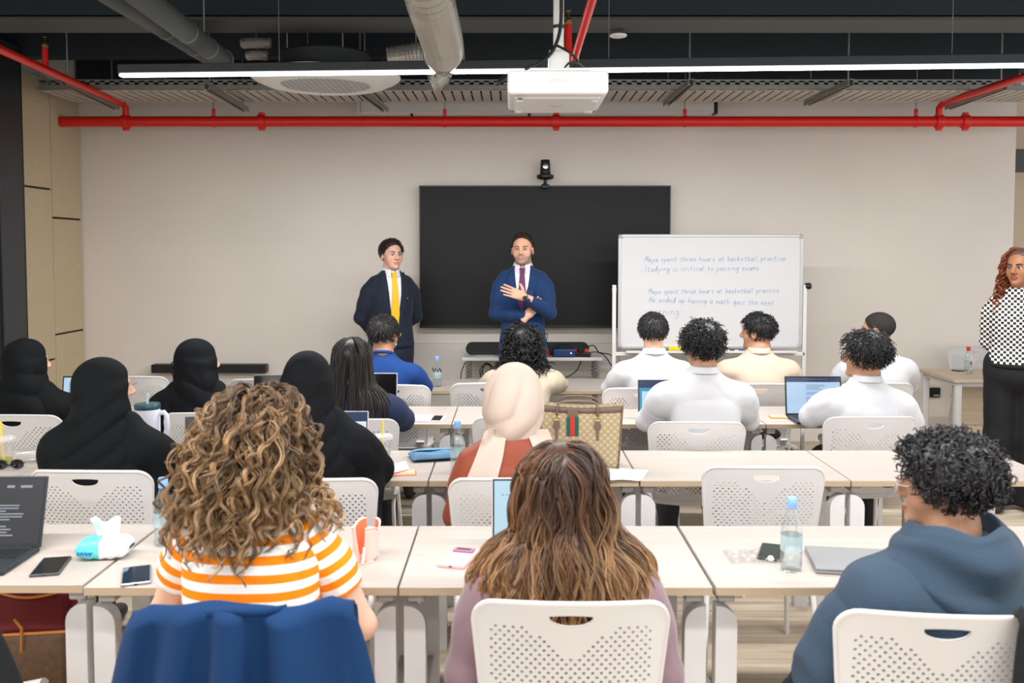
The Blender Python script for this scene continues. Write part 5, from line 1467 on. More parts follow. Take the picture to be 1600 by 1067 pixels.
add_hair(P, short_hair(P.M, 43, length=.03, n=650, r=.0028, th=.013, curl=.005, sides=.35, cols=BLACK_H, dis=.006))
P = seated('seated person in white shirt with a shaved head looking left', 1372, 486, C['shave'], hyaw=.95, lean=.05, sw=.17, b=.006, slv=.003, top_mat=WHITE_S, skin=SK_BROWN, jaw=1.05, hair_h=.008); collar(P, WHITE_S)
V, Q = hair_cap(P.M, None, .0035, 'short', .006); add_hair(P, hair_mesh([(V, Q, np.tile(np.array((.016, .014, .013)), (len(V), 1)))], matname='hair_stubble', rough=.85))
def arms_fwd(sh, zS):
    return ({-1: Vector((-.27, sh[-1].y + .10, .80)), 1: Vector((.27, sh[1].y + .02, zS - .23))}, {-1: Vector((-.16, sh[-1].y + .36, TABLE_Z + .045)), 1: Vector((.12, sh[1].y + .25, .74))})
P = seated('seated person in white shirt and glasses beside the bright laptop', 1352, 513, C['wglas'], hyaw=1.05, lean=.10, sw=.175, b=.010, slv=.004, top_mat=WHITE_S, skin=SK_BROWN, jaw=1.05, hair_h=.03, fold=(.018, .15), hroll=-.05, arms=arms_fwd); collar(P, WHITE_S); glasses(P, M_black)
add_hair(P, short_hair(P.M, 44, length=.05, n=900, r=.0030, th=.022, lift=.05, cols=BLACK_H, curl=.005, curl_len=.04, sides=.35, dis=.010, jitter=.2))

# rust blouse and cream headscarf
RUST = cloth('rust_satin', srgb(134, 62, 38), .5, 160, .1, .08); CREAM_H = cloth('cream_chiffon', srgb(194, 175, 163), .85, 200, .02, .06)
P = seated('seated person in rust blouse and cream headscarf', 805, 565, C['rust'], hyaw=-.25, lean=.08, sw=.152, b=.004, slv=.004, arms='lap', top_mat=RUST, skin=SK_TAN, hair_h=.012, res=.009, fold=(.006, .15)); collar(P, RUST, .03, .07)
headscarf(P, CREAM_H, 8, .008, .015, cape=False, nape=.05, swag=.6, wide=1.08)
SCARF_P = P
# ---- nearest row: striped T-shirt and curly hair
def stripe_mat():
    m = bpy.data.materials.new('orange_white_stripes'); m.use_nodes = True; nt = m.node_tree; b = nt.nodes['Principled BSDF']
    a = nt.nodes.new('ShaderNodeAttribute'); a.attribute_name = 'stripe'
    f = nt.nodes.new('ShaderNodeMath'); f.operation = 'FRACT'; nt.links.new(a.outputs['Fac'], f.inputs[0])
    g = nt.nodes.new('ShaderNodeMath'); g.operation = 'GREATER_THAN'; g.inputs[1].default_value = .5; nt.links.new(f.outputs[0], g.inputs[0])
    mx = nt.nodes.new('ShaderNodeMix'); mx.data_type = 'RGBA'; mx.inputs[6].default_value = (*srgb(240, 238, 234), 1); mx.inputs[7].default_value = (*srgb(246, 134, 16), 1)
    nt.links.new(g.outputs[0], mx.inputs[0]); nt.links.new(mx.outputs[2], b.inputs['Base Color']); b.inputs['Roughness'].default_value = .85; b.inputs['Specular IOR Level'].default_value = .2
    n = nt.nodes.new('ShaderNodeTexNoise'); n.inputs['Scale'].default_value = 220; tc = nt.nodes.new('ShaderNodeTexCoord'); nt.links.new(tc.outputs['Object'], n.inputs['Vector'])
    bn = nt.nodes.new('ShaderNodeBump'); bn.inputs['Strength'].default_value = .1; bn.inputs['Distance'].default_value = .005; nt.links.new(n.outputs['Fac'], bn.inputs['Height']); nt.links.new(bn.outputs['Normal'], b.inputs['Normal'])
    return m
STRIPE = stripe_mat()
def arms_bare(sh, zS):
    return ({-1: Vector((-.265, sh[-1].y + .07, zS - .24)), 1: Vector((.265, sh[1].y + .05, zS - .265))}, {-1: Vector((-.13, sh[-1].y + .30, TABLE_Z + .04)), 1: Vector((.10, sh[1].y + .28, TABLE_Z + .04))})
P = seated('seated person in orange and white striped T-shirt with curly brown hair', 403, 608, C['stripe'], hyaw=-.12, lean=.10, sw=.152, b=.004, top_mat=STRIPE, skin=SK_FAIR, hair_h=.035, res=.008, fold=(.004, .12), bare=True, arms=arms_bare, short_sleeve=True, neck=.10)
per = .043
def set_stripe(me, val):
    a = me.attributes.new('stripe', 'FLOAT', 'POINT'); a.data.foreach_set('value', val.astype(np.float32))
set_stripe(P.top.data, P.topV[:, 2] / per + .012 * np.sin(P.topV[:, 0] * 20) + .1)
for s in (-1, 1):
    a, e = P.sh[s], P.el[s]; d = (e - a); S = SDF((min(a.x, e.x) - .1, a.y - .12, e.z - .1), (max(a.x, e.x) + .1, e.y + .14, a.z + .1), .008)
    S.chain([a + Vector((-s * .02, 0, -.004)), a.lerp(e, .35), a.lerp(e, .62)], [.061, .060, .059], .02)
    S.half(tuple(d), float(np.dot(np.array(d.normalized()), np.array(a.lerp(e, .60)))))
    V, Q = S.mesh(); V = relax(V, Q, 1); N = vnormals(V, Q); V = folds(V, N, .004, .08, 50 + s)
    o = link('sleeve', np_mesh('sleeve', V, Q, STRIPE), P.root); set_stripe(o.data, (V @ np.array(d.normalized())) / per + .35)
crew_neck(P, mat('orange_rib', srgb(240, 128, 20), .85), r=.068, t=.009)
BR = [[(.055, .028, .013), (.085, .045, .022), (.030, .016, .008), (.12, .070, .035)], [(.34, .20, .095), (.44, .28, .14), (.24, .135, .06)]]
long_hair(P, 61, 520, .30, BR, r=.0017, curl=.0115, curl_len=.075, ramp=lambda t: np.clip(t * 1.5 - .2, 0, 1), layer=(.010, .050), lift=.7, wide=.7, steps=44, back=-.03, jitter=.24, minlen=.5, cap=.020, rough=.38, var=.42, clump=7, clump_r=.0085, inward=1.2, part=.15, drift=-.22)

# ---- nearest row: mauve top, long wavy ombre hair
MAUVE = cloth('mauve_knit', srgb(124, 100, 108), .85, 200, .3)
P = seated('seated person in mauve top with long brown to caramel hair', 880, 688, C['mauve'], hyaw=.03, lean=.04, sw=.170, b=.012, slv=.010, top_mat=MAUVE, skin=SK_FAIR, hair_h=.014, res=.009, fold=(.006, .12), arms='lap')
OM = [[(.075, .034, .018), (.120, .055, .026), (.040, .021, .014)], [(.42, .235, .105), (.30, .150, .062), (.50, .30, .15), (.20, .10, .045)]]
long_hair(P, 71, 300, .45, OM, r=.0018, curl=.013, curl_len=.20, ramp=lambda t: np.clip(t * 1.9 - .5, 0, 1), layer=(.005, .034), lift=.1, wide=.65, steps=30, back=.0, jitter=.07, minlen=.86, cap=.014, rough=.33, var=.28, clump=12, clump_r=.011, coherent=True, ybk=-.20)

# ---- nearest row: hoodie
HOOD = cloth('slate_hoodie', srgb(48, 64, 80), .9, 180, .05, .2)
def arms_h(sh, zS):
    return ({-1: Vector((-.335, sh[-1].y + .03, zS - .215)), 1: Vector((.29, sh[1].y - .02, zS - .245))}, {-1: Vector((-.14, sh[-1].y + .22, .66)), 1: Vector((.14, sh[1].y + .22, .66))})
P = seated('seated person in slate blue hoodie with curly black hair and glasses', 1490, 661, C['hood'], hyaw=.80, lean=.06, yaw=.22, sw=.185, b=.028, slv=.022, top_mat=HOOD, skin=SK_BROWN, jaw=1.08, hair_h=.045, res=.009, fold=(.022, .17), arms=arms_h, face=1.0, low=srgb(40, 58, 82), shoe=srgb(206, 198, 190), legs=({-1: (.0, .92, .085), 1: (.16, .72, .085)}, {-1: (-.04, .48, .47), 1: (.15, .45, .50)}))
PH = P
add_hair(P, short_hair(P.M, 81, length=.036, n=1000, r=.0030, th=.027, curl=.0065, lift=.45, cols=BLACK_H, sides=.12, dis=.010, curl_len=.024, jitter=.4, layer=.004)); glasses(P, mat('clear_frame', srgb(190, 186, 180), .3))
zN = P.zN; cy = float(P.cyN)
def hood(u, v):
    a = -PI / 2 + (u - .5) * 2 * PI * .97                       # 0.5 = middle of the back
    bk = max(0.0, -math.sin(a)) ** 1.3; sd = abs(math.cos(a))
    prof = [(.068, -.03), (.078, .015), (.094, .040 + .012 * sd), (.112, .030), (.124, .0), (.136, -.040), (.146, -.085), (.150, -.125), (.140, -.16), (.118, -.165)]
    t_ = v * (len(prof) - 1); i = min(int(t_), len(prof) - 2); f = t_ - i
    r = prof[i][0] + (prof[i + 1][0] - prof[i][0]) * f; z = prof[i][1] + (prof[i + 1][1] - prof[i][1]) * f
    if z < .02: z = .02 + (z - .02) * (.42 + .62 * bk)
    fold = .013 * math.sin(v * 15 + 1.5 * sd + .6 * math.sin(a * 2)) * sstep(.25, .6, v) * (.4 + .6 * bk)
    rx = r * (1.12 + .20 * v * sd) + fold; ry = r * (1.06 if math.sin(a) < 0 else .98 - .25 * v) + fold
    return (rx * math.cos(a), cy - .004 + ry * math.sin(a) - .012 * bk, zN + z - .030 * max(0, math.sin(a)) + .006 * math.sin(a * 5 + v * 4))
mb = MB(); mb.grid(hood, 72, 40); V = np.array(mb.v); ho = mb.build('hood', HOOD, P.root, True, angle=180); ho.modifiers.new('thick', 'SOLIDIFY').thickness = .006
for s in (-1, 1): MB().tube([(s * .035, cy + .095, zN - .02), (s * .04, cy + .125, zN - .08), (s * .038, cy + .135, zN - .17)], .0035, 6).build('drawstring', M_white, P.root, True)
# ------------------------------------------------------------------ the three standing people
from mathutils.bvhtree import BVHTree
def bvh_of(V, Q): return BVHTree.FromPolygons([tuple(v) for v in V], [tuple(int(i) for i in q) for q in Q])
def patch(name, bvh, fn, nu, nv, off, th, m, parent, smooth=True, back=False):
    """thin cloth piece lying on the front (+y side) of a body: fn(u,v)->(x,z)"""
    mb = MB(); ok = []
    pts = []
    for j in range(nv):
        for i in range(nu):
            x, z = fn(i / (nu - 1), j / (nv - 1)); sg = -1 if back else 1; h = bvh.ray_cast(Vector((x, 1.0 * sg, z)), Vector((0, -sg, 0)))
            y = h[0].y * sg if h[0] is not None else (pts[-1].y if pts else 0.0)
            pts.append(Vector((x, y, z)))
    for _ in range(2):                              # smooth the depth so that the piece hangs calmly
        q = [p.copy() for p in pts]
        for j in range(nv):
            for i in range(nu):
                nb = [pts[jj * nu + ii].y for jj in (j - 1, j, j + 1) for ii in (i - 1, i, i + 1) if 0 <= jj < nv and 0 <= ii < nu]
                q[j * nu + i].y = max(sum(nb) / len(nb), pts[j * nu + i].y)
        pts = q
    n = nu * nv
    sg = -1 if back else 1
    vs_ = [(p.x, (p.y + off + th) * sg, p.z) for p in pts] + [(p.x, (p.y + off - .004) * sg, p.z) for p in pts]
    fs_ = []
    for j in range(nv - 1):
        for i in range(nu - 1):
            a, b, c, d = j * nu + i, j * nu + i + 1, (j + 1) * nu + i + 1, (j + 1) * nu + i
            fs_ += [(a, b, c, d), (d + n, c + n, b + n, a + n)]
    for i in range(nu - 1): fs_ += [(i, i + n, i + 1 + n, i + 1), ((nv - 1) * nu + i, (nv - 1) * nu + i + 1, (nv - 1) * nu + i + 1 + n, (nv - 1) * nu + i + n)]
    for j in range(nv - 1): fs_ += [(j * nu, (j + 1) * nu, (j + 1) * nu + n, j * nu + n), (j * nu + nu - 1, j * nu + nu - 1 + n, (j + 1) * nu + nu - 1 + n, (j + 1) * nu + nu - 1)]
    return mb.add(vs_, fs_).build(name, m, parent, smooth, angle=50)

def standing(label, px, py, d, yaw, height_hair=.015, skin=SK_FAIR, hyaw=0.0, hpitch=0.0, hs=1.0, sw=.185, arms=None, coat=None, coat_mat=None, shirt_mat=None, trouser_mat=None, shoe=(.01, .01, .01), lips=None, beard=None, jaw=1.06, suit=True, hem=.52, vz=.635, res=.010, female=False, hfwd=.025):
    P = Person(); tp = at(px, py, d); H = tp.z - height_hair; k = H / 1.80; P.k = k
    P.root = empty('person', (tp.x, d, 0), PI + yaw, label, 'person')
    P.zH = H - .118 * hs; P.zN = P.zH - .130 * hs; zN = P.zN; P.lean = 0.0; P.cyN = 0.0; P.sw = sw
    P.M = head_frame(Vector((0, hfwd, P.zH)), hyaw, hpitch, 0, hs)
    zS = zN - .088; zh = hem * H
    sh = {s: Vector((s * sw, 0, zS)) for s in (-1, 1)}; el, wr = arms(sh, zS, k); P.sh, P.el, P.wr = sh, el, wr
    if female: rows = [(zh, .180, .155), (zh + .08, .172, .145), (.63 * H, .160, .135), (.70 * H, .172, .155), (.75 * H, .174, .160), (zS - .02, sw + .008, .114), (zN - .07, sw * .90, .10), (zN - .036, sw * .66, .085), (zN - .015, .080, .07), (zN + .008, .060, .060)]
    else: rows = [(zh, .190, .145), (zh + .10, .178, .135), (.64 * H, .166, .125), (.70 * H, .174, .128), (.76 * H, .180, .130), (zS - .015, sw + .014, .114), (zN - .062, sw * .97, .102), (zN - .034, sw * .72, .090), (zN - .012, .086, .076), (zN + .012, .070, .068)]
    # inner shirt
    Bv = None
    if suit:
        S = SDF((-.26, -.2, zh), (.26, .24, zN + .05), .011)
        S.loft([(z, 0, .006, rx - .020, ry - .012) for z, rx, ry in rows], .02); V, Q = S.mesh(); V = relax(V, Q, 1)
        link('shirt', np_mesh('shirt', V, Q, shirt_mat), P.root); P.shirt_bvh = bvh_of(V, Q)
    # coat / blouse
    S = SDF((-.44, -.30, zh - .02), (.44, .44, zN + .05), res)
    S.loft([(z, 0, 0, rx, ry) for z, rx, ry in rows[:-1]] + [rows[-1][:1] + (0, 0) + rows[-1][1:]], .02)
    for s in (-1, 1):
        S.chain([sh[s] + Vector((-s * .02, 0, .0)), sh[s].lerp(el[s], .3), sh[s].lerp(el[s], .6), el[s]], [.050, .060, .057, .052] if not female else [.045, .055, .052, .046], .045)
        S.chain([el[s], el[s].lerp(wr[s], .5), el[s].lerp(wr[s], .88)], [.052, .047, .041] if not female else [.046, .042, .036], .02)
    if suit:                                          # open front: a V down to the button
        zb = vz * H; P.vz = vz
        sl = S.sl((-.2, .02, zb - .02), (.2, .44, zN + .06)); X, Y, Z = S.xyz(sl)
        wv = .064 * np.clip((Z - zb) / (zN - .02 - zb), 0, 1.4) ** .9
        D = np.maximum(np.maximum(np.abs(X) - wv, .055 - Y), zb - Z)
        keep = np.ones_like(D, bool)
        A = S.F[sl]; near_arm = np.full(A.shape, 9.0, np.float32)
        for s in (-1, 1):
            for a_, b_ in ((el[s], wr[s]),):
                a = np.array(a_); w = np.array(b_) - a; t = np.clip(((X - a[0]) * w[0] + (Y - a[1]) * w[1] + (Z - a[2]) * w[2]) / (w @ w), 0, 1)
                near_arm = np.minimum(near_arm, np.sqrt((X - a[0] - t * w[0]) ** 2 + (Y - a[1] - t * w[1]) ** 2 + (Z - a[2] - t * w[2]) ** 2) - .062)
        D = np.where(near_arm < 0, 9, D); S.F[sl] = np.maximum(A, -D)
    V, Q = S.mesh(); V = relax(V, Q, 1); N = vnormals(V, Q); V = folds(V, N, .007 if suit else .006, .13, 77 + int(px), n=6, stretch=(1, 1, .8))
    P.coat = link('jacket' if suit else 'blouse', np_mesh('jacket', V, Q, coat_mat), P.root); P.coat_bvh = bvh_of(V, Q)
    # body
    hc = P.M.translation
    B = SDF((-.36, -.26, 0.0), (.36, .34, H + .03), .022, ((-.10, hc.y - .12, zN - .06), (.10, hc.y + .14, H + .02)), .004)
    add_head(B, P.M, 1.0, jaw)
    B.chain([P.M @ Vector((0, -.018, -.05)), P.M @ Vector((0, -.022, -.10)), (0, 0, zN), (0, 0, zN - .06)], [.056 * jaw, .055 * jaw, .060 * jaw, .075], .02)
    B.loft([(z, 0, 0, rx - .035, ry - .035) for z, rx, ry in rows[:-2]], .03)
    for s in (-1, 1):
        B.chain([sh[s], el[s], wr[s]], [.036, .034, .027], .02); B.chain([(s * .09, 0, zh + .05), (s * .10, 0, .28 * H), (s * .10, -.01, .06)], [.07, .05, .04], .03)
    me = skin_mesh(B, P.M, skin, lips if lips is not None else np.array(skin) * np.array([.86, .58, .55]), beard)
    P.body = link('body', me, P.root)
    # trousers and shoes
    S = SDF((-.26, -.22, .02), (.26, .24, zh + .16), .014)
    S.ell((0, 0, zh - .06), (.172 if not female else .190, .130 if not female else .165, .13), .05)
    for s in (-1, 1): S.chain([(s * .09, 0, zh), (s * .095, .005, .28 * H), (s * .10, -.01, .05)], [.100, .080, .078] if not female else [.115, .095, .10], .03)
    V, Q = S.mesh(); N = vnormals(V, Q); V = folds(V, N, .006, .12, 5); link('trousers', np_mesh('trousers', V, Q, trouser_mat), P.root)
    for s in (-1, 1): o = link('shoe', LOW_SH, P.root, (s * .10, .03, 0)); objmat(o, mat('shoe_%.2f_%.2f' % (shoe[0], shoe[2]), shoe, .5))
    return P
def add_hands(P, hands):
    """join hand meshes to the body mesh: hands = [(wrist, dir, up, left, handmesh)]"""
    me = P.body.data; n = len(me.vertices); V = np.zeros(n * 3); me.vertices.foreach_get('co', V); V = V.reshape(-1, 3)
    Q = np.zeros(len(me.polygons) * 4, int); me.polygons.foreach_get('vertices', Q); Q = Q.reshape(-1, 4)
    C = np.zeros(n * 4); me.color_attributes['tint'].data.foreach_get('color', C); C = C.reshape(-1, 4)[:, :3]
    skin = np.median(C, axis=0)
    for w, d, up, lf, hm in hands:
        v, q = place_hand(hm, w, d, up, lf); Q = np.concatenate([Q, q + len(V)]); V = np.concatenate([V, v]); C = np.concatenate([C, np.tile(skin, (len(v), 1))])
    nm = np_mesh('body', V, Q, MATS['skin']); set_tint(nm, C); P.body.data = nm
def shirt_collar(P, m, h=.040, r=.068):
    c = Vector((0, -.002, P.zN - .004)); mb = MB()
    def ring(u, v):
        a = PI / 2 + .30 + u * (2 * PI - .60)
        if v <= .5: z = v * 2 * h; rad = r - .006 * v
        else: z = h - (v - .5) * 2 * h * 1.15; rad = r - .002 + .018 * (v - .5) * 2
        fr = max(0, math.sin(a))
        return (c.x + rad * math.cos(a), c.y + rad * 1.12 * math.sin(a) + .012 * fr, c.z + z - .022 * fr - (.020 * fr if v > .7 else 0))
    mb.grid(ring, 41, 9); o = mb.build('collar', m, P.root, True, angle=180); md = o.modifiers.new('thick', 'SOLIDIFY'); md.thickness = .002; return o
def suit_front(P, coat_mat, tie_mat, H, tie_len=.44, bend=0.0, lapels=True):
    zN = P.zN; zb = P.vz * H
    # tie
    zt = zN - .012
    def tie(u, v):
        z = zt - .035 - v * tie_len; w = .018 + .026 * v ** .9
        if v > .93: w *= (1 - v) / .07 * .95 + .05
        return ((u - .5) * 2 * w + bend * v, z)
    patch('tie', P.shirt_bvh, tie, 7, 26, .004, .004, tie_mat, P.root)
    c = Vector((0, 0, 0)); h = P.shirt_bvh.ray_cast(Vector((0, 1, zt - .03)), Vector((0, -1, 0))); y = h[0].y + .006 if h[0] else .08
    MB().prism([(-.021, .018), (.021, .018), (.015, -.024), (-.015, -.024)], y - .012, y + .012).build('tie_knot', tie_mat, P.root, loc=(0, 0, zt - .016))
    if lapels:
        for s in (-1, 1):
            def lap(u, v):
                z = zb + .02 + (zN - .03 - zb) * v; w_in = .064 * max(0, min(1.4, (z - zb) / (zN - .02 - zb))) ** .9
                wid = .014 + .066 * v ** .8
                if v > .74: wid = (.014 + .066 * .74 ** .8) * (1 - (v - .74) * 1.9)
                return (s * (w_in - .003 + u * wid), z)
            patch('lapel', P.coat_bvh, lap, 7, 22, .001, .005, coat_mat, P.root)
    for k_ in (0, 1):
        z = zb - .015 - k_ * .10; h = P.coat_bvh.ray_cast(Vector((.006, 1, z)), Vector((0, -1, 0)))
        if h[0]: MB().lathe([(0, -.002), (.009, -.002), (.009, .004), (0, .005)], 10, (.006, h[0].y, z), 'y', cap=False).build('button', M_black, P.root, True)

NAVYSUIT = cloth('navy_suit', srgb(26, 34, 50), .75, 320, .1, .08); BLUESUIT = cloth('blue_suit', srgb(18, 50, 94), .75, 320, .1, .08)
SHIRTW = cloth('dress_shirt', srgb(228, 228, 236), .7, 300, 0, .04); YELLOW = cloth('yellow_silk', srgb(232, 188, 40), .5, 300, 0, .15); PURPLE = cloth('purple_silk', srgb(104, 44, 96), .5, 300, 0, .15)
# man with the yellow tie, hands behind his back
def arms_back(sh, zS, k):
    return ({s: Vector((s * .232, -.07, zS - .29 * k)) for s in (-1, 1)}, {s: Vector((s * .05, -.21, zS - .46 * k)) for s in (-1, 1)})
P = standing('standing person in dark navy suit and yellow tie, hands behind back', 610, 372, 7.45, .42, skin=srgb(222, 176, 156), hyaw=.16, arms=arms_back, coat_mat=NAVYSUIT, shirt_mat=SHIRTW, trouser_mat=NAVYSUIT, sw=.150, jaw=.98, vz=.53)
H = P.zH + .118; suit_front(P, NAVYSUIT, YELLOW, H, .50); shirt_collar(P, SHIRTW)
add_hands(P, [(P.wr[1], (-.9, -.1, -.3), (0, -1, 0), False, HAND), (P.wr[-1], (.9, -.1, -.2), (0, -1, 0), True, HAND)])
head_extras(P.M, P.root, (.05, .05, .06), (.03, .02, .015), look=.15)
add_hair(P, short_hair(P.M, 91, kind='mid', lift=.08, jitter=.15, length=.024, n=1100, r=.0020, th=.011, sides=.4, top=.008, cols=[(.022, .016, .013), (.035, .026, .021), (.05, .042, .038)]))
hq = P.coat_bvh.ray_cast(Vector((-.10, 1, .74 * H)), Vector((0, -1, 0)))
if hq[0]: MB().lathe([(0, -.001), (.006, -.001), (.006, .003), (0, .004)], 8, tuple(hq[0]), 'y', cap=False).build('lapel_pin', M_white, P.root)

# man in the blue suit, arms folded, one hand gesturing
def arms_fold(sh, zS, k):
    el = {1: Vector((.205, .07, zS - .275)), -1: Vector((-.210, .11, zS - .265))}
    wr = {1: Vector((-.035, .175, zS - .285)), -1: Vector((-.035, .285, zS - .145))}
    return el, wr
P = standing('standing person in bright blue suit and purple tie gesturing with folded arms', 817, 363, 7.22, -.06, skin=srgb(220, 168, 142), hyaw=-.10, arms=arms_fold, coat_mat=BLUESUIT, shirt_mat=SHIRTW, trouser_mat=BLUESUIT, beard=((.22, .18, .16), .8), sw=.158, hem=.51)
H = P.zH + .118; suit_front(P, BLUESUIT, PURPLE, H, .42); shirt_collar(P, SHIRTW)
HAND_OPEN = make_hand(curl=.10, spread=.05, h=.0038, thumb_out=1.0)
wl_, wr_ = P.wr[-1], P.wr[1]
dl = Vector((.93, .10, .34)).normalized()
add_hands(P, [(wl_ + Vector((.01, .0, .008)), dl, (0, .95, .15), True, HAND_OPEN), (wr_ + Vector((-.012, .0, .004)), (-.135, -.045, .150), (-.2, .9, .2), False, make_hand(curl=.30, spread=.04, thumb_out=.3))])
for w, e, nm in ((wl_, P.el[-1], 'shirt_cuff'), (wr_, P.el[1], 'shirt_cuff')):
    d = (w - e).normalized(); MB().tube([w - d * .055, w - d * .012], [.036, .034], 14, up=(0, 1, 0)).build(nm, SHIRTW, P.root, True, angle=60)
d = (wl_ - P.el[-1]).normalized(); a = wl_ - d * .004
wt = MB().tube([a, a + d * .018], .0295, 16, up=(0, 1, 0)).build('wristwatch', mat('watch_steel', srgb(120, 118, 112), .3, .8), P.root, True)
MB().lathe([(0, -.004), (.017, -.004), (.018, .004), (0, .005)], 14, tuple(a + d * .009 + Vector((0, .031, .0))), 'y', cap=False).build('watch_face', M_black, wt, True)
head_extras(P.M, P.root, (.06, .05, .05), (.06, .04, .03))
MB().grid(lambda u, v: P.M @ Vector(((u - .5) * .030, .0985 - .6 * ((u - .5) * .03) ** 2 * 20, -.0665 + (v - .5) * .008 * (1 - (2 * u - 1) ** 2))), 9, 4).build('open_mouth', mat('mouth_inside', (.10, .03, .03), .5), P.root, True)
add_hair(P, short_hair(P.M, 93, kind='recede', length=.024, n=900, r=.0020, th=.009, sides=.45, top=.010, cols=[(.035, .022, .016), (.05, .034, .026), (.025, .017, .013)]))

def arms_wom(sh, zS, k):
    return ({s: Vector((s * .182, -.06, zS - .29 * k)) for s in (-1, 1)}, {s: Vector((s * .05, -.20, zS - .44 * k)) for s in (-1, 1)})
# woman in the black and white checked blouse
def check_mat():
    m = mat('houndstooth', (.9, .9, .9), .8); nt = m.node_tree; b = nt.nodes['Principled BSDF']
    tc = nt.nodes.new('ShaderNodeTexCoord'); mp = nt.nodes.new('ShaderNodeMapping'); mp.inputs['Scale'].default_value = (1, 0.001, 1); mp.inputs['Location'].default_value = (0, .004, 0)
    nt.links.new(tc.outputs['Object'], mp.inputs['Vector']); ck = nt.nodes.new('ShaderNodeTexChecker'); ck.inputs['Scale'].default_value = 58
    ck.inputs['Color1'].default_value = (*srgb(236, 232, 228), 1); ck.inputs['Color2'].default_value = (*srgb(20, 20, 22), 1)
    nt.links.new(mp.outputs['Vector'], ck.inputs['Vector']); nt.links.new(ck.outputs['Color'], b.inputs['Base Color']); return m
CHECK = check_mat(); BLK = cloth('black_trousers', srgb(24, 24, 26), .8, 250, .02)
P = standing('standing person in black and white checked blouse and black trousers at right edge', 1596, 386, 6.02, -.50, skin=srgb(158, 108, 78), hyaw=-.42, arms=arms_wom, coat_mat=CHECK, trouser_mat=BLK, suit=False, female=True, hem=.56, sw=.150, lips=srgb(140, 70, 62), jaw=.96, hs=1.0)
head_extras(P.M, P.root, (.03, .02, .015), (.02, .012, .01))
c = Vector((0, 0, P.zN + .0)); MB().tube([(.085 * math.cos(a), .005 + .10 * math.sin(a), c.z - .012 - .05 * max(0, math.sin(a)) ** 1.5) for a in [2 * PI * k / 32 for k in range(32)]], .011, 8, closed=True).build('cowl_neck', CHECK, P.root, True, angle=180)
MB().tube([(.182 * math.cos(a), .158 * math.sin(a), .560 * (P.zH + .118)) for a in [2 * PI * k / 36 for k in range(36)]], .014, 8, closed=True).build('waistband', BLK, P.root, True, angle=180)
P.lean = 0.0
# hair pulled back from the brow, copper curls falling over one shoulder
rng = np.random.default_rng(97); M = P.M
V, Q = hair_cap(M, None, .006, 'recede', .005, .003, 5); Mi = np.array(M.inverted()); Lh = V @ Mi[:3, :3].T + Mi[:3, 3]
grey = np.array((.10, .06, .05)); cop = np.array((.20, .055, .022)); w = sstep(.02, -.05, Lh[:, 1])[:, None]; parts = [(V, Q, grey + w * (cop - grey))]
R = scalp_pts(120, 'short', rng); R = R[(R[:, 1] < .02)]; R[:, 0] = np.abs(R[:, 0]) * .9 + .005
n = len(R); base = Vector((.115, .085, P.zN - .09)); tgt = np.array(M.inverted() @ base)
def flow(p, u):
    d = tgt - p; d /= np.linalg.norm(d, axis=1)[:, None]; return d * (1.2 if u < .6 else .2) + np.array([0.05, .1, -.9 if u < .6 else -1.4])
PP = strands(M, R, rng, .36 * rng.uniform(.75, 1.1, n), 40, lift=.3, flow=flow, layer=(.008, .03), curl=.014, curl_len=.07, jitter=.22, clump=6, clump_r=.007)
Vt, Qt = tubes_np(PP, taper(n * 6, 41, .0028, rng, .4), 3); parts.append((Vt, Qt, lock_cols(n, 41, 3, rng, [[(.22, .055, .020), (.32, .085, .030), (.14, .035, .016)]], clump=6)))
add_hair(P, hair_mesh(parts, rough=.4, matname='hair_copper'))

# the cream scarf ends lying over the rust blouse
P = SCARF_P; bv = bvh_of(P.topV, P.topQ); zN = P.zN
def end_l(u, v):
    z = zN - .005 - v * .45 + .012 * math.sin(u * 5 + v * 3); cx = -.075 - .105 * v ** .8; return (cx + (u - .5) * (.085 + .065 * v) + .006 * math.sin(v * 9), z)
o = patch('scarf_end', bv, end_l, 13, 24, .003, .005, CREAM_H, P.root, back=True)
def end_r(u, v):
    z = zN - .005 - v * .17; cx = .085 + .075 * v; return (cx + (u - .5) * .085, z)
patch('scarf_end', bv, end_r, 11, 12, .003, .005, CREAM_H, P.root, back=True)
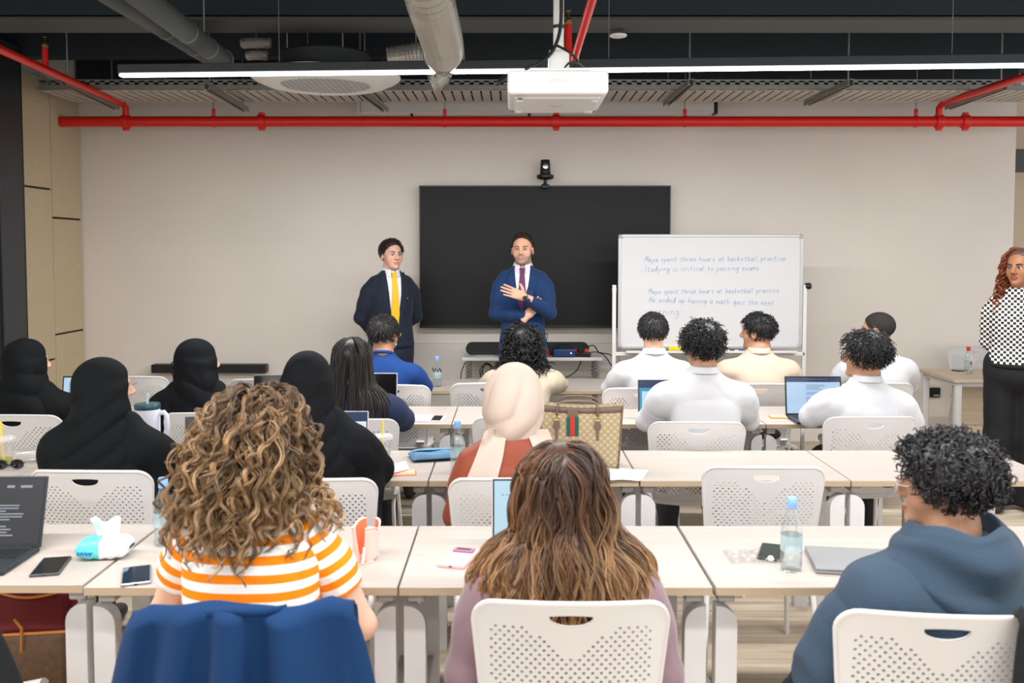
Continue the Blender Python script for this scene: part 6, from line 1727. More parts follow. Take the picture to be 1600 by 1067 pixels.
# ------------------------------------------------------------------ laptops
def emis(name, col, k=1.0): return mat('screen_' + name, (0.01, 0.01, 0.012), .25, emit=(col, k))
M_lapg = mat('space_grey_aluminium', srgb(132, 133, 136), .4, .15); M_laps = mat('silver_aluminium', srgb(194, 195, 198), .35, .2); M_lapb = mat('dark_laptop_shell', srgb(44, 50, 58), .4, .4)
M_key = mat('black_keys', srgb(24, 25, 27), .6)
def laptop(label, px, py, rz=0.0, w=.315, h=.215, tilt=.30, shell=M_lapg, bg=None, items=(), dark=False, z=TABLE_Z):
    """px,py: picture position of the middle of the hinge; the screen faces the viewer; items: (u0,v0,u1,v1,material)"""
    p = atz(px, py, z + .012); t = empty('laptop', (p.x, p.y, z), rz, label, 'laptop', 'open laptops')
    base = MB().box((0, -h / 2 - .004, .008), (w, h, .013), .004).build('base', shell, t)
    kb = MB()
    for r in range(5):
        for c in range(13): kb.box((-w * .42 + w * .84 * (c + .5) / 13, -.03 - r * .0185, .0152), (w * .84 / 13 - .003, .0155, .002))
    o = kb.build('keys', M_key, base); o['kind'] = 'stuff'
    MB().box((0, -h * .76, .0148), (.105, .065, .0008)).build('trackpad', shell, base)
    R = Matrix.Rotation(-tilt, 3, 'X'); c = R @ Vector((0, .004, h / 2)) + Vector((0, 0, .012))
    lid = MB().box(c, (w, .006, h), .003, R).build('lid', shell, t)
    f = lambda x, y, zz: R @ Vector((x, y, zz)) + Vector((0, 0, .012))
    MB().add([f(-w / 2 + .004, .0005, .004), f(w / 2 - .004, .0005, .004), f(w / 2 - .004, .0005, h - .004), f(-w / 2 + .004, .0005, h - .004)], [(0, 1, 2, 3)]).build('bezel', M_black, lid)
    e = .009
    q = lambda u, v, d: f(-w / 2 + e + (w - 2 * e) * u, d, .012 + (h - .012 - e) * v)
    MB().add([q(0, 0, -.0005), q(1, 0, -.0005), q(1, 1, -.0005), q(0, 1, -.0005)], [(0, 1, 2, 3)]).build('screen', bg or mat('blank_screen', srgb(14, 15, 18), .15), lid)
    groups = {}
    for (u0, v0, u1, v1, m) in items: groups.setdefault(m.name, (m, MB()))[1].add([q(u0, v0, -.0009), q(u1, v0, -.0009), q(u1, v1, -.0009), q(u0, v1, -.0009)], [(0, 1, 2, 3)])
    for m, mb in groups.values(): mb.build('screen_content', m, lid)
    MB().tube([(-w * .42, 0, .011), (w * .42, 0, .011)], .0055, 8).build('hinge', shell, t, True)
    return t
BLUEW = emis('page_blue', srgb(176, 204, 232), .95); BAR = emis('bar_navy', srgb(30, 56, 96), .9); TXT = emis('text_grey', srgb(120, 150, 186), .9); WHT = emis('white', srgb(225, 232, 240), .95); DK = emis('dark_page', srgb(16, 22, 32), .9)
LT = emis('light_text', srgb(170, 178, 190), .7); PALE = emis('pale_blue', srgb(186, 220, 234), .95); CYN = emis('cyan', srgb(40, 150, 210), .9); RDX = emis('red_tag', srgb(190, 60, 70), .9); TEAL = emis('teal_page', srgb(60, 150, 190), .9); WIN = emis('window_navy', srgb(40, 50, 90), .9)
rl = random.Random(3)
def lines(u0, u1, v0, v1, n, m, var=.3): return [(u0, v0 + (v1 - v0) * i / n, u1 - rl.random() * var * (u1 - u0), v0 + (v1 - v0) * (i + .45) / n, m) for i in range(n)]
laptop('open dark laptop with white text on a black page, left of the tissue pack', -18, 856, .02, .33, .225, .28, M_lapb, DK, lines(.08, .78, .12, .30, 4, LT) + lines(.08, .82, .36, .62, 6, LT) + lines(.08, .6, .68, .80, 3, LT) + [(.62, .86, .7, .90, LT), (.76, .86, .88, .90, LT)])
laptop('open laptop with pale blue screen in front of the mauve-top student', 846, 862, .0, .315, .23, .12, M_laps, PALE, [(.08, .78, .10, .80, TXT), (.12, .785, .34, .795, TXT)])
laptop('open laptop with a blue toolbar beside the patterned tote bag', 846, 727, .02, .31, .215, .18, M_laps, WHT, [(0, .62, 1, 1, BAR), (.0, .60, 1, .64, TXT), (.82, .72, .86, .75, WHT), (.88, .72, .9, .75, WHT), (.1, .9, .5, .915, WHT), (.1, .82, .75, .84, WHT)])
laptop('open laptop with a small bright page, right of the black headscarf', 521, 716, .0, .31, .215, .22, M_laps, WHT, [(0, .8, 1, 1, BAR)] + lines(.2, .9, .2, .75, 8, CYN))
laptop('open laptop half hidden behind the curly hair', 345, 724, .22, .31, .215, .22, M_lapg)
laptop('open laptop with a red-tagged page in front of the leftmost headscarf', 136, 645, .0, .31, .215, .18, M_lapb, BLUEW, lines(.1, .7, .55, .9, 5, TXT) + [(.08, .48, .2, .52, RDX), (.1, .05, .8, .42, WIN), (.13, .05, .77, .38, WHT)])
laptop('open laptop with a black screen behind the curly hair in the third row', 436, 642, .02, .315, .215, .18, M_lapg)
laptop('open laptop with a black screen beside the long straight hair', 577, 642, -.03, .33, .225, .12, M_laps)
laptop('open laptop with a blue-lit document beside the orange phone', 1272, 649, -.02, .325, .225, .16, M_lapb, BLUEW, [(0, .92, 1, 1, BAR), (0, .88, 1, .92, WIN)] + lines(.36, .74, .30, .48, 5, TXT) + lines(.36, .7, .52, .62, 3, TXT) + lines(.36, .72, .66, .82, 5, TXT) + [(.3 + .04 * k, .95, .32 + .04 * k, .97, LT) for k in range(12)])
laptop('open laptop with a teal page hidden by the curly-haired white shirt', 1040, 652, .0, .315, .215, .12, M_lapg, TEAL, [(0, .85, 1, 1, BAR), (0, .8, 1, .85, WIN), (.05, .1, .6, .7, PALE)])

# closed laptop in the nearest row
a, b = atz(1253, 853, TABLE_Z), atz(1275, 897, TABLE_Z); d = (a - b); rz = math.atan2(d.y, d.x) - PI / 2
t = empty('laptop', (b.x, b.y, TABLE_Z), rz, 'closed grey laptop under the elbow of the hooded student', 'laptop')
MB().box((.158, .11, .006), (.315, .22, .010), .003).build('base', M_lapg, t)
MB().box((.158, .11, .0145), (.315, .22, .006), .0028).build('lid', M_lapg, t)
for x in (.04, .276): MB().lathe([(.006, -.001), (.006, .001)], 8, (x, .03, .0)).build('foot', M_black, t)

# ------------------------------------------------------------------ phones
def phone(label, pts, body, face=None, w=.075, L=.155, th=.0085, z=TABLE_Z, case=None, extras=None):
    a, b = atz(pts[0], pts[1], z), atz(pts[2], pts[3], z); c = (a + b) / 2; d = b - a; rz = math.atan2(d.y, d.x) - PI / 2
    t = empty('mobile_phone', (c.x, c.y, z), rz, label, 'phone', 'phones on the tables')
    MB().box((0, 0, th / 2), (w, L, th), .0035, seg=3).build('case', body, t)
    MB().box((0, 0, th), (w - .007, L - .007, .0008), .0003).build('screen' if case is None else 'back_panel', face or mat('phone_glass', srgb(20, 28, 30), .08), t)
    MB().box((0, -L / 2, th / 2), (.010, .002, .0035)).build('charge_port', M_black, t)
    MB().box((-w / 2, L * .2, th / 2), (.0018, .02, .003)).build('side_button', body, t)
    if extras: extras(t, w, L, th)
    return t
phone('black phone in grey case next to the tissue pack', (67, 903, 91.5, 872), mat('grey_case', srgb(70, 66, 66), .5), L=.16, w=.082)
phone('dark phone with silver rim in front of the striped shirt', (212, 918, 214, 885.5), mat('silver_rim', srgb(160, 158, 170), .3, .5), mat('phone_glass_blue', srgb(30, 48, 62), .06), w=.082, L=.155)
def pinkx(t, w, L, th):
    MB().box((0, L * .30, th + .003), (w * .78, .036, .007), .003).build('card_holder', mat('mauve_grip', srgb(140, 96, 130), .5), t)
    MB().box((0, L * .30, th + .0068), (w * .5, .012, .0008)).build('camera_strip', M_black, t)
phone('pink phone case lying face down left of the mauve sleeve', (703, 889, 731, 861), mat('pink_case', srgb(240, 178, 182), .45), MATS['pink_case'], L=.165, w=.085, th=.012, case=True, extras=pinkx)
def podx(t, w, L, th): MB().lathe([(0, 0), (.009, .002), (.011, .008), (.007, .016), (0, .018)], 12, (.004, -L / 2 - .002, 0), cap=False).build('white_clip', M_white, t, True)
phone('black phone lying beside the water bottle in the nearest row', (1201, 880, 1210, 850), mat('dark_green_case', srgb(38, 46, 46), .4), mat('phone_glass_green', srgb(34, 50, 48), .1), extras=podx)
phone('orange phone beside the blue-lit laptop', (1206, 652, 1231, 652.5), mat('orange_case', srgb(236, 158, 84), .45), mat('pale_screen', srgb(238, 200, 166), .2), w=.075, L=.115)
phone('black phone on the wooden corner desk beside the red-capped bottle', (1491, 580, 1507, 579), M_black, w=.075, L=.09)

# ------------------------------------------------------------------ water bottles
M_pet = thin_mat('clear_plastic', (.97, .985, .99), .14); M_water = thin_mat('water', (.90, .96, .97), .05); M_capb = mat('blue_cap', srgb(130, 172, 232), .4); M_lbl = thin_mat('pale_label', (.9, .97, .98), .08, milk=.35, milk_col=srgb(206, 232, 238))
def bottle(label, px, py, z=TABLE_Z, s=1.0, cap=M_capb, marks=None, full=.55):
    p = atz(px, py, z); t = empty('water_bottle', (p.x, p.y, z), 0, label, 'bottle', 'small water bottles')
    R = .0315 * s; H = .2 * s
    MB().lathe([(.001, .004), (R * .55, .004), (R * .9, .0), (R, .006), (R, .05 * s), (R * .96, .053 * s), (R, .056 * s), (R, .115 * s), (R * .95, .122 * s), (R * .8, .148 * s), (R * .5, .172 * s), (.0125 * s, .186 * s), (.0125 * s, .20 * s)], 28, cap=False).build('bottle_body', M_pet, t, True)
    MB().lathe([(.001, .006), (R * .92, .006), (R * .95, H * full), (.001, H * full)], 28, cap=False).build('water', M_water, t, True)
    MB().lathe([(R * 1.012, .062 * s), (R * 1.012, .108 * s)], 28, cap=False).build('label_sleeve', marks or M_lbl, t, True)
    MB().lathe([(.0145 * s, .192 * s), (.0150 * s, .194 * s), (.0150 * s, .214 * s), (.0135 * s, .217 * s), (.0, .217 * s)], 20, cap=False).build('cap', cap, t, True)
    MB().lathe([(.0150 * s, .186 * s), (.0158 * s, .187 * s), (.0158 * s, .190 * s), (.0140 * s, .191 * s)], 20).build('neck_ring', cap, t, True)
    return t
bottle('blue-capped water bottle beside the black phone in the nearest row', 1236, 891, s=1.02)
bottle('blue-capped water bottle peeking out left of the curly hair', 257, 851, s=1.02)
bottle('blue-capped water bottle beside the blue sleeve', 715, 735)
bt = bottle('blue-capped water bottle on the front-row table by the royal blue shirt', 683, 604, full=.4)
for k in range(6): MB().box((.0325 * math.cos(-PI / 2 + (k - 2.5) * .42), .0325 * math.sin(-PI / 2 + (k - 2.5) * .42), .128 - .012 * (k % 2)), (.007, .007, .018)).build('dark_print', M_black, bt)
rb = bottle('red-capped water bottle on the wooden corner desk', 1512.5, 584, s=.98, cap=mat('red_cap', srgb(206, 32, 36), .4))
MB().box((0.006, -.0322, .085), (.012, .0015, .03)).build('red_print', MATS['red_cap'], rb)

# ------------------------------------------------------------------ drinks
M_cup = thin_mat('clear_cup', (.96, .97, .97), .14, milk=.08); M_straw = mat('yellow_straw', srgb(248, 206, 30), .4)
def iced_cup(label, px, py, drink, straw_tilt=(.01, 0), level=.05, s=1.0):
    p = atz(px, py, TABLE_Z); t = empty('iced_drink_cup', (p.x, p.y, TABLE_Z), 0, label, 'drink', 'plastic cups with straws')
    MB().lathe([(.001, .002), (.030 * s, .002), (.032 * s, .006), (.044 * s, .112 * s), (.046 * s, .115 * s)], 28, cap=False).build('cup', M_cup, t, True)
    MB().lathe([(.001, .006), (.031 * s, .006), (.031 * s + level * .11, level), (.001, level)], 28, cap=False).build('drink', drink, t, True)
    MB().lathe([(.0475 * s, .108 * s), (.0485 * s, .112 * s), (.0485 * s, .118 * s), (.044 * s, .124 * s), (.040 * s, .126 * s), (.006, .127 * s)], 28, cap=False).build('lid', thin_mat('frosted_lid', (.95, .95, .95), .14, milk=.35), t, True)
    MB().tube([(0, 0, .02), (straw_tilt[0], straw_tilt[1], .19 * s)], .0042, 10).build('straw', M_straw, t, True)
    return t
iced_cup('clear iced drink cup with yellow straw beside the black headscarf', 598, 722, mat('cloudy_drink', srgb(214, 214, 206), .3, trans=.5), (.002, 0), .06)
iced_cup('lime yellow iced drink cup at the left edge', 6, 728, mat('lime_drink', srgb(196, 196, 50), .2, trans=.3), (-.008, 0), .035, 1.05)
# clear lid cup lying on its side
p = atz(45, 722, TABLE_Z); t = empty('plastic_cup', (p.x, p.y, TABLE_Z + .036), .5, 'empty clear plastic cup lying beside the lime drink', 'cup')
MB().lathe([(.001, -.05), (.026, -.05), (.036, .04), (.037, .042)], 24, axis='x', cap=False).build('cup_wall', M_cup, t, True)
MB().lathe([(.036, .040), (.0385, .041), (.0385, .046), (.034, .047)], 24, axis='x').build('rim', thin_mat('milky_rim', (.95, .95, .95), .14, milk=.4), t, True)
# sunglasses
p = atz(14, 733, TABLE_Z); t = empty('sunglasses', (p.x, p.y, TABLE_Z), .12, 'dark sunglasses folded on the table by the lime drink', 'sunglasses')
for s in (-1, 1):
    MB().grid(lambda u, v: (s * .034 + .027 * math.cos(u * 2 * PI) * v, .004 + .010 * (1 - v) - .006, .022 + .020 * math.sin(u * 2 * PI) * v), 20, 5, True).build('lens', mat('dark_lens', srgb(18, 20, 24), .08), t, True)
    MB().tube([(s * .034 + .027 * math.cos(a), 0, .022 + .020 * math.sin(a)) for a in [2 * PI * k / 20 for k in range(20)]], .0022, 6, closed=True).build('rim', M_black, t, True)
    MB().tube([(s * .061, 0, .026), (s * .062, .02, .024), (s * .03, .035, .012), (-s * .05, .04 + .006 * s, .006)], .002, 6).build('temple', M_black, t, True)
MB().tube([(-.008, 0, .026), (0, -.002, .029), (.008, 0, .026)], .002, 6).build('bridge', mat('gold_wire', srgb(190, 160, 90), .3, .8), t, True)
# big tumbler with handle
p = atz(232, 722, TABLE_Z); t = empty('tumbler', (p.x, p.y, TABLE_Z), 0, 'large white tumbler with teal lid, handle and straw', 'tumbler')
M_tb = mat('lilac_white_enamel', srgb(222, 222, 236), .35)
MB().lathe([(.001, 0), (.036, 0), (.038, .004), (.040, .09), (.052, .12), (.054, .13), (.055, .245), (.054, .25), (.001, .25)], 32, cap=False).build('body', M_tb, t, True)
MB().lathe([(.0555, .244), (.057, .248), (.057, .264), (.054, .268), (.001, .268)], 32, cap=False).build('lid', mat('teal_lid', srgb(28, 74, 84), .4), t, True)
MB().tube([(.050, 0, .225), (.075, 0, .228), (.086, 0, .215), (.088, 0, .16), (.082, 0, .125), (.070, 0, .115), (.050, 0, .12)], .009, 10, flat=1.3).build('handle', M_tb, t, True)
MB().tube([(.0, 0, .26), (.004, 0, .315)], .0055, 10).build('straw', mat('clear_straw', srgb(236, 236, 240), .2, trans=.5), t, True)

# ------------------------------------------------------------------ tissue pack
p = atz(165, 870, TABLE_Z); t = empty('tissue_pack', (p.x, p.y, TABLE_Z), .10, 'soft white and teal tissue pack with a tissue pulled up', 'tissue pack')
def pillow(x0, x1, n=12):
    def f(u, v):
        x = x0 + (x1 - x0) * u; e = max(0.0, 1 - (abs(x) / .080) ** 4) ** .5; a = v * 2 * PI
        sy = math.copysign(abs(math.cos(a)) ** .6, math.cos(a)); sz = math.copysign(abs(math.sin(a)) ** .6, math.sin(a))
        return (x, .048 * sy * (.75 + .25 * e), .034 + .033 * sz * (.12 + .88 * e) + .002 * math.sin(x * 190 + a * 3))
    return f
MB().grid(pillow(-.080, -.005), 12, 25).build('teal_half', mat('teal_film', srgb(96, 206, 208), .35), t, True, angle=180)
MB().grid(pillow(-.005, .080), 12, 25).build('white_half', mat('white_film', srgb(236, 238, 240), .35), t, True, angle=180)
tp = MB().grid(lambda u, v: ((u - .5) * (.062 + .03 * v) + .004, .012 * math.sin(u * 7 + 1) * (1 - .5 * v) + .008 * math.sin(v * 5), .06 + .062 * v + .008 * math.sin(u * 9) * v), 16, 10).build('tissue', mat('tissue_paper', srgb(242, 243, 246), .9), t, True, angle=180)
tp.modifiers.new('thick', 'SOLIDIFY').thickness = .0015
def word(text, size, m, parent, loc, rot, bold=0.0):
    cu = bpy.data.curves.new('lettering', 'FONT'); cu.body = text; cu.size = size; cu.align_x = 'CENTER'; cu.offset = bold; cu.shear = .15
    lo = bpy.data.objects.new('lettering', cu); COL.objects.link(lo); me = bpy.data.meshes.new_from_object(lo.evaluated_get(bpy.context.evaluated_depsgraph_get())); bpy.data.objects.remove(lo)
    me.materials.clear(); me.materials.append(m); return link('lettering', me, parent, loc, rot)
sq = MB()
for i in range(14):
    x = -.066 + i * .0032; sq.box((x, -.0495, .026 + .003 * math.sin(i * 2.1)), (.0026, .002, .006 + .003 * math.cos(i * 1.7)))
sq.build('blue_script', mat('blue_print', srgb(40, 96, 190), .5), t)

# ------------------------------------------------------------------ pink pouch
p = atz(572, 872, TABLE_Z); t = empty('pencil_pouch', (p.x, p.y, TABLE_Z), -.15, 'open pink zipped pouch right of the striped sleeve', 'pouch')
PK = mat('pink_pouch', srgb(244, 196, 186), .6, bump=(30, .1)); OR = mat('orange_lining', srgb(226, 120, 78), .7)
def wall_(s, x0):
    def f(u, v):
        a = u * PI; z = .092 * v * (1 - .18 * math.cos(a) ** 2) + .035 * v * v * abs(math.cos(a)) ; w = .038 + .012 * v
        return (s * (.004 + .030 * math.sin(a) * (1 - .2 * v) + .012 * v), w * math.cos(a) * 1.15, z + .001)
    return f
for s in (-1, 1):
    o = MB().grid(wall_(s, 0), 17, 10).build('side_wall', PK, t, True, angle=180); o.modifiers.new('thick', 'SOLIDIFY').thickness = .003
    o = MB().grid(lambda u, v: (lambda q: (q[0] * .86, q[1] * .93, q[2] * .97 + .002))(wall_(s, 0)(u, v)), 17, 10).build('lining', OR, t, True, angle=180)
    z_ = [wall_(s, 0)(k / 16, 1) for k in range(17)]; MB().tube(z_, .0028, 6).build('zip_edge', mat('pale_zip', srgb(250, 196, 186), .5), t, True)
MB().box((0, 0, .002), (.062, .085, .004), .002).build('bottom', PK, t)
MB().tube([(.01, -.05, .05), (.012, -.062, .03), (.01, -.066, .006)], .004, 8, flat=.5).build('zip_pull', mat('peach_pull', srgb(250, 206, 190), .5), t, True)

# ------------------------------------------------------------------ crumpled cling film under the black phone
p = atz(1178, 872, TABLE_Z); rf = random.Random(9)
gz = {}
def film(u, v):
    return ((u - .5) * .17, (v - .5) * .13, .003 + .010 * abs(math.sin(u * 23 + math.sin(v * 17)) * math.sin(v * 19 + u * 7)) * (1 - abs(2 * u - 1) ** 3))
o = MB().grid(film, 22, 18).build('plastic_wrap', thin_mat('cling_film', (.985, .985, .985), .05, .1), None, True, (p.x, p.y, TABLE_Z), angle=20); tag(o, 'crumpled clear plastic wrap beside the black phone and water bottle', 'plastic wrap')

# ------------------------------------------------------------------ papers, notebook, tablet, sleeve
def sheet(label, corners, m, z=TABLE_Z, th=.0012, wave=.002, name='paper_sheet', cat='paper'):
    P_ = [atz(x, y, z) for x, y in corners]; c = sum(P_, Vector()) / 4
    o = MB()
    def f(u, v):
        q = (P_[0] * (1 - u) + P_[1] * u) * (1 - v) + (P_[3] * (1 - u) + P_[2] * u) * v - c; return (q.x, q.y, .0015 + wave * (1 + math.sin(u * 4 + v * 3)))
    ob = o.grid(f, 10, 8).build(name, m, None, True, (c.x, c.y, z), angle=180); ob.modifiers.new('thick', 'SOLIDIFY').thickness = th
    return tag(ob, label, cat)
PAP = MATS['paper']
sheet('white sheet lying across the orange notebook', [(598, 746), (640, 733), (634, 722), (596, 727)], PAP, z=TABLE_Z + .012)
p = atz(628, 740, TABLE_Z); t = empty('notebook', (p.x, p.y, TABLE_Z), .12, 'orange notebook under a white sheet', 'notebook')
MB().box((0, 0, .0015), (.125, .085, .003), .001).build('cover', mat('orange_cover', srgb(240, 120, 50), .5), t); MB().box((-.003, .003, .0055), (.115, .076, .005), .001).build('pages', PAP, t); MB().box((.0, 0, .0092), (.11, .07, .0016), .0006).build('front_cover', mat('pale_orange', srgb(246, 190, 150), .5), t)
sheet('white paper hanging over the table edge beside the tote bag', [(948, 753), (1000, 752), (1014, 737), (940, 728)], PAP, wave=.004)
p = atz(661, 655, TABLE_Z); t = empty('tablet', (p.x, p.y, TABLE_Z), -.05, 'white tablet with papers on the third-row table', 'tablet')
MB().box((0, 0, .004), (.245, .17, .007), .003).build('case', M_white, t); MB().box((.08, 0, .0082), (.055, .15, .0012)).build('screen', M_black, t)
MB().box((-.03, .0, .010), (.17, .16, .002), .0005).build('paper_pad', PAP, t)
p = atz(676, 716, TABLE_Z); t = empty('laptop_sleeve', (p.x, p.y, TABLE_Z), .25, 'blue zipped fabric sleeve lying on the second-row table', 'sleeve')
M_slv = mat('denim_blue', srgb(84, 124, 156), .8, bump=(300, .2))
def slv(u, v):
    a, b = (u - .5) * 2, (v - .5) * 2; e = max(0, 1 - abs(a) ** 5) ** .5 * max(0, 1 - abs(b) ** 5) ** .5; return (a * .105, b * .075, .012 + .026 * e + .004 * math.sin(a * 4 + b * 3) * e)
m = MB(); m.grid(slv, 20, 16); m.grid(lambda u, v: (lambda q: (q[0], q[1], .024 - q[2] if False else max(.0005, .016 - .016 * max(0, 1 - abs((u - .5) * 2) ** 5) ** .5)))(slv(u, v)), 20, 16)
m.build('body', M_slv, t, True, angle=180)
MB().tube([(-.10, -.070, .012), (-.05, -.0765, .013), (.05, -.0765, .013), (.10, -.070, .012)], .003, 6).build('zip', M_lapb, t, True)
MB().grid(lambda u, v: ((u - .5) * .205, .078 - .075 * v - .02 * math.sin(u * PI), .014 + .029 * (max(0, 1 - abs((u - .5) * 2) ** 5)) ** .5 * math.sin(min(1, v * 1.2 + .25) * PI / 2)), 20, 9).build('flap', mat('denim_light', srgb(96, 138, 170), .8), t, True, angle=180)

# ------------------------------------------------------------------ patterned tote bag on the table
def mono_mat():
    m = mat('monogram_canvas', (.5, .4, .3), .55); nt = m.node_tree; b = nt.nodes['Principled BSDF']; tc = nt.nodes.new('ShaderNodeTexCoord'); sp = nt.nodes.new('ShaderNodeSeparateXYZ'); nt.links.new(tc.outputs['Object'], sp.inputs[0])
    def mth(op, a, b_=None):
        n = nt.nodes.new('ShaderNodeMath'); n.operation = op
        for i, v in enumerate((a, b_)):
            if v is None: continue
            if isinstance(v, (int, float)): n.inputs[i].default_value = v
            else: nt.links.new(v, n.inputs[i])
        return n.outputs[0]
    c = .030
    U_ = mth('DIVIDE', mth('ADD', sp.outputs['X'], sp.outputs['Z']), c); W_ = mth('DIVIDE', mth('SUBTRACT', sp.outputs['X'], sp.outputs['Z']), c)
    fu = mth('SUBTRACT', mth('FRACT', U_), .5); fw = mth('SUBTRACT', mth('FRACT', W_), .5)
    line = mth('GREATER_THAN', mth('MAXIMUM', mth('ABSOLUTE', fu), mth('ABSOLUTE', fw)), .45)
    rad = mth('SQRT', mth('ADD', mth('MULTIPLY', fu, fu), mth('MULTIPLY', fw, fw)))
    dot = mth('LESS_THAN', rad, .30)
    mx = nt.nodes.new('ShaderNodeMix'); mx.data_type = 'RGBA'; mx.inputs[6].default_value = (*srgb(168, 150, 118), 1); mx.inputs[7].default_value = (*srgb(184, 168, 132), 1); nt.links.new(dot, mx.inputs[0])
    m2 = nt.nodes.new('ShaderNodeMix'); m2.data_type = 'RGBA'; m2.inputs[7].default_value = (*srgb(150, 130, 100), 1); nt.links.new(mx.outputs[2], m2.inputs[6]); nt.links.new(line, m2.inputs[0]); nt.links.new(m2.outputs[2], b.inputs['Base Color']); return m
MONO = mono_mat(); LEA = mat('brown_leather', srgb(112, 92, 78), .5, bump=(80, .1))
p = atz(908, 728, TABLE_Z); t = empty('tote_bag', (p.x, p.y + .02, TABLE_Z), -.10, 'beige patterned tote bag with green and red striped tab', 'bag')
BW, BH, BDp = .375, .275, .13
def side_pt(u, v, y):                                   # front/back panel, wider at the top, sagging top edge
    w = BW * (.90 + .10 * v); return ((u - .5) * w, y * (1 - .35 * v) * (1 + .0 * u), v * (BH - .012 * math.sin(u * PI)) + .002)
m = MB()
for y in (-BDp / 2, BDp / 2): m.grid(lambda u, v: (lambda q: (q[0], q[1] + (.012 if y < 0 else -.012) * (-1) * math.sin(u * PI) * math.sin(v * PI), q[2]))(side_pt(u, v, y)), 14, 10)
for u in (0, 1): m.grid(lambda a, v: (lambda q0, q1: (q0[0] + (q1[0] - q0[0]) * a - (1 if u else -1) * .015 * math.sin(a * PI) * v, q0[1] + (q1[1] - q0[1]) * a, q0[2]))(side_pt(u, v, -BDp / 2), side_pt(u, v, BDp / 2)), 6, 10)
m.grid(lambda a, b_: ((a - .5) * BW * .9, (b_ - .5) * BDp, .002), 6, 4)
bagb = m.build('canvas_body', MONO, t, True, angle=50); bagb.modifiers.new('thick', 'SOLIDIFY').thickness = .003
m = MB()
for y in (-BDp / 2, BDp / 2):
    sg = -1 if y < 0 else 1
    m.grid(lambda u, v: (lambda q: (q[0] * 1.004, q[1] + sg * (.0035 + .0 * v), q[2]))(side_pt(u, .90 + .105 * v, y)), 14, 3)
o = m.build('leather_trim', LEA, t, True); o.modifiers.new('thick', 'SOLIDIFY').thickness = .003
for u in (.006, .994): MB().tube([side_pt(u, v / 10, -BDp / 2 - .003) for v in range(11)], .0035, 6).build('piping', LEA, t, True)
xt = -.035
def fy(x, z): return -BDp / 2 * (1 - .35 * z / BH) - .0125 * math.sin((x / BW + .5) * PI) * math.sin(z / BH * PI) - .005
st = MB()
for k, (x0, x1, mt_) in enumerate(((-.026, -.009, mat('stripe_green', srgb(12, 84, 66), .6)), (-.009, .009, mat('stripe_red', srgb(206, 28, 34), .6)), (.009, .026, MATS['stripe_green']))):
    MB().box((xt + (x0 + x1) / 2, fy(xt, .19) - .001, .185), (x1 - x0, .004, .085), 0).build('stripe', mt_, t, rot=None)
MB().prism([(xt - .024, .262), (xt + .024, .262), (xt + .022, .232), (xt + .012, .220), (xt, .217), (xt - .012, .220), (xt - .022, .232)], fy(xt, .24) - .006, fy(xt, .24) + .002).build('leather_tab', LEA, t)
for x in (-.105, .075):
    y = fy(x, .2) - .004
    MB().prism([(x - .016, .195), (x - .008, .212), (x + .008, .212), (x + .016, .195), (x + .012, .178), (x + .005, .165), (x + .004, .125), (x - .004, .125), (x - .005, .165), (x - .012, .178)], y - .003, y + .002).build('handle_anchor', LEA, t)
    MB().tube([(x + .010 * math.cos(a), y - .004, .222 + .010 * math.sin(a)) for a in [2 * PI * k / 14 for k in range(14)]], .0022, 6, closed=True).build('gold_ring', MATS['gold_wire'], t, True)
for s, ys in ((-1, -1), (1, 1)):
    y = ys * .045
    pts = [(-.105, fy(-.105, .2) - .008 if ys < 0 else .06, .230), (-.10, y * 1.2, .285), (-.07, y, .300 if ys > 0 else .292), (-.01, y, .304 if ys > 0 else .295), (.05, y, .298 if ys > 0 else .292), (.072, y * 1.2, .285), (.075, fy(.075, .2) - .008 if ys < 0 else .06, .230)]
    MB().tube(pts, .006, 8, flat=.8).build('handle', LEA, t, True, angle=180)

# ------------------------------------------------------------------ bag on the floor at left
p = Vector((at(20, 960, 3.35).x, 3.38, 0)); t = empty('floor_tote', (p.x, p.y, 0), .15, 'brown tote bag with maroon top and orange piping under the nearest table', 'bag')
M_bb = mat('brown_coated_canvas', srgb(112, 84, 62), .5, var=(40, .2)); M_mar = mat('maroon_lining', srgb(112, 20, 26), .7); M_op = mat('orange_piping', srgb(224, 146, 70), .5)
m = MB(); m.box((0, 0, .155), (.40, .16, .30), .03, seg=3); m.build('body', M_bb, t, True)
def mar(u, v): return ((u - .5) * (.40 - .03 * v), -.07 + .05 * v + .02 * math.sin(u * 8) * v, .30 + .13 * v + .012 * math.sin(u * 5 + 1) * v)
o = MB().grid(mar, 14, 8).build('folded_top', M_mar, t, True, angle=180); o.modifiers.new('thick', 'SOLIDIFY').thickness = .006
o = MB().grid(lambda u, v: (lambda q: (q[0], -q[1] + .02, q[2] + .01))(mar(u, v)), 14, 8).build('folded_top', M_mar, t, True, angle=180); o.modifiers.new('thick', 'SOLIDIFY').thickness = .006
MB().tube([(-.2, -.083, .302), (.2, -.083, .302)], .006, 6).build('piping', M_op, t, True)
MB().tube([mar(k / 13, 1) for k in range(14)], .005, 6).build('rim_piping', M_op, t, True)
MB().tube([(.02, -.085, .36), (.05, -.10, .33), (.045, -.095, .24)], .007, 6, flat=.5).build('strap_tab', M_op, t, True)

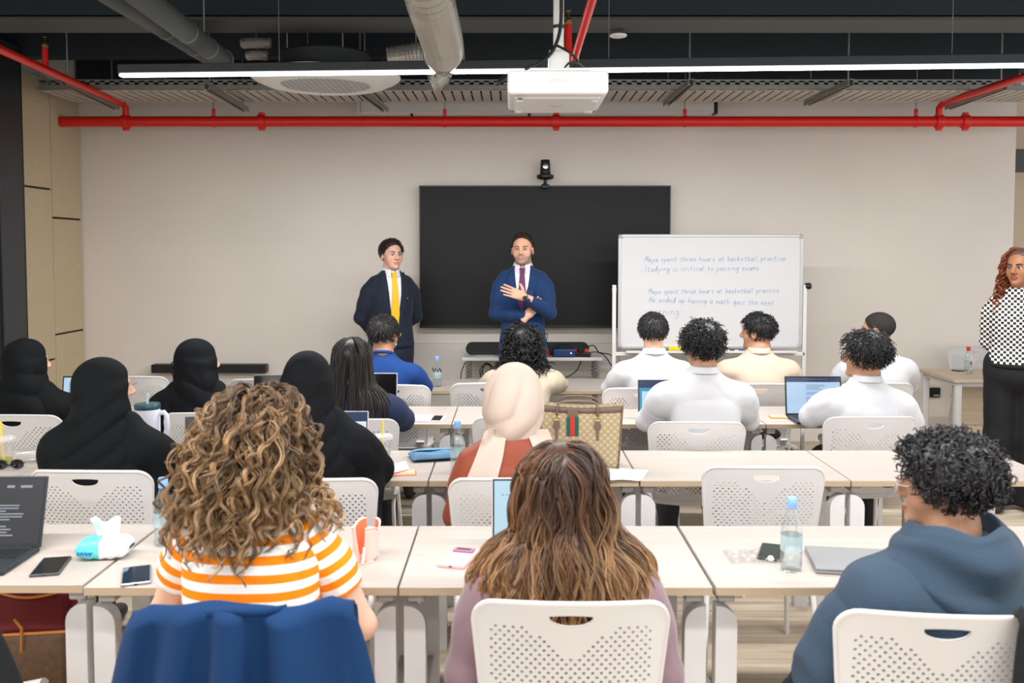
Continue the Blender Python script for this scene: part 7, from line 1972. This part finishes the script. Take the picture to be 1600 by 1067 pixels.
# ------------------------------------------------------------------ jackets over chair backs
def drape(label, chair, m, halfw0, halfw1, seed, name='draped_jacket', zbot=.42, foldamp=.022, nf=9, xoff=0.0, bulge=.0):
    c = chair; rz = c.rotation_euler.z
    t = empty(name, tuple(c.location), rz, label, 'jacket'); r = random.Random(seed); ph = [r.uniform(0, 6) for _ in range(4)]
    def f(u, v):
        x = (u - .5) * 2
        if v < .2:      # inside face, short
            k = v / .2; z = .80 + .078 * k; w = halfw0; yy = -.275 + .035 * (1 - k) + .035; drop = 0
        elif v < .3:    # over the top edge
            k = (v - .2) / .1; a = k * PI; z = .878 + .016 * math.sin(a); w = halfw0; yy = -.258 - .042 * k; drop = 0
        else:
            k = (v - .3) / .7; z = .878 - (.878 - zbot) * k; w = halfw0 + (halfw1 - halfw0) * k ** .7; yy = -.302 - (.012 + bulge) * k; drop = k
        fo = foldamp * (.25 + .75 * drop) * (lambda g: math.copysign(abs(g) ** .7, g))(math.sin(x * nf + ph[0] + 1.1 * math.sin(x * 3 + ph[3]) + drop * .8) * (.65 + .35 * math.sin(x * 4.3 + ph[1]))) if v >= .3 else .004 * math.sin(x * nf + ph[0])
        curve = .055 * min(1, abs(x * w / .235)) ** 2
        if abs(x * w) > .235: curve += (abs(x * w) - .235) * .9
        zz = z + .010 * math.sin(x * 5 + ph[2]) * (1 - drop) - .03 * max(0, abs(x) - .8) * 5 * (1 - drop * .5)
        return (x * w + xoff, yy + curve - fo - .012 - foldamp * .85 * (.25 + .75 * drop) * (v >= .3), zz)
    o = MB().grid(f, 64, 40).build('cloth', m, t, True, angle=180); o.modifiers.new('thick', 'SOLIDIFY').thickness = .006
    def col(u, v):
        a = (u - .5) * PI * .9; return (math.sin(a) * halfw0 * .42 + xoff, -.27 - .028 * math.cos(a) * (1 + v), .885 + .016 * math.sin(v * PI) - .012 * abs(math.sin(a)))
    o = MB().grid(col, 20, 6).build('collar', m, t, True, angle=180); o.modifiers.new('thick', 'SOLIDIFY').thickness = .004
    return t
drape('bright navy jacket draped over the chair of the striped-shirt student', CHAIR['stripe'], cloth('navy_jacket', srgb(0, 44, 86), .8, 200, .03, .1), .255, .355, 4, zbot=.40, foldamp=.065, nf=13, xoff=-.02)
BKJ = cloth('black_jacket', srgb(24, 26, 30), .8, 200, .05, .1)
drape('black jacket hanging on the right side of the hooded student chair', CHAIR['hood'], BKJ, .07, .10, 8, zbot=.38, xoff=.215, foldamp=.012, nf=5)
# chair at the very left edge, mostly out of frame, with a dark coat
ch = copy_tree(CP); ch.location = (atz(-225, 941, .868).x, 2.42, 0); ch.rotation_euler = (0, 0, .15); tag(ch, 'white perforated chair cut off by the left edge of the picture', 'chair', 'white perforated chairs')
drape('black coat hanging at the bottom left corner of the picture', ch, BKJ, .22, .36, 12, name='draped_coat', zbot=.30, foldamp=.02)
